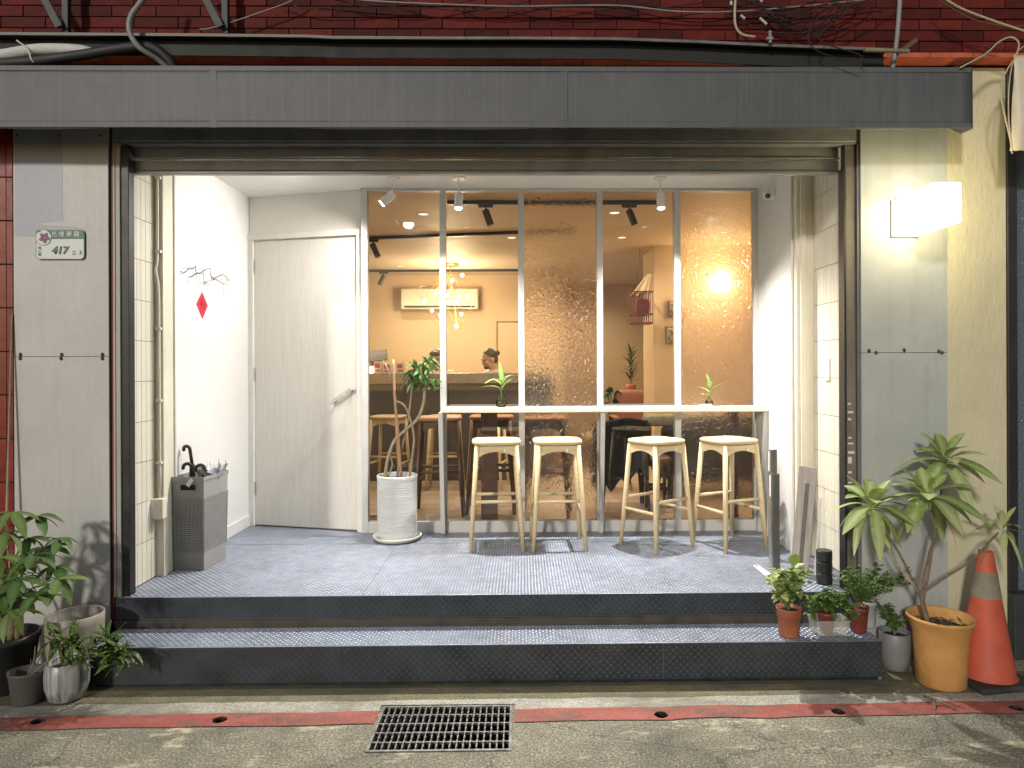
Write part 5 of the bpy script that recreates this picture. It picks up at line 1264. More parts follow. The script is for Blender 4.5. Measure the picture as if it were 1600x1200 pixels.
# ================================================================ plants on the right
lime = LEAF('lime_green_leaf', (0.25, 0.35, 0.09), (0.42, 0.50, 0.22), 0.5)
lime2 = LEAF('yellow_green_leaf', (0.38, 0.45, 0.17), (0.50, 0.56, 0.28), 0.5)
gp = WG(1468, 1082); gp.y += 0.10; gp.x = WX(1468, gp.y)
terr = M('orange_terracotta', (0.52, 0.27, 0.085), 0.6, var=0.16, scale=5, dirt=0.65, dirtcol=(0.34, 0.21, 0.10), bump=0.15, bscale=30)
t = thing('terracotta_pot', 'large flared orange terracotta pot on the ground before the right pillar', 'pot', (gp.x, gp.y, 0))
mb = MB(); mb.lathe([(0.108, 0.003), (0.116, 0.01), (0.121, 0.16), (0.130, 0.26), (0.150, 0.325), (0.158, 0.333), (0.158, 0.343), (0.150, 0.345), (0.142, 0.335), (0.122, 0.27), (0.02, 0.27)], (gp.x, gp.y, 0), 40); obj('body', mb, terr, t, smooth=True)
mb = MB(); mb.lathe([(0.121, 0.26), (0.122, 0.285), (0.07, 0.293), (0.001, 0.29)], (gp.x, gp.y, 0), 24); obj('soil', mb, soil, t, smooth=True)
YT_ = gp.y
bp_ = thing('branching_plant', 'branching plant with four lime green leaf rosettes in the orange pot', 'plant', (gp.x, gp.y, 0.285))
bk2 = M('grey_brown_bark', (0.17, 0.125, 0.085), 0.85, var=0.4, scale=40, bump=0.7, bscale=70)
stem([(1455, 995), (1449, 970), (1442, 945), (1440, 928)], (0.015, 0.011), bk2, bp_, 'trunk', YT_, 10)
stem([(1441, 940), (1425, 905), (1405, 865), (1384, 832), (1368, 808, YT_ - .03)], (0.0075, 0.005), bk2, bp_, 'branch', YT_)
stem([(1440, 940), (1443, 905), (1452, 865, YT_ - .03), (1461, 830, YT_ - .05), (1454, 800, YT_ - .05)], (0.0075, 0.0045), bk2, bp_, 'branch', YT_)
stem([(1442, 940), (1450, 900), (1456, 860, YT_ + .03), (1466, 800, YT_ + .06), (1474, 742, YT_ + .06)], (0.0075, 0.005), bk2, bp_, 'branch', YT_)
stem([(1443, 925), (1480, 900), (1515, 878), (1545, 848), (1560, 832)], (0.007, 0.004), bk2, bp_, 'branch', YT_)
stem([(1432, 920), (1410, 893), (1396, 875), (1390, 860)], (0.007, 0.004), M('pale_dry_bark', (0.32, 0.28, 0.2), 0.85, var=0.4, scale=40), bp_, 'branch', YT_)
rg = random.Random(17)
def rosette(root, px, py, Y, n, L, mats, wd=0.44, inner=4):
    c = W(px, py, Y)
    for k in range(n):
        u = k / n; a = k * 2.4 + rg.uniform(-.25, .25)
        pitch = 1.3 - 1.25 * u + rg.uniform(-.12, .12); droop = 0.1 + 1.6 * u
        dr_ = min((0.2, 0.6, 1.1, 1.6), key=lambda v_: abs(v_ - droop))
        me = leaf_me(('ro', k % 2), 0.2, 0.2 * wd, dr_, 0.28, mats[k % len(mats)], 10, 0.95)
        leaf_at(root, me, c + Vector((0, 0, 0.03 * (1 - u) - 0.02)), a, pitch, rg.uniform(-.25, .25), L / 0.2 * (0.6 + 0.45 * math.sin(PI * (0.2 + 0.75 * u))) * rg.uniform(0.9, 1.1))
rosette(bp_, 1362, 792, YT_ - .03, 21, 0.18, (lime, lime2))
rosette(bp_, 1450, 778, YT_ - .06, 22, 0.195, (lime2, lime))
rosette(bp_, 1476, 722, YT_ + .05, 21, 0.185, (lime2, lime))
rosette(bp_, 1566, 828, YT_, 13, 0.14, (lime2,), 0.24)
mb = MB(); rg2 = random.Random(9)
for k in range(70):
    a = rg2.uniform(0, 6.28); r_ = rg2.uniform(0.02, 0.115); mb.leaf((gp.x + math.cos(a) * r_, gp.y + math.sin(a) * r_, 0.287 + rg2.uniform(0, 0.02)), rg2.uniform(0, 6.28), rg2.uniform(-0.1, 0.7), rg2.uniform(0.03, 0.06), rg2.uniform(0.01, 0.02), 0.3, 0.3, 3)
tag(obj('pot_litter', mb, M('brown_green_litter', (0.11, 0.095, 0.045), 0.9, rnd=0.2, var=0.5, scale=40)), 'dry leaves and seedlings on the soil of the orange pot', 'litter', kind='stuff')
stem_twig = [WG(1445, 1088, .008), WG(1460, 1095, .008), WG(1480, 1101, .006), WG(1492, 1107, .006)]
t = thing('twig', 'broken grey twig lying on the ground at the orange pot', 'twig', stem_twig[1]); mb = MB(); mb.tube(bez(stem_twig, 4), [0.008 - 0.0003 * k for k in range(13)], 7); obj('stick', mb, bk2, t, smooth=True); mb = MB(); mb.tube([WG(1457, 1094, .01), WG(1461, 1102, .009), WG(1461, 1109, .006)], [0.005, 0.005, 0.004], 6); obj('side_stick', mb, bk2, t, smooth=True)
# traffic cone
cp = WG(1540, 1066); cp.y += 0.03; cp.x = WX(1539, cp.y)
orange = M('worn_cone_orange', (0.48, 0.085, 0.042), 0.65, var=0.22, scale=7, dirt=0.75, dirtcol=(0.24, 0.06, 0.04), bump=0.15, bscale=25)
t = thing('traffic_cone', 'worn orange traffic cone with a dirty grey band by the right pillar', 'cone', (cp.x, cp.y, 0), R(8))
mb = MB(); mb.box(-0.165, 0.165, -0.165, 0.165, 0.002, 0.035); obj('base', mb, M('black_rubber_base', (0.03, 0.03, 0.03), 0.8, var=0.4, dirt=0.5, dirtcol=(0.1, 0.09, 0.07)), t, bevel=0.012)
HC = 0.66
def crad(z): return 0.128 + (0.034 - 0.128) * (z - 0.035) / (HC - 0.035)
mb = MB(); mb.lathe([(0.140, 0.0355), (0.130, 0.05), (crad(0.43), 0.43)], (0, 0, 0), 36, close=False); obj('lower_cone', mb, orange, t, smooth=True)
mb = MB(); mb.lathe([(crad(0.43) + 0.001, 0.4302), (crad(0.56) + 0.001, 0.56)], (0, 0, 0), 36, close=False); obj('reflective_band', mb, M('dirty_reflective_band', (0.21, 0.185, 0.14), 0.7, var=0.3, scale=8, dirt=0.6, dirtcol=(0.10, 0.085, 0.06)), t, smooth=True)
mb = MB(); mb.lathe([(crad(0.5602), 0.5602), (crad(0.655), 0.655), (0.030, 0.662), (0.024, 0.655), (0.022, 0.60)], (0, 0, 0), 36, close=False); obj('tip', mb, orange, t, smooth=True)

# small pots on the step and beside it
def small_pot(name, label, p, prof, mat, n=28, sx=1, sy=1, soilz=None, sr=None):
    t = thing(name, label, 'pot', p)
    mb = MB(); mb.lathe(prof, p, n, sx, sy); obj('body', mb, mat, t, smooth=True)
    if soilz: mb = MB(); mb.lathe([(sr, soilz - 0.01), (sr, soilz), (sr * 0.5, soilz + 0.008), (0.001, soilz + 0.006)], p, 18, sx, sy); obj('soil', mb, soil, t, smooth=True)
    return t
brick_clay = M('brick_red_plastic_pot', (0.36, 0.115, 0.055), 0.5, var=0.12, scale=8, dirt=0.2, dirtcol=(0.4, 0.25, 0.17))
darkred = M('dark_red_pot', (0.17, 0.035, 0.018), 0.5, var=0.2)
P1 = Vector((WX(1231, 3.60), 3.60, ZS + 0.0018))
small_pot('nursery_pot', 'brick red plastic pot at the right end of the step', P1, [(0.050, 0.0), (0.052, 0.006), (0.058, 0.098), (0.063, 0.10), (0.064, 0.138), (0.066, 0.14), (0.066, 0.146), (0.060, 0.146), (0.057, 0.125), (0.01, 0.125)], brick_clay, soilz=0.128, sr=0.057)
P2 = Vector((WX(1293, 3.63), 3.63, ZS + 0.0018))
t = thing('plastic_tray', 'clear plastic tray on the step between the red pots', 'tray', P2)
mb = MB(); hw, hd2, hh = 0.088, 0.055, 0.075
for (xa, ya, xb, yb) in ((-1, -1, 1, -1), (1, -1, 1, 1), (1, 1, -1, 1), (-1, 1, -1, -1)):
    mb.quad((P2.x + xa * hw * .88, P2.y + ya * hd2 * .88, P2.z + 0.001), (P2.x + xb * hw * .88, P2.y + yb * hd2 * .88, P2.z + 0.001), (P2.x + xb * hw, P2.y + yb * hd2, P2.z + hh), (P2.x + xa * hw, P2.y + ya * hd2, P2.z + hh))
mb.quad((P2.x - hw * .88, P2.y - hd2 * .88, P2.z + .001), (P2.x + hw * .88, P2.y - hd2 * .88, P2.z + .001), (P2.x + hw * .88, P2.y + hd2 * .88, P2.z + .001), (P2.x - hw * .88, P2.y + hd2 * .88, P2.z + .001))
mp, tt, nn, ll, bb = nt('cloudy_clear_plastic'); tr = nn.new('ShaderNodeBsdfTransparent'); mx = nn.new('ShaderNodeMixShader'); mx.inputs[0].default_value = 0.4; ll.new(tr.outputs[0], mx.inputs[1]); ll.new(bb.outputs[0], mx.inputs[2]); ll.new(mx.outputs[0], nn['Material Output'].inputs[0]); bb.inputs['Base Color'].default_value = (0.55, 0.55, 0.5, 1); bb.inputs['Roughness'].default_value = 0.25
obj('tray_wall', mb, mp, t); mb = MB()
mb.box(P2.x - hw - .004, P2.x + hw + .004, P2.y - hd2 - .004, P2.y - hd2 + .002, P2.z + hh, P2.z + hh + .004); mb.box(P2.x - hw - .004, P2.x + hw + .004, P2.y + hd2 - .002, P2.y + hd2 + .004, P2.z + hh, P2.z + hh + .004); mb.box(P2.x - hw - .004, P2.x - hw + .002, P2.y - hd2 + .0021, P2.y + hd2 - .0021, P2.z + hh, P2.z + hh + .004); mb.box(P2.x + hw - .002, P2.x + hw + .004, P2.y - hd2 + .0021, P2.y + hd2 - .0021, P2.z + hh, P2.z + hh + .004); obj('tray_rim', mb, mp, t)
small_pot('nursery_pot', 'dark red pot standing inside the clear plastic tray', P2 + Vector((-0.01, 0, 0.002)), [(0.030, 0.0), (0.032, 0.005), (0.044, 0.09), (0.047, 0.092), (0.047, 0.11), (0.042, 0.11), (0.040, 0.095), (0.01, 0.095)], darkred, soilz=0.098, sr=0.040)
P3 = Vector((WX(1340, 3.64), 3.64, ZS + 0.0018))
small_pot('nursery_pot', 'dark red pot of feathery leaves at the end of the step', P3, [(0.037, 0.0), (0.039, 0.005), (0.048, 0.115), (0.051, 0.117), (0.051, 0.135), (0.046, 0.135), (0.044, 0.12), (0.01, 0.12)], darkred, soilz=0.122, sr=0.044)
P3b = Vector((WX(1352, 3.72), 3.715, ZS + 0.0018)); P3b.x += 0.01
small_pot('nursery_pot', 'pale grey pot half hidden behind the feathery plant', P3b, [(0.032, 0.0), (0.034, 0.005), (0.042, 0.12), (0.045, 0.122), (0.045, 0.14), (0.040, 0.14), (0.038, 0.12), (0.01, 0.12)], M('pale_grey_pot', (0.36, 0.37, 0.37), 0.5), soilz=0.125, sr=0.038)
P4 = WG(1396, 1055); P4.y += 0.07; P4.x = WX(1396, P4.y); P4.z = 0.005
small_pot('stoneware_pot', 'grey stoneware pot on the ground at the end of the step', P4, [(0.050, 0.0), (0.062, 0.01), (0.075, 0.06), (0.080, 0.13), (0.080, 0.195), (0.077, 0.20), (0.071, 0.198), (0.070, 0.165), (0.01, 0.165)], M('grey_stoneware', (0.19, 0.19, 0.19), 0.5, var=0.12, scale=6), soilz=0.17, sr=0.069)
# foliage: many small leaves joined per plant
def bush(name, label, base, n, spread, height, L, Wd, mat, seed, lean=(0, 0), stems=8, stem_r=0.0018, droop=0.3, pitch=(-0.2, 0.9), hang=0.0):
    r2 = random.Random(seed); t = thing(name, label, 'plant', base)
    sm, lm = MB(), MB(); tips = []
    for k in range(stems):
        a = 2 * PI * k / stems + r2.uniform(-.3, .3); rr = spread * r2.uniform(0.35, 1.0); h = height * r2.uniform(0.55, 1.0) * (1 - 0.25 * (rr / spread) ** 2)
        e = base + Vector((math.cos(a) * rr + lean[0], math.sin(a) * rr * 0.8 + lean[1], h - hang * rr / spread))
        m1 = base + Vector((math.cos(a) * rr * 0.3 + lean[0] * .3, math.sin(a) * rr * 0.25 + lean[1] * .3, h * 0.6))
        path = bez([base, m1, e], 5); sm.tube(path, [stem_r * 1.4 - stem_r * 0.8 * i / (len(path) - 1) for i in range(len(path))], 5); tips.append(path)
    for k in range(n):
        path = tips[k % stems]; q = r2.uniform(0.35, 1.0); p = path[int(q * (len(path) - 1))] + Vector((r2.uniform(-1, 1), r2.uniform(-1, 1), r2.uniform(-1, 1))) * L * 0.35
        lm.leaf(p, r2.uniform(0, 6.28), r2.uniform(*pitch), L * r2.uniform(0.6, 1.15), Wd * r2.uniform(0.7, 1.15), droop, 0.3, 4, r2.uniform(-.4, .4))
    obj('stems', sm, M('green_stem', (0.14, 0.17, 0.06), 0.6), t, kind='stuff'); obj('foliage', lm, mat, t, kind='stuff', normals=False, smooth=True)
    return t
varieg = LEAF('variegated_leaf', (0.13, 0.23, 0.05), None, 0.45, ((0.46, 0.52, 0.20), 22, 0.47))
herb = LEAF('herb_leaf', (0.11, 0.20, 0.045), None, 0.5, ((0.13, 0.22, 0.05), 40, 0.55))
fern = LEAF('feathery_leaf', (0.12, 0.21, 0.06), None, 0.5)
pa_ = P1 + Vector((0, 0, 0.125))
pa_t = bush('arrowhead_plant', 'variegated yellow green arrowhead plant in the brick red pot', pa_, 240, 0.125, 0.26, 0.062, 0.042, varieg, 41, stems=18, stem_r=0.0022)
big = leaf_me('va', 0.085, 0.055, 0.3, 0.25, LEAF('pale_variegated_leaf', (0.32, 0.40, 0.12), (0.16, 0.26, 0.06), 0.45), 6, 0.55)
for px, py, a, pi_, s in ((1240, 885, 3.0, 1.3, 1.1), (1222, 905, 2.0, 0.2, 0.9), (1248, 905, -0.6, 0.3, 0.9), (1262, 912, -1.2, 0.1, 0.8), (1215, 898, 2.4, 0.4, 0.8), (1246, 922, 3.1, -0.3, 0.7), (1232, 915, 3.6, -0.2, 0.8), (1266, 935, -2.0, -0.5, 0.7)):
    leaf_at(pa_t, big, W(px, py, 3.56), a, pi_, 0, s)
bush('parsley_plant', 'bushy green herb with trailing stems in the clear plastic tray', P2 + Vector((-0.01, 0, 0.095)), 620, 0.17, 0.19, 0.034, 0.028, herb, 42, lean=(0.02, -0.02), stems=26, stem_r=0.0014, hang=0.12)
bush('feathery_herb', 'fine feathery herb overflowing the dark red pot at the step end', P3 + Vector((0, 0, 0.12)), 1500, 0.19, 0.24, 0.021, 0.010, fern, 43, lean=(0.02, -0.01), stems=34, stem_r=0.0011)
bush('trailing_plant', 'thin trailing plant with small round leaves in the pale grey pot', P3b + Vector((0, 0, 0.125)), 420, 0.20, 0.24, 0.028, 0.022, herb, 44, lean=(0.10, -0.02), stems=16, stem_r=0.0012)
v4 = bush('sprawling_vine', 'thin leafy vine growing from the grey stoneware pot', P4 + Vector((0, 0, 0.17)), 130, 0.08, 0.22, 0.032, 0.028, herb, 45, lean=(-0.02, 0.0), stems=9, stem_r=0.0014)

# ================================================================ plants on the left
L1 = Vector((WX(116, 3.60), 3.60, 0.003)); sdark = M('dark_and_white_glaze', (0.33, 0.31, 0.28), 0.45, var=0.85, scale=3.2, stretch=(9, 9, 0.5))
small_pot('glazed_pot', 'cream glazed bowl shaped pot behind the striped one', L1, [(0.085, 0.0), (0.10, 0.01), (0.128, 0.17), (0.133, 0.30), (0.133, 0.345), (0.128, 0.348), (0.121, 0.34), (0.118, 0.27), (0.01, 0.27)], M('cream_streaked_glaze', (0.28, 0.25, 0.21), 0.4, var=0.4, scale=3, stretch=(9, 9, 0.5)), 36, soilz=0.275, sr=0.117)  # cream glaze darkened to stand for the shade at the lower left
L2 = Vector((WX(103, 3.40), 3.40, 0.005))
small_pot('glazed_pot', 'round white and dark striped glazed pot left of the step', L2, [(0.055, 0.0), (0.078, 0.012), (0.094, 0.07), (0.096, 0.13), (0.090, 0.185), (0.085, 0.19), (0.080, 0.18), (0.08, 0.15), (0.01, 0.15)], M('striped_glaze', (0.26, 0.26, 0.26), 0.35, var=0.9, scale=2.6, stretch=(14, 14, 0.4)), 36, soilz=0.155, sr=0.079)  # striped glaze also darkened in place of the shade over these pots
L3 = WG(42, 1110); L3.y += 0.07; L3.x = WX(41, L3.y); L3.z = 0.006
small_pot('plastic_pot', 'small dark grey oval pot at the lower left', L3, [(0.060, 0.0), (0.068, 0.008), (0.082, 0.13), (0.088, 0.145), (0.088, 0.155), (0.080, 0.153), (0.077, 0.115), (0.01, 0.115)], M('dark_grey_pot', (0.07, 0.068, 0.062), 0.6, var=0.2), 32, 1.0, 0.8, soilz=0.118, sr=0.076)
L4 = Vector((WX(8, 3.52), 3.52, 0.003))
small_pot('plastic_pot', 'black plastic pot of the large leafy tree at the left edge', L4, [(0.105, 0.0), (0.112, 0.01), (0.138, 0.24), (0.146, 0.245), (0.146, 0.275), (0.136, 0.275), (0.132, 0.235), (0.01, 0.235)], black_plastic, 32, soilz=0.24, sr=0.131)
mt = thing('money_tree', 'leafy green money tree with drooping hand shaped leaves at the left edge', 'tree', L4 + Vector((0, 0, 0.24)))
bk3 = M('green_brown_trunk', (0.20, 0.16, 0.085), 0.8, var=0.35, scale=20)
for k, (dx, tx, ty) in enumerate(((-0.03, 2, 860), (0.02, 20, 880), (0.05, 24, 900), (0.0, -10, 820))):
    b0 = L4 + Vector((dx, 0.01 * k, 0.24)); e = W(tx, ty, 3.5 - 0.04 * k); mb = MB(); mb.tube(bez([b0, b0.lerp(e, 0.5) + Vector((0.01, 0, 0)), e], 5), [0.022 - 0.0012 * i for i in range(11)], 9); obj('trunk', mb, bk3, mt, smooth=True)
gl1 = LEAF('money_tree_leaf', (0.055, 0.125, 0.030), (0.12, 0.2, 0.06), 0.35); gl2 = LEAF('young_money_tree_leaf', (0.11, 0.19, 0.04), (0.2, 0.28, 0.08), 0.4)
rg = random.Random(23)
hands = [(8, 830, 3.36, 1.0), (52, 868, 3.30, 1.0), (90, 905, 3.36, 0.9), (30, 905, 3.22, 1.0), (60, 930, 3.26, 1.0), (-5, 900, 3.30, 1.1), (15, 955, 3.30, 1.0), (45, 840, 3.46, 0.9), (85, 885, 3.50, 0.9), (-20, 860, 3.4, 1.0), (70, 855, 3.48, 0.9), (30, 935, 3.42, 1.0), (-15, 940, 3.4, 1.0), (58, 806, 3.5, 0.95), (18, 800, 3.42, 1.0), (92, 842, 3.52, 0.8), (40, 880, 3.5, 1.0), (10, 925, 3.36, 1.1), (75, 915, 3.44, 0.9), (0, 870, 3.28, 1.0)]
for hx, hy, hY, sc_ in hands:
    c = W(hx, hy, hY); st_ = W(10 + rg.uniform(-12, 12), rg.uniform(870, 930), 3.48)
    mb = MB(); mb.tube(bez([st_, st_.lerp(c, 0.5) + Vector((0, 0, 0.05)), c], 4), 0.0025, 5); obj('petiole', mb, gl2, mt)
    out = math.atan2(c.y - st_.y, c.x - st_.x) - PI / 2
    nl = rg.choice((5, 6, 7)); mm = gl2 if rg.random() < 0.3 else gl1
    for k in range(nl):
        a = out + (k - (nl - 1) / 2) * 2 * PI / (nl + 1.2); s = sc_ * (1.0 if abs(k - (nl - 1) / 2) < 2 else 0.75) * rg.uniform(0.85, 1.1)
        leaf_at(mt, leaf_me(('mt', mm.name), 0.15, 0.052, rg.choice((0.3, 0.6)), 0.25, mm, 7, 0.6), c, a, rg.uniform(-0.5, 0.25), rg.uniform(-.3, .3), s)
spotty = LEAF('gold_dust_leaf', (0.06, 0.12, 0.02), None, 0.35, ((0.38, 0.40, 0.12), 45, 0.56))
gd = thing('gold_dust_croton', 'spotted yellow green croton spilling over the left end of the step', 'plant', L2 + Vector((0.02, 0, 0.16)))
rg = random.Random(29)
for cx, cy, n_, Y in ((178, 1018, 44, 3.38), (165, 1000, 34, 3.42), (190, 1030, 26, 3.36), (105, 1010, 22, 3.32), (88, 1000, 16, 3.36), (125, 1030, 20, 3.3), (112, 998, 20, 3.34)):
    c = W(cx, cy, Y); st_ = L2 + Vector((rg.uniform(-.03, .03), 0, 0.16)); mb = MB(); mb.tube(bez([st_, st_.lerp(c, 0.6) + Vector((0, 0, 0.03)), c], 4), 0.004, 6); obj('stem', mb, bk3, gd)
    for k in range(n_):
        leaf_at(gd, leaf_me('gd', 0.095, 0.022, rg.choice((0.2, 0.5)), 0.3, spotty, 6, 0.5), c + Vector((rg.uniform(-.03, .03), rg.uniform(-.03, .03), rg.uniform(-.03, .03))), rg.uniform(0, 6.28), rg.uniform(-0.6, 1.2), 0, rg.uniform(0.7, 1.15))
tw = thing('bare_twig_plant', 'thin bare twigs growing from the small dark grey pot', 'plant', L3 + Vector((0, 0, 0.115)))
for e in ((66, 1020, 3.3), (55, 1010, 3.34), (80, 1028, 3.3), (48, 1030, 3.28)):
    b0 = L3 + Vector((rg.uniform(-.01, .01), 0, 0.115)); ee = W(*e); mb = MB(); mb.tube(bez([b0, b0.lerp(ee, 0.5) + Vector((0.01, 0, 0.01)), ee], 4), [0.004 - 0.0003 * i for i in range(9)], 6); obj('twig', mb, M('grey_twig', (0.22, 0.20, 0.16), 0.8), tw)
bp0, bp1 = W(10, 830, 3.72), W(19, 490, 3.784); t = thing('bamboo_cane', 'long thin bamboo cane leaning by the red tiled column', 'cane', Vector((WX(6, 3.6), 3.6, 0.3)))
mb = MB(); mb.tube([L4 + Vector((0.04, 0.03, 0.245)), bp0, bp1], [0.008, 0.007, 0.004], 8); obj('cane', mb, M('bamboo_cane_skin', (0.34, 0.25, 0.14), 0.6, var=0.25), t, smooth=True)
# ================================================================ inside the cafe
brown = M('dark_brown_panel', (0.088, 0.077, 0.070), 0.45, var=0.15, scale=4)
cy_, cz_ = 7.56, W(700, 583, 7.56).z
cw = 0.35
ct = thing('counter', 'long dark brown service counter with a steel top edge inside the cafe', 'counter', (-1.3, 7.9, ZP))
mb = MB(); mb.box(RX0 + 0.01, cw, cy_ + 0.03, 8.1, ZP + 0.013, cz_ - 0.06); obj('body', mb, M('counter_core', (0.06, 0.045, 0.035), 0.7), ct)
for k in range(6):
    xa = RX0 + 0.01 + k * (cw - RX0 - 0.01) / 6; xb = xa + (cw - RX0 - 0.01) / 6 - 0.004
    mb = MB(); mb.box(xa, xb, cy_, cy_ + 0.028, ZP + 0.014, cz_ - 0.115); obj('front_panel', mb, brown, ct, bevel=0.003)
for k in range(5):
    xa = RX0 + 0.01 + k * (cw - RX0) / 5; xb = xa + (cw - RX0) / 5 - 0.003
    mb = MB(); mb.box(xa, xb, cy_ - 0.03, 8.12, cz_ - 0.112, cz_); obj('steel_top', mb, M('warm_steel', (0.34, 0.31, 0.27), 0.3, 0.85, var=0.1), ct, bevel=0.003)
# pale stools at the counter, dark stools behind the glass
grp = 'pale stools at the service counter inside'
for px, lb_ in ((607, 'pale stool inside at the counter, leftmost behind the white planter'), (695, 'pale stool inside at the counter behind the second mullion'), (762, 'pale stool inside at the counter, third from the left')):
    s2 = copy_tree(st); put(s2, (WX(px, 7.15), 7.15, ZP + 0.0125), R(random.uniform(-12, 12))); s2['label'] = lb_; s2['group'] = grp
walnut = WOOD('walnut_wood', (0.07, 0.032, 0.018), (0.14, 0.065, 0.035), 0.4, (16, 16, 1.2), 4, 0.1)
tan = M('tan_leather_seat', (0.42, 0.20, 0.11), 0.5, var=0.12, scale=9, bump=0.2)
dkst = make_stool('bar_stool', 'dark walnut stool with tan seat inside behind the second mullion', 'dark walnut stools inside along the glass', tan, walnut)
put(dkst, (WX(687, 5.90), 5.90, ZP + 0.0125), R(4)); dkst.scale = (1.12, 1.12, 1.10)
for px, Y, lb_ in ((768, 5.98, 'dark walnut stool inside behind the first pale stool'), (852, 5.75, 'dark walnut stool showing blurred through the first hammered pane')):
    s2 = copy_tree(dkst); put(s2, (WX(px, Y), Y, ZP + 0.0125), R(random.uniform(-8, 8))); s2['label'] = lb_
# inner bar with slab leg
ib = thing('inner_bar_table', 'narrow bar table on a walnut slab leg just inside the glass', 'table', (WX(764, 5.55), 5.52, ZP))
mb = MB(); mb.box(MX[1] + 0.02, 1.79, 5.37, 5.66, 1.262, 1.29); obj('top', mb, bleached, ib, bevel=0.004)
for px in (764, 1015): 
    a = WX(px, 5.55); 
    if px == 764: mb = MB(); mb.box(a - 0.066, a + 0.066, 5.53, 5.57, ZP + 0.033, 1.2615); obj('slab_leg', mb, walnut, ib, bevel=0.004)
a = WX(764, 5.55); mb = MB(); mb.lathe([(0.20, 0.0), (0.20, 0.014), (0.10, 0.02)], (a, 5.55, ZP + 0.0128), 36); obj('base_plate', mb, M('brown_base', (0.20, 0.13, 0.09), 0.4), ib)
a = 1.7; mb = MB(); mb.box(a - 0.03, a + 0.03, 5.5, 5.56, ZP + 0.013, 1.2615); obj('post', mb, walnut, ib)

# ---------------------------------------------------------------- lamps inside: downlights, tracks, chandelier, wall globe
WARM = (1.0, 0.80, 0.55)
lens_w = EM('downlight_lens', (1.0, 0.86, 0.66), 1.3)
def downlight(x_, y_, e, label):
    t = thing('downlight', label, 'downlight', (x_, y_, ZC), 0, 'recessed downlights in the cafe ceiling')
    mb = MB(); mb.lathe([(0.045, -0.004), (0.062, -0.004), (0.066, -0.0005)], (x_, y_, ZC), 24, close=False); obj('trim_ring', mb, ceil_paint, t)
    mb = MB(); mb.lathe([(0.044, -0.003), (0.044, -0.001)], (x_, y_, ZC), 20); obj('lens', mb, lens_w, t)
    L = bpy.data.lights.new('downlight_lamp', 'SPOT'); L.energy = e; L.spot_size = R(155); L.spot_blend = 0.9; L.shadow_soft_size = 0.05; L.color = WARM
    o = bpy.data.objects.new('downlight_lamp', L); COL.objects.link(o); o.parent = t; o.location = (0, 0, -0.012)
spots = [(-0.86, 6.1, 'front left'), (0.82, 6.05, 'front middle'), (1.75, 6.3, 'front right'), (-1.9, 7.3, 'left of the counter'), (-0.1, 7.2, 'before the counter'), (1.05, 7.2, 'over the side table'), (-1.6, 9.2, 'behind the counter left'), (0.1, 9.2, 'behind the counter right'), (1.0, 9.0, 'added to brighten the lounge chair'), (1.0, 10.5, 'added to brighten the deep lounge corner')]  # the last two are added lamps that brighten the dark lounge end
for x_, y_, w_ in spots: downlight(x_, y_, 80, 'round recessed ceiling downlight ' + w_)
def track(pa, pb, label):
    pa = Vector((pa.x, pa.y, ZC - 0.016)); pb = Vector((pb.x, pb.y, ZC - 0.016)); mb = MB(); mb.bar(pa, pb, 0.034, 0.030); return tag(obj('light_track', mb, black_plastic), label, 'track')
def ceil_pt(px, py): return WG(px, py, ZC - 0.016)
def ceilY(px, Y): return Vector((WX(px, Y), Y, ZC - 0.016))
track(ceilY(540, 7.2), ceilY(900, 6.75), 'black lighting track slanting across the ceiling before the counter')
track(ceilY(520, 9.55), ceilY(900, 9.5), 'black lighting track over the back of the counter')
def black_spot(px, Y, aim, label, L=0.12):
    p = ceilY(px, Y); t = thing('track_spotlight', label, 'spotlight', (p.x, p.y, ZC - 0.032), 0, 'black track spotlights inside')
    mb = MB(); mb.box(p.x - 0.06, p.x + 0.06, p.y - 0.016, p.y + 0.016, ZC - 0.055, ZC - 0.0315); obj('adapter', mb, black_plastic, t, bevel=0.003)
    q = Vector((p.x, p.y, ZC - 0.085)); d = Vector(aim).normalized(); mb = MB(); mb.tube([(p.x, p.y, ZC - 0.05), q], 0.008, 8); obj('stem', mb, black_plastic, t)
    mb = MB(); mb.tube([q - d * 0.01, q + d * L], 0.029, 20); o = obj('lamp_head', mb, black_plastic, t); smooth_by_angle(o)
black_spot(760, 5.62, (0.35, 0, -1), 'black track spotlight just inside the second pane')
black_spot(984, 5.62, (0.4, 0, -1), 'black track spotlight just inside the fourth pane')
black_spot(583, 7.15, (0.45, 0, -1), 'black track spotlight at the left end of the slanting track', 0.14)
black_spot(600, 9.53, (-0.5, 0, -1), 'black track spotlight at the left end of the rear track', 0.14)
track(ceilY(700, 5.62), ceilY(1040, 5.62), 'black lighting track just inside the glass front')
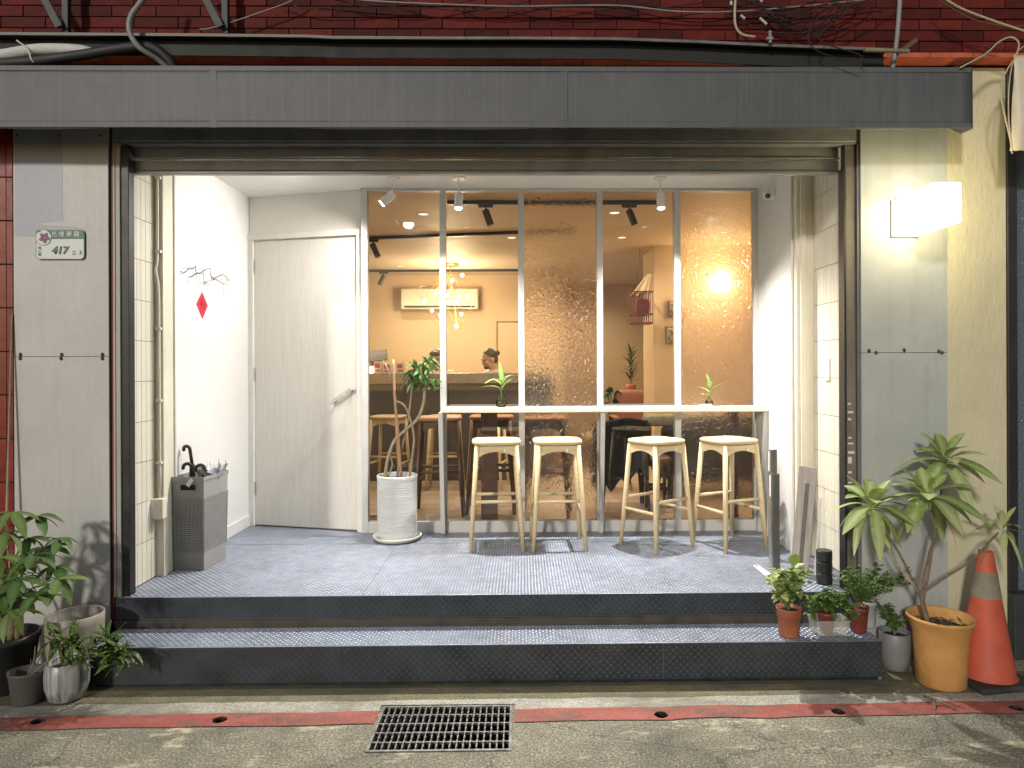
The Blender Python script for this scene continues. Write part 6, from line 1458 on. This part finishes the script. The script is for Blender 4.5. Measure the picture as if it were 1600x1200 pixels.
# chandelier
YCH = 9.0
cp0 = ceilY(705, 9.0); cp0.z = ZC
chd = thing('chandelier', 'brass wire chandelier with many tiny glowing bulbs', 'chandelier', (cp0.x, cp0.y, ZC))
brass = M('brass_wire', (0.65, 0.42, 0.16), 0.3, 0.9, var=0.1)
mb = MB(); mb.lathe([(0.10, -0.03), (0.11, -0.02), (0.11, -0.0005)], cp0, 28); obj('canopy', mb, brass, chd)
bulb_m = EM('tiny_bulb', (1.0, 0.82, 0.52), 60)
rg = random.Random(6)
hub = W(703, 432, YCH)
mb = MB(); mb.tube([cp0 + Vector((0, 0, -0.02)), hub], 0.006, 8); obj('rod', mb, brass, chd)
bl = [(722, 430), (706, 438), (682, 458), (699, 461), (664, 471), (702, 472), (714, 471), (675, 485), (688, 493), (721, 491), (713, 510), (731, 464), (718, 465)]
for k, (px, py) in enumerate(bl):
    p = W(px, py, YCH + rg.uniform(-0.25, 0.25)); c_ = W(704, 468, YCH)
    side = (p - c_); side = Vector((side.x * 1.5, side.y * 1.3, side.z * 0.3)); 
    mid_ = hub.lerp(p, 0.5) + side * 0.5 + Vector((rg.uniform(-.1, .1), rg.uniform(-.1, .1), 0))
    mb = MB(); mb.tube(bez([hub, mid_, p], 7), 0.0022, 6); wr = obj('wire_arm', mb, brass, chd)
    mb = MB(); mb.ball(p, 0.020, 10, 8); obj('bulb', mb, bulb_m, wr, smooth=True)
for r_ in range(4):   # loose hoops round the bulbs
    a0 = rg.uniform(0, 3); tilt = Matrix.Rotation(rg.uniform(-0.7, 0.7), 3, 'X') @ Matrix.Rotation(a0, 3, 'Z') @ Matrix.Rotation(R(75), 3, 'X')
    c_ = W(704, 468, YCH); pts = [c_ + tilt @ Vector((0.30 * math.cos(a), 0.38 * math.sin(a), 0)) for a in [2 * PI * k / 28 * 0.9 for k in range(29)]]
    mb = MB(); mb.tube(pts, 0.0018, 6); obj('hoop', mb, brass, chd, smooth=True)
L = bpy.data.lights.new('chandelier_lamp', 'POINT'); L.energy = 52; L.color = (1, 0.75, 0.42); L.shadow_soft_size = 0.2
o = bpy.data.objects.new('chandelier_lamp', L); COL.objects.link(o); o.parent = chd; o.location = W(704, 468, YCH) - ORG[chd]
# globe on the pier behind the last hammered pane
gp_ = W(1124, 441, 7.55)
t = thing('wall_globe_lamp', 'glowing round wall lamp seen through the last hammered pane', 'lamp', gp_ + Vector((0, 0.14, 0)))
mb = MB(); mb.tube([gp_ + Vector((0, 0.149, 0)), gp_ + Vector((0, 0.05, 0))], [0.05, 0.015], 14); obj('arm', mb, brass, t)
mb = MB(); mb.ball(gp_, 0.075, 20, 12); obj('globe', mb, EM('globe_glow', (1, 0.78, 0.45), 14), t, smooth=True)
L = bpy.data.lights.new('globe_lamp', 'POINT'); L.energy = 14; L.color = (1, 0.72, 0.38); L.shadow_soft_size = 0.09
o = bpy.data.objects.new('globe_lamp', L); COL.objects.link(o); o.parent = t; o.location = Vector((0, -0.30, 0))
# ---------------------------------------------------------------- air conditioner
aA, aB = W(628, 452, RY1 - 0.1), W(748, 484, RY1 - 0.1)
acm = M('cream_ac_plastic', (0.66, 0.60, 0.50), 0.4, var=0.03)
t = thing('air_conditioner', 'cream wall mounted air conditioner behind the chandelier', 'air conditioner', ((aA.x + aB.x) / 2, RY1 - 0.1, aB.z))
mb = MB(); mb.box(aA.x, aB.x, RY1 - 0.21, RY1 - 0.0005, aB.z, aA.z); obj('casing', mb, acm, t, bevel=0.02)
mb = MB(); mb.box(aA.x + 0.05, aB.x - 0.05, RY1 - 0.215, RY1 - 0.205, aB.z + 0.025, aB.z + 0.05); obj('outlet', mb, M('vent_dark', (0.03, 0.025, 0.02), 0.7), t)
mb = MB(); mb.box(aA.x + 0.04, aB.x - 0.04, RY1 - 0.225, RY1 - 0.216, aB.z + 0.052, aB.z + 0.06); obj('flap', mb, acm, t)
# doorway outline on the back wall
da = W(778, 504, RY1)
t = thing('back_door', 'cream flush door in the back wall behind the bearded person', 'door', (da.x + 0.4, RY1, ZP)); mb = MB(); mb.box(da.x, da.x + 0.8, RY1 - 0.012, RY1 - 0.0005, ZP + 0.014, da.z); obj('leaf_panel', mb, warm_wall, t); mb = MB(); mb.box(da.x - 0.02, da.x - 0.001, RY1 - 0.018, RY1 - 0.0005, ZP + 0.014, da.z + 0.02); mb.box(da.x - 0.02, da.x + 0.8, RY1 - 0.018, RY1 - 0.0005, da.z + 0.0005, da.z + 0.02); obj('door_frame', mb, M('brown_frame_line', (0.25, 0.16, 0.09), 0.6), t)
# ---------------------------------------------------------------- things on the counter
def ctop(px, Y=7.75): return Vector((WX(px, Y), Y, cz_ + 0.0005))
p = ctop(583, 7.85); t = thing('till_screen', 'black till screen tilted back on the counter behind the left jamb', 'screen', p)
mb = MB(); mb.box(p.x - 0.08, p.x + 0.08, p.y - 0.06, p.y + 0.06, p.z, p.z + 0.012); obj('foot', mb, black_plastic, t, bevel=0.003)
mb = MB(); mb.bar(p + Vector((0, 0, 0.012)), p + Vector((0, 0.02, 0.14)), 0.05, 0.02); obj('neck', mb, black_plastic, t)
mb = MB(); mb.mbox(Matrix.Translation(p + Vector((0.0, 0.0, 0.19))) @ Matrix.Rotation(R(-28), 4, 'X') @ Matrix.Rotation(R(-8), 4, 'Y'), 0.16, 0.010, 0.07); obj('display', mb, black_plastic, t, bevel=0.004)
card = M('white_carton', (0.62, 0.56, 0.50), 0.6, var=0.06); pinkp = M('crimson_print', (0.42, 0.03, 0.06), 0.6, var=0.2)
for k, (px, w, h, lb_) in enumerate(((590, 0.085, 0.13, 'small white carton with crimson print next to the till'), (605, 0.10, 0.11, 'second white carton with crimson print on the counter'), (625, 0.085, 0.12, 'third white carton with crimson print nearest the plant leaves'))):
    p = ctop(px, 7.68); t = thing('carton', lb_, 'carton', p, 0, 'small cartons on the counter'); mb = MB(); mb.box(p.x - w / 2, p.x + w / 2, p.y, p.y + 0.09, p.z, p.z + h); obj('box', mb, card, t, bevel=0.002)
    mb = MB(); mb.box(p.x - w * 0.36, p.x + w * 0.3, p.y - 0.0015, p.y - 0.0003, p.z + h * 0.45, p.z + h * 0.85); obj('print', mb, pinkp, t); mb = MB(); mb.box(p.x - w * 0.3, p.x + w * 0.36, p.y - 0.0015, p.y - 0.0003, p.z + h * 0.15, p.z + h * 0.32); obj('print', mb, pinkp, t)
p = ctop(579, 7.66); t = thing('candle_jar', 'small glowing jar light at the left end of the counter', 'light', p); mb = MB(); mb.lathe([(0.03, 0.0), (0.032, 0.01), (0.032, 0.07), (0.026, 0.078)], p, 18); obj('jar', mb, EM('jar_glow', (1, 0.85, 0.6), 3), t); mb = MB(); mb.lathe([(0.028, 0.0782), (0.028, 0.09), (0.01, 0.095)], p, 18); obj('cap', mb, brass, t)
# ---------------------------------------------------------------- two people behind the counter
skin = M('skin', (0.52, 0.29, 0.19), 0.5, var=0.06, scale=12); hairm = M('black_hair', (0.012, 0.009, 0.008), 0.45, var=0.4, scale=40, stretch=(1, 1, 0.2))
tee = M('white_cotton_shirt', (0.66, 0.60, 0.53), 0.8, var=0.05); trous = M('dark_trousers', (0.03, 0.03, 0.035), 0.8)
def soft(o, voxel, it=4):
    m = o.modifiers.new('merge', 'REMESH'); m.mode = 'VOXEL'; m.voxel_size = voxel; m.use_smooth_shade = True
    s = o.modifiers.new('soften', 'SMOOTH'); s.factor = 0.5; s.iterations = it
    return o
def person(label, loc, rz, nod, bun, beard, glasses):
    t = thing('person', label, 'person', loc, rz); ORG[t] = Vector((0, 0, 0)); t.scale = (0.94, 0.94, 0.925)
    H = Vector((0, -0.07, 1.44)); Rn = Matrix.Translation(H) @ Matrix.Rotation(nod, 4, 'X')
    hp = lambda x_, y_, z_: tuple(Rn @ Vector((x_, y_, z_)))
    def ell(mb, c, r, n=16, m=10):
        i0 = len(mb.v); mb.ball((0, 0, 0), 1.0, n, m)
        for i in range(i0, len(mb.v)): x_, y_, z_ = mb.v[i]; mb.v[i] = hp(c[0] + x_ * r[0], c[1] + y_ * r[1], c[2] + z_ * r[2])
    b = MB()
    ell(b, (0, 0.012, 0.035), (0.076, 0.095, 0.095)); ell(b, (0, -0.025, -0.045), (0.056, 0.066, 0.075)); ell(b, (0, -0.062, -0.085), (0.026, 0.026, 0.022), 10, 6)
    ell(b, (0, -0.098, -0.022), (0.013, 0.020, 0.016), 10, 6); b.tube([hp(0, -0.088, 0.02), hp(0, -0.102, -0.018)], [0.007, 0.011], 8)
    ell(b, (0, -0.088, -0.058), (0.022, 0.010, 0.007), 10, 6); ell(b, (0, -0.085, 0.022), (0.05, 0.012, 0.009), 10, 6)
    for s in (-1, 1): ell(b, (s * 0.077, 0.012, -0.012), (0.012, 0.022, 0.032), 10, 6); ell(b, (s * 0.038, -0.068, -0.025), (0.022, 0.018, 0.02), 10, 6)
    b.tube([(0, 0.02, 1.27), (0, -0.02, 1.34), hp(0, 0.015, -0.05)], [0.058, 0.053, 0.052], 14)
    b.tube([(0, 0, 0.80), (0, 0.005, 0.95), (0, 0.0, 1.10), (0, 0.0, 1.22), (0, 0.015, 1.29)], [0.145, 0.13, 0.145, 0.145, 0.075], 16)
    for s in (-1, 1):
        b.tube([(s * 0.03, 0, 1.235), (s * 0.165, 0.0, 1.245), (s * 0.215, 0.0, 1.13), (s * 0.235, -0.02, 0.97)], [0.06, 0.058, 0.05, 0.042], 12)
        b.tube([(s * 0.235, -0.02, 0.97), (s * 0.19, -0.16, 0.94), (s * 0.15, -0.27, 0.955)], [0.042, 0.036, 0.026], 12)
        b.tube([(s * 0.15, -0.27, 0.955), (s * 0.145, -0.33, 0.95)], [0.028, 0.032], 10)
        for f_ in range(4):
            x_ = s * (0.118 + 0.018 * f_); l_ = (0.06, 0.07, 0.066, 0.05)[f_]; b.tube([(x_, -0.335, 0.952), (x_, -0.335 - l_ * 0.6, 0.948), (x_, -0.335 - l_ * 0.95, 0.928)], [0.010, 0.009, 0.008], 8)
        b.tube([(s * 0.115, -0.29, 0.95), (s * 0.09, -0.325, 0.945), (s * 0.085, -0.35, 0.935)], [0.012, 0.010, 0.009], 8)
        b.tube([(s * 0.085, 0, 0.84), (s * 0.095, -0.01, 0.46), (s * 0.10, 0.01, 0.07)], [0.085, 0.058, 0.042], 14); b.tube([(s * 0.10, 0.04, 0.04), (s * 0.10, -0.06, 0.035), (s * 0.105, -0.14, 0.026)], [0.036, 0.038, 0.026], 10)
    soft(obj('body', b, skin, t), 0.0075, 3)
    c = MB(); c.tube([(0, 0, 0.78), (0, 0.005, 0.95), (0, 0.0, 1.10), (0, 0.0, 1.22), (0, 0.012, 1.285)], [0.163, 0.147, 0.16, 0.16, 0.088], 18)
    for s in (-1, 1): c.tube([(s * 0.03, 0, 1.235), (s * 0.168, 0.0, 1.247), (s * 0.22, 0.0, 1.13), (s * 0.234, -0.012, 1.03)], [0.072, 0.072, 0.066, 0.066], 12)
    soft(obj('shirt', c, tee, t), 0.014, 3)
    tr_ = MB()
    for s in (-1, 1): tr_.tube([(s * 0.07, 0, 0.87), (s * 0.095, -0.01, 0.46), (s * 0.10, 0.01, 0.075)], [0.105, 0.075, 0.062], 14)
    soft(obj('trousers', tr_, trous, t), 0.016, 3)
    h = MB(); ell(h, (0, 0.026, 0.058), (0.084, 0.096, 0.088)); ell(h, (0, 0.07, -0.005), (0.066, 0.05, 0.075))
    if bun: ell(h, (0, 0.135, 0.055), (0.038, 0.034, 0.038), 12, 8)
    else: ell(h, (0, -0.045, 0.085), (0.07, 0.045, 0.04), 12, 8)
    soft(obj('hair', h, hairm, t), 0.008, 2)
    if beard: bd_ = MB(); ell(bd_, (0, -0.055, -0.088), (0.046, 0.040, 0.034)); ell(bd_, (0, -0.094, -0.046), (0.026, 0.010, 0.006), 10, 6); soft(obj('beard', bd_, hairm, t), 0.006, 2)
    for s in (-1, 1):
        e = MB(); ell(e, (s * 0.032, -0.082, 0.002), (0.012, 0.008, 0.006), 10, 6); obj('eye', e, M('dark_eye', (0.02, 0.012, 0.01), 0.3), t, smooth=True)
        e = MB(); ell(e, (s * 0.033, -0.092, 0.026), (0.020, 0.006, 0.005), 10, 6); obj('eyebrow', e, hairm, t, smooth=True)
    if glasses:
        for s in (-1, 1):
            g_ = MB(); g_.tube([hp(s * 0.034 + 0.024 * math.cos(a), -0.104, 0.0 + 0.019 * math.sin(a)) for a in [2 * PI * k / 16 for k in range(17)]], 0.002, 6); obj('glasses_rim', g_, black_plastic, t)
    return t
pp2 = Vector((WX(772, 8.38), 8.38, ZP + 0.0125)); person('bearded person with black hair bun in a white shirt looking down behind the counter', pp2, R(-62), R(14), True, True, False)
pp1 = Vector((WX(686, 8.42), 8.42, ZP + 0.0125)); person('dark haired person with glasses in a pale shirt behind the counter by the mullion', pp1, R(-22), R(10), False, False, True)
# ---------------------------------------------------------------- lounge corner seen through the fourth pane
def cushion(mb, c, hx, hy, hz, rz=0, n=3): 
    m_ = Matrix.Translation(c) @ Matrix.Rotation(rz, 4, 'Z'); i0 = len(mb.v); mb.ball((0, 0, 0), 1, 24, 12)
    for i in range(i0, len(mb.v)):
        v_ = Vector(mb.v[i]); f_ = lambda q: math.copysign(abs(q) ** 0.45, q); mb.v[i] = tuple(m_ @ Vector((f_(v_.x) * hx, f_(v_.y) * hy, f_(v_.z) * hz)))
    return mb
FZ = ZP + 0.0125
coat = M('dark_wool_coat', (0.048, 0.05, 0.056), 0.9, var=0.3, scale=14, bump=0.5, bscale=50)
blackw = M('black_stained_wood', (0.036, 0.028, 0.024), 0.45, var=0.3)
cx_ = WX(972, 6.05); cY = 6.05
t = thing('dining_chair', 'black dining chair with its back to the glass under a dark coat', 'chair', (cx_, cY, FZ))
for sx in (-1, 1):
    for sy in (-1, 1):
        mb = MB(); mb.tube([(cx_ + sx * 0.20, cY + sy * 0.19, FZ), (cx_ + sx * 0.17, cY + sy * 0.17, FZ + 0.43)], [0.014, 0.020], 10); obj('leg', mb, blackw, t, smooth=True)
mb = MB(); cushion(mb, (cx_, cY, FZ + 0.455), 0.22, 0.21, 0.035); obj('seat', mb, M('grey_seat_cloth', (0.09, 0.085, 0.08), 0.9), t, smooth=True)
mb = MB()
N = 16
for j in range(9):
    z_ = FZ + 0.44 + 0.045 * j
    for i in range(N + 1):
        a = PI * i / N; mb.v.append((cx_ - 0.235 * math.cos(a), cY - 0.06 - 0.155 * math.sin(a) - 0.008 * j, z_ - 0.05 * abs(math.cos(a)) * (j / 8)))
for j in range(8):
    for i in range(N): k = j * (N + 1) + i; mb.f.append((k, k + 1, k + N + 2, k + N + 1))
o = obj('backrest', mb, blackw, t, smooth=True); s_ = o.modifiers.new('thick', 'SOLIDIFY'); s_.thickness = 0.022
mb = MB(); N = 22; rows = 14
for j in range(rows):
    q = j / (rows - 1)
    for i in range(N + 1):
        a = PI * (0.02 + 0.72 * i / N); drop = 0.56 - 0.12 * math.sin(i * 1.1) * 0.4 - (0.10 if i > 15 else 0)
        r_ = 1.10 + 0.035 * math.sin(i * 2.2 + q * 3) + 0.06 * q; z_ = FZ + 0.815 - drop * q - 0.05 * abs(math.cos(a))
        mb.v.append((cx_ - 0.235 * math.cos(a) * r_, cY - 0.075 - 0.155 * math.sin(a) * r_ - 0.05 * (1 - q), z_))
for j in range(rows - 1):
    for i in range(N): k = j * (N + 1) + i; mb.f.append((k, k + 1, k + N + 2, k + N + 1))
o = obj('coat_drape', mb, coat, None, smooth=True); o.name = 'draped_coat'; s_ = o.modifiers.new('cloth', 'SOLIDIFY'); s_.thickness = 0.012; s_.offset = 1; tag(o, 'dark wool coat hung over the back of the black chair', 'coat')
# wooden lounge chair with dusty pink cushions
lx, lY = WX(992, 8.75) , 8.75
pinkc = M('dusty_pink_cloth', (0.42, 0.20, 0.145), 0.9, var=0.12, scale=10, bump=0.3); ow = WOOD('oiled_oak', (0.30, 0.13, 0.055), (0.42, 0.21, 0.09), 0.45, (1, 10, 10), 4, 0.1)
t = thing('lounge_chair', 'wooden lounge chair with dusty pink cushions in the far corner', 'chair', (lx, lY, FZ))
for sx in (-1, 1):
    for sy in (-1, 1): mb = MB(); mb.tube([(lx + sx * 0.29, lY + sy * 0.28, FZ), (lx + sx * 0.27, lY + sy * 0.26, FZ + 0.60)], [0.016, 0.022], 10); obj('leg', mb, ow, t, smooth=True)
    mb = MB(); mb.box(lx + sx * 0.28 - 0.035, lx + sx * 0.28 + 0.035, lY - 0.32, lY + 0.30, FZ + 0.601, FZ + 0.63); obj('armrest', mb, ow, t, bevel=0.01)
mb = MB(); cushion(mb, (lx, lY, FZ + 0.42), 0.25, 0.27, 0.07); obj('seat_cushion', mb, pinkc, t, smooth=True)
mb = MB(); cushion(mb, (lx, lY + 0.27, FZ + 0.70), 0.25, 0.07, 0.24); obj('back_cushion', mb, pinkc, t, smooth=True)
# small round table and grey sofa with knitted throw
tx, tY = WX(955, 6.9), 6.9; t = thing('side_table', 'small round pale wood table behind the black chair', 'table', (tx, tY, FZ)); mb = MB(); mb.lathe([(0.24, 0.52), (0.25, 0.525), (0.25, 0.545), (0.24, 0.55)], (tx, tY, FZ), 36); obj('top', mb, ash, t); 
for k in range(3): a = 2 * PI * k / 3; mb = MB(); mb.tube([(tx + math.cos(a) * .2, tY + math.sin(a) * .2, FZ), (tx + math.cos(a) * .12, tY + math.sin(a) * .12, FZ + .52)], 0.014, 8); obj('leg', mb, ash, t)
knit = M('grey_green_knit', (0.22, 0.20, 0.14), 0.95, var=0.2, scale=20, bump=1.0, bscale=70); sofa = M('charcoal_sofa_cloth', (0.075, 0.07, 0.068), 0.95, var=0.2, scale=30, bump=0.4, bscale=90)
sx_, sY = WX(1120, 6.55), 6.75
t = thing('sofa', 'low charcoal sofa seen blurred behind the last hammered pane', 'sofa', (sx_, sY, FZ))
mb = MB(); cushion(mb, (sx_ + 0.05, sY, FZ + 0.28), 0.62, 0.40, 0.14); obj('seat', mb, sofa, t, smooth=True); mb = MB(); cushion(mb, (sx_ + 0.05, sY - 0.33, FZ + 0.48), 0.62, 0.09, 0.30); obj('backrest', mb, sofa, t, smooth=True)
for k in (-1, 1):
    for j in (-1, 1): mb = MB(); mb.tube([(sx_ + 0.05 + k * 0.52, sY + j * 0.3, FZ), (sx_ + 0.05 + k * 0.5, sY + j * 0.28, FZ + 0.17)], 0.018, 8); obj('leg', mb, blackw, t)
mb = MB(); cushion(mb, (WX(1030, 6.5), 6.42, FZ + 0.74), 0.17, 0.10, 0.055, 0.15); tag(obj('knitted_throw', mb, knit, smooth=True), 'grey green knitted throw folded over the sofa back', 'throw')
ox, oY = WX(1022, 6.2), 6.15; t = thing('footstool', 'brown leather topped low stool beside the black chair', 'stool', (ox, oY, FZ)); mb = MB(); cushion(mb, (ox, oY, FZ + 0.40), 0.13, 0.13, 0.045); obj('seat', mb, M('brown_leather', (0.10, 0.05, 0.028), 0.45, var=0.2), t, smooth=True)
for k in (-1, 1):
    for j in (-1, 1): mb = MB(); mb.box(ox + k * 0.10 - 0.014, ox + k * 0.10 + 0.014, oY + j * 0.10 - 0.014, oY + j * 0.10 + 0.014, FZ, FZ + 0.37); obj('leg', mb, blackw, t)
    mb = MB(); mb.box(ox - 0.085, ox + 0.085, oY + k * 0.10 - 0.009, oY + k * 0.10 + 0.009, FZ + 0.15, FZ + 0.18); obj('stretcher', mb, blackw, t)
# plants inside
bx_, bY = WX(986, 9.3), 9.3; zt_ = W(986, 612, bY).z
t = thing('plant_stand', 'tall dark cabinet carrying the spiky plant', 'cabinet', (bx_, bY, FZ)); mb = MB(); mb.box(bx_ - 0.14, bx_ + 0.14, bY - 0.14, bY + 0.14, FZ, zt_); obj('carcass', mb, blackw, t, bevel=0.005); mb = MB(); mb.box(bx_ - 0.12, bx_ + 0.12, bY - 0.146, bY - 0.1402, FZ + 0.05, zt_ - 0.03); obj('door_panel', mb, blackw, t, bevel=0.003)
small_pot('patterned_pot', 'orange patterned pot on the dark cabinet', Vector((bx_, bY, zt_)), [(0.05, 0.0), (0.06, 0.01), (0.068, 0.09), (0.062, 0.10), (0.055, 0.09), (0.01, 0.088)], M('orange_patterned_glaze', (0.50, 0.16, 0.07), 0.45, var=0.7, scale=16), soilz=0.092, sr=0.055)
t = thing('dracaena', 'spiky dark green plant in the orange patterned pot', 'plant', (bx_, bY, zt_ + 0.09)); mb = MB(); mb.tube([(bx_, bY, zt_ + 0.09), (bx_ + 0.01, bY, zt_ + 0.45)], [0.014, 0.008], 8); obj('trunk', mb, bark, t)
rg = random.Random(50); dk2 = LEAF('deep_green_leaf', (0.03, 0.085, 0.035), None, 0.4)
for k in range(44): leaf_at(t, leaf_me('dr', 0.19, 0.032, rg.choice((0.1, 0.35)), 0.3, dk2, 5, 0.4), (bx_, bY, zt_ + 0.13 + 0.40 * (k / 44)), k * 2.4, rg.uniform(0.3, 1.1) + 0.3 * k / 44, 0, rg.uniform(0.7, 1.1))
mx_, mY = WX(955, 8.9), 8.9; small_pot('floor_pot', 'dark floor pot of the split leaf plant', Vector((mx_, mY, FZ)), [(0.10, 0.0), (0.12, 0.02), (0.15, 0.30), (0.14, 0.31), (0.13, 0.28), (0.01, 0.28)], black_plastic, soilz=0.285, sr=0.13)
t = thing('monstera', 'split leaf plant beside the pink cushions', 'plant', (mx_, mY, FZ + 0.285))
for k, (px, py, a) in enumerate(((950, 612, 1.9), (960, 622, -1.0), (948, 628, 2.4), (964, 610, -0.4), (954, 604, 0.6))):
    e = W(px, py, mY - 0.05 + 0.03 * k); mb = MB(); mb.tube(bez([(mx_, mY, FZ + 0.285), Vector((mx_, mY, FZ + 0.285)).lerp(e, 0.6) + Vector((0, 0, 0.08)), e], 5), 0.006, 6); obj('petiole', mb, dk2, t)
    for q in range(5): leaf_at(t, leaf_me('mo', 0.16, 0.055, 0.35, 0.2, dk2, 6, 0.55), e, a + (q - 2) * 0.55, rg.uniform(-0.9, -0.3), 0, 0.9 - 0.1 * abs(q - 2))
# bird cage on the pier
gx, gY = WX(1000, 7.5), 7.5; z0_, z1_ = W(1000, 507, gY).z, W(1000, 458, gY).z
t = thing('birdcage', 'red wooden birdcage hanging at the corner of the pier', 'birdcage', (gx, gY, z0_)); redw = M('red_lacquer', (0.12, 0.016, 0.013), 0.35, var=0.2); hw_ = 0.125
mb = MB(); mb.box(gx - hw_, gx + hw_, gY - 0.12, gY + 0.12, z0_, z0_ + 0.02); obj('tray', mb, redw, t, bevel=0.004)
for zz in (z0_ + 0.10, z1_): mb = MB(); mb.box(gx - hw_, gx + hw_, gY - 0.12, gY - 0.108, zz, zz + 0.012); mb.box(gx - hw_, gx + hw_, gY + 0.108, gY + 0.12, zz, zz + 0.012); mb.box(gx - hw_, gx - hw_ + 0.012, gY - 0.1079, gY + 0.1079, zz, zz + 0.012); mb.box(gx + hw_ - 0.012, gx + hw_, gY - 0.1079, gY + 0.1079, zz, zz + 0.012); obj('frame_ring', mb, redw, t)
for k in range(11):
    for yy in (-0.114, 0.114): mb = MB(); xx = gx - hw_ + 0.006 + k * (2 * hw_ - 0.012) / 10; mb.tube([(xx, gY + yy, z0_ + 0.02), (xx, gY + yy, z1_)], 0.003, 6); obj('bar', mb, redw, t)
mb = MB(); cushion(mb, (gx + 0.03, gY, z0_ + 0.19), 0.075, 0.07, 0.085); obj('red_bundle', mb, M('crimson_cloth', (0.17, 0.012, 0.022), 0.8, var=0.4, scale=18), t, smooth=True)
hk = Vector((gx + 0.06, gY, z1_ + 0.30)); mb = MB(); mb.tube([(gx, gY, z1_ + 0.012), (gx, gY, ZC - 0.06)], 0.003, 6); obj('hanging_wire', mb, black_plastic, t)
mb = MB(); apex = W(1012, 428, gY - 0.02); N = 10
for row in range(6):
    q = row / 5
    for k in range(N + 1):
        u = k / N; e0 = W(985, 463, gY - 0.13); e1 = W(1011, 458, gY - 0.12); e = e0.lerp(e1, u); p = apex.lerp(e, q); p = p + Vector((0.004 * k * (1 - q), (0.028 if k % 2 else -0.012) * q ** 0.6, -0.012 * (k % 3) * q)); mb.v.append(tuple(p))
for row in range(5):
    for k in range(N): a = row * (N + 1) + k; mb.f.append((a, a + 1, a + N + 2, a + N + 1))
o = obj('cloth_cover', mb, M('tan_cotton', (0.45, 0.34, 0.20), 0.9, var=0.1), t, smooth=True); s_ = o.modifiers.new('cloth', 'SOLIDIFY'); s_.thickness = 0.004
# framed print and small frames on the pier
def frame(px0, py0, px1, py1, label, art):
    a, b_ = W(px0, py0, 7.69), W(px1, py1, 7.69); t = thing('picture_frame', label, 'picture', ((a.x + b_.x) / 2, 7.69, b_.z)); mb = MB(); mb.box(a.x, b_.x, 7.672, 7.6995, b_.z, a.z); obj('frame', mb, ow, t, bevel=0.003)
    mb = MB(); mb.box(a.x + 0.015, b_.x - 0.015, 7.6695, 7.6717, b_.z + 0.015, a.z - 0.015); sh_ = obj('print', mb, M('cream_print', (0.62, 0.55, 0.45), 0.7), t)
    r2 = random.Random(art); w, h = b_.x - a.x, a.z - b_.z
    for k in range(7):
        pts = [(a.x + w * (0.15 + 0.7 * q / 5), 7.6685, b_.z + h * (0.12 + 0.1 * k + 0.06 * math.sin(q * 1.7 + k + r2.random()))) for q in range(6)]
        mb = MB(); mb.tube(bez(pts, 3), 0.004, 5); obj('line', mb, black_plastic, sh_)
frame(1176, 428, 1210, 545, 'framed print of black wavy lines on the right of the pier', 1)
frame(1044, 470, 1062, 494, 'small lamp sized frame on the pier, upper of two', 2)
frame(1040, 510, 1060, 536, 'small frame on the pier, lower of two', 3)
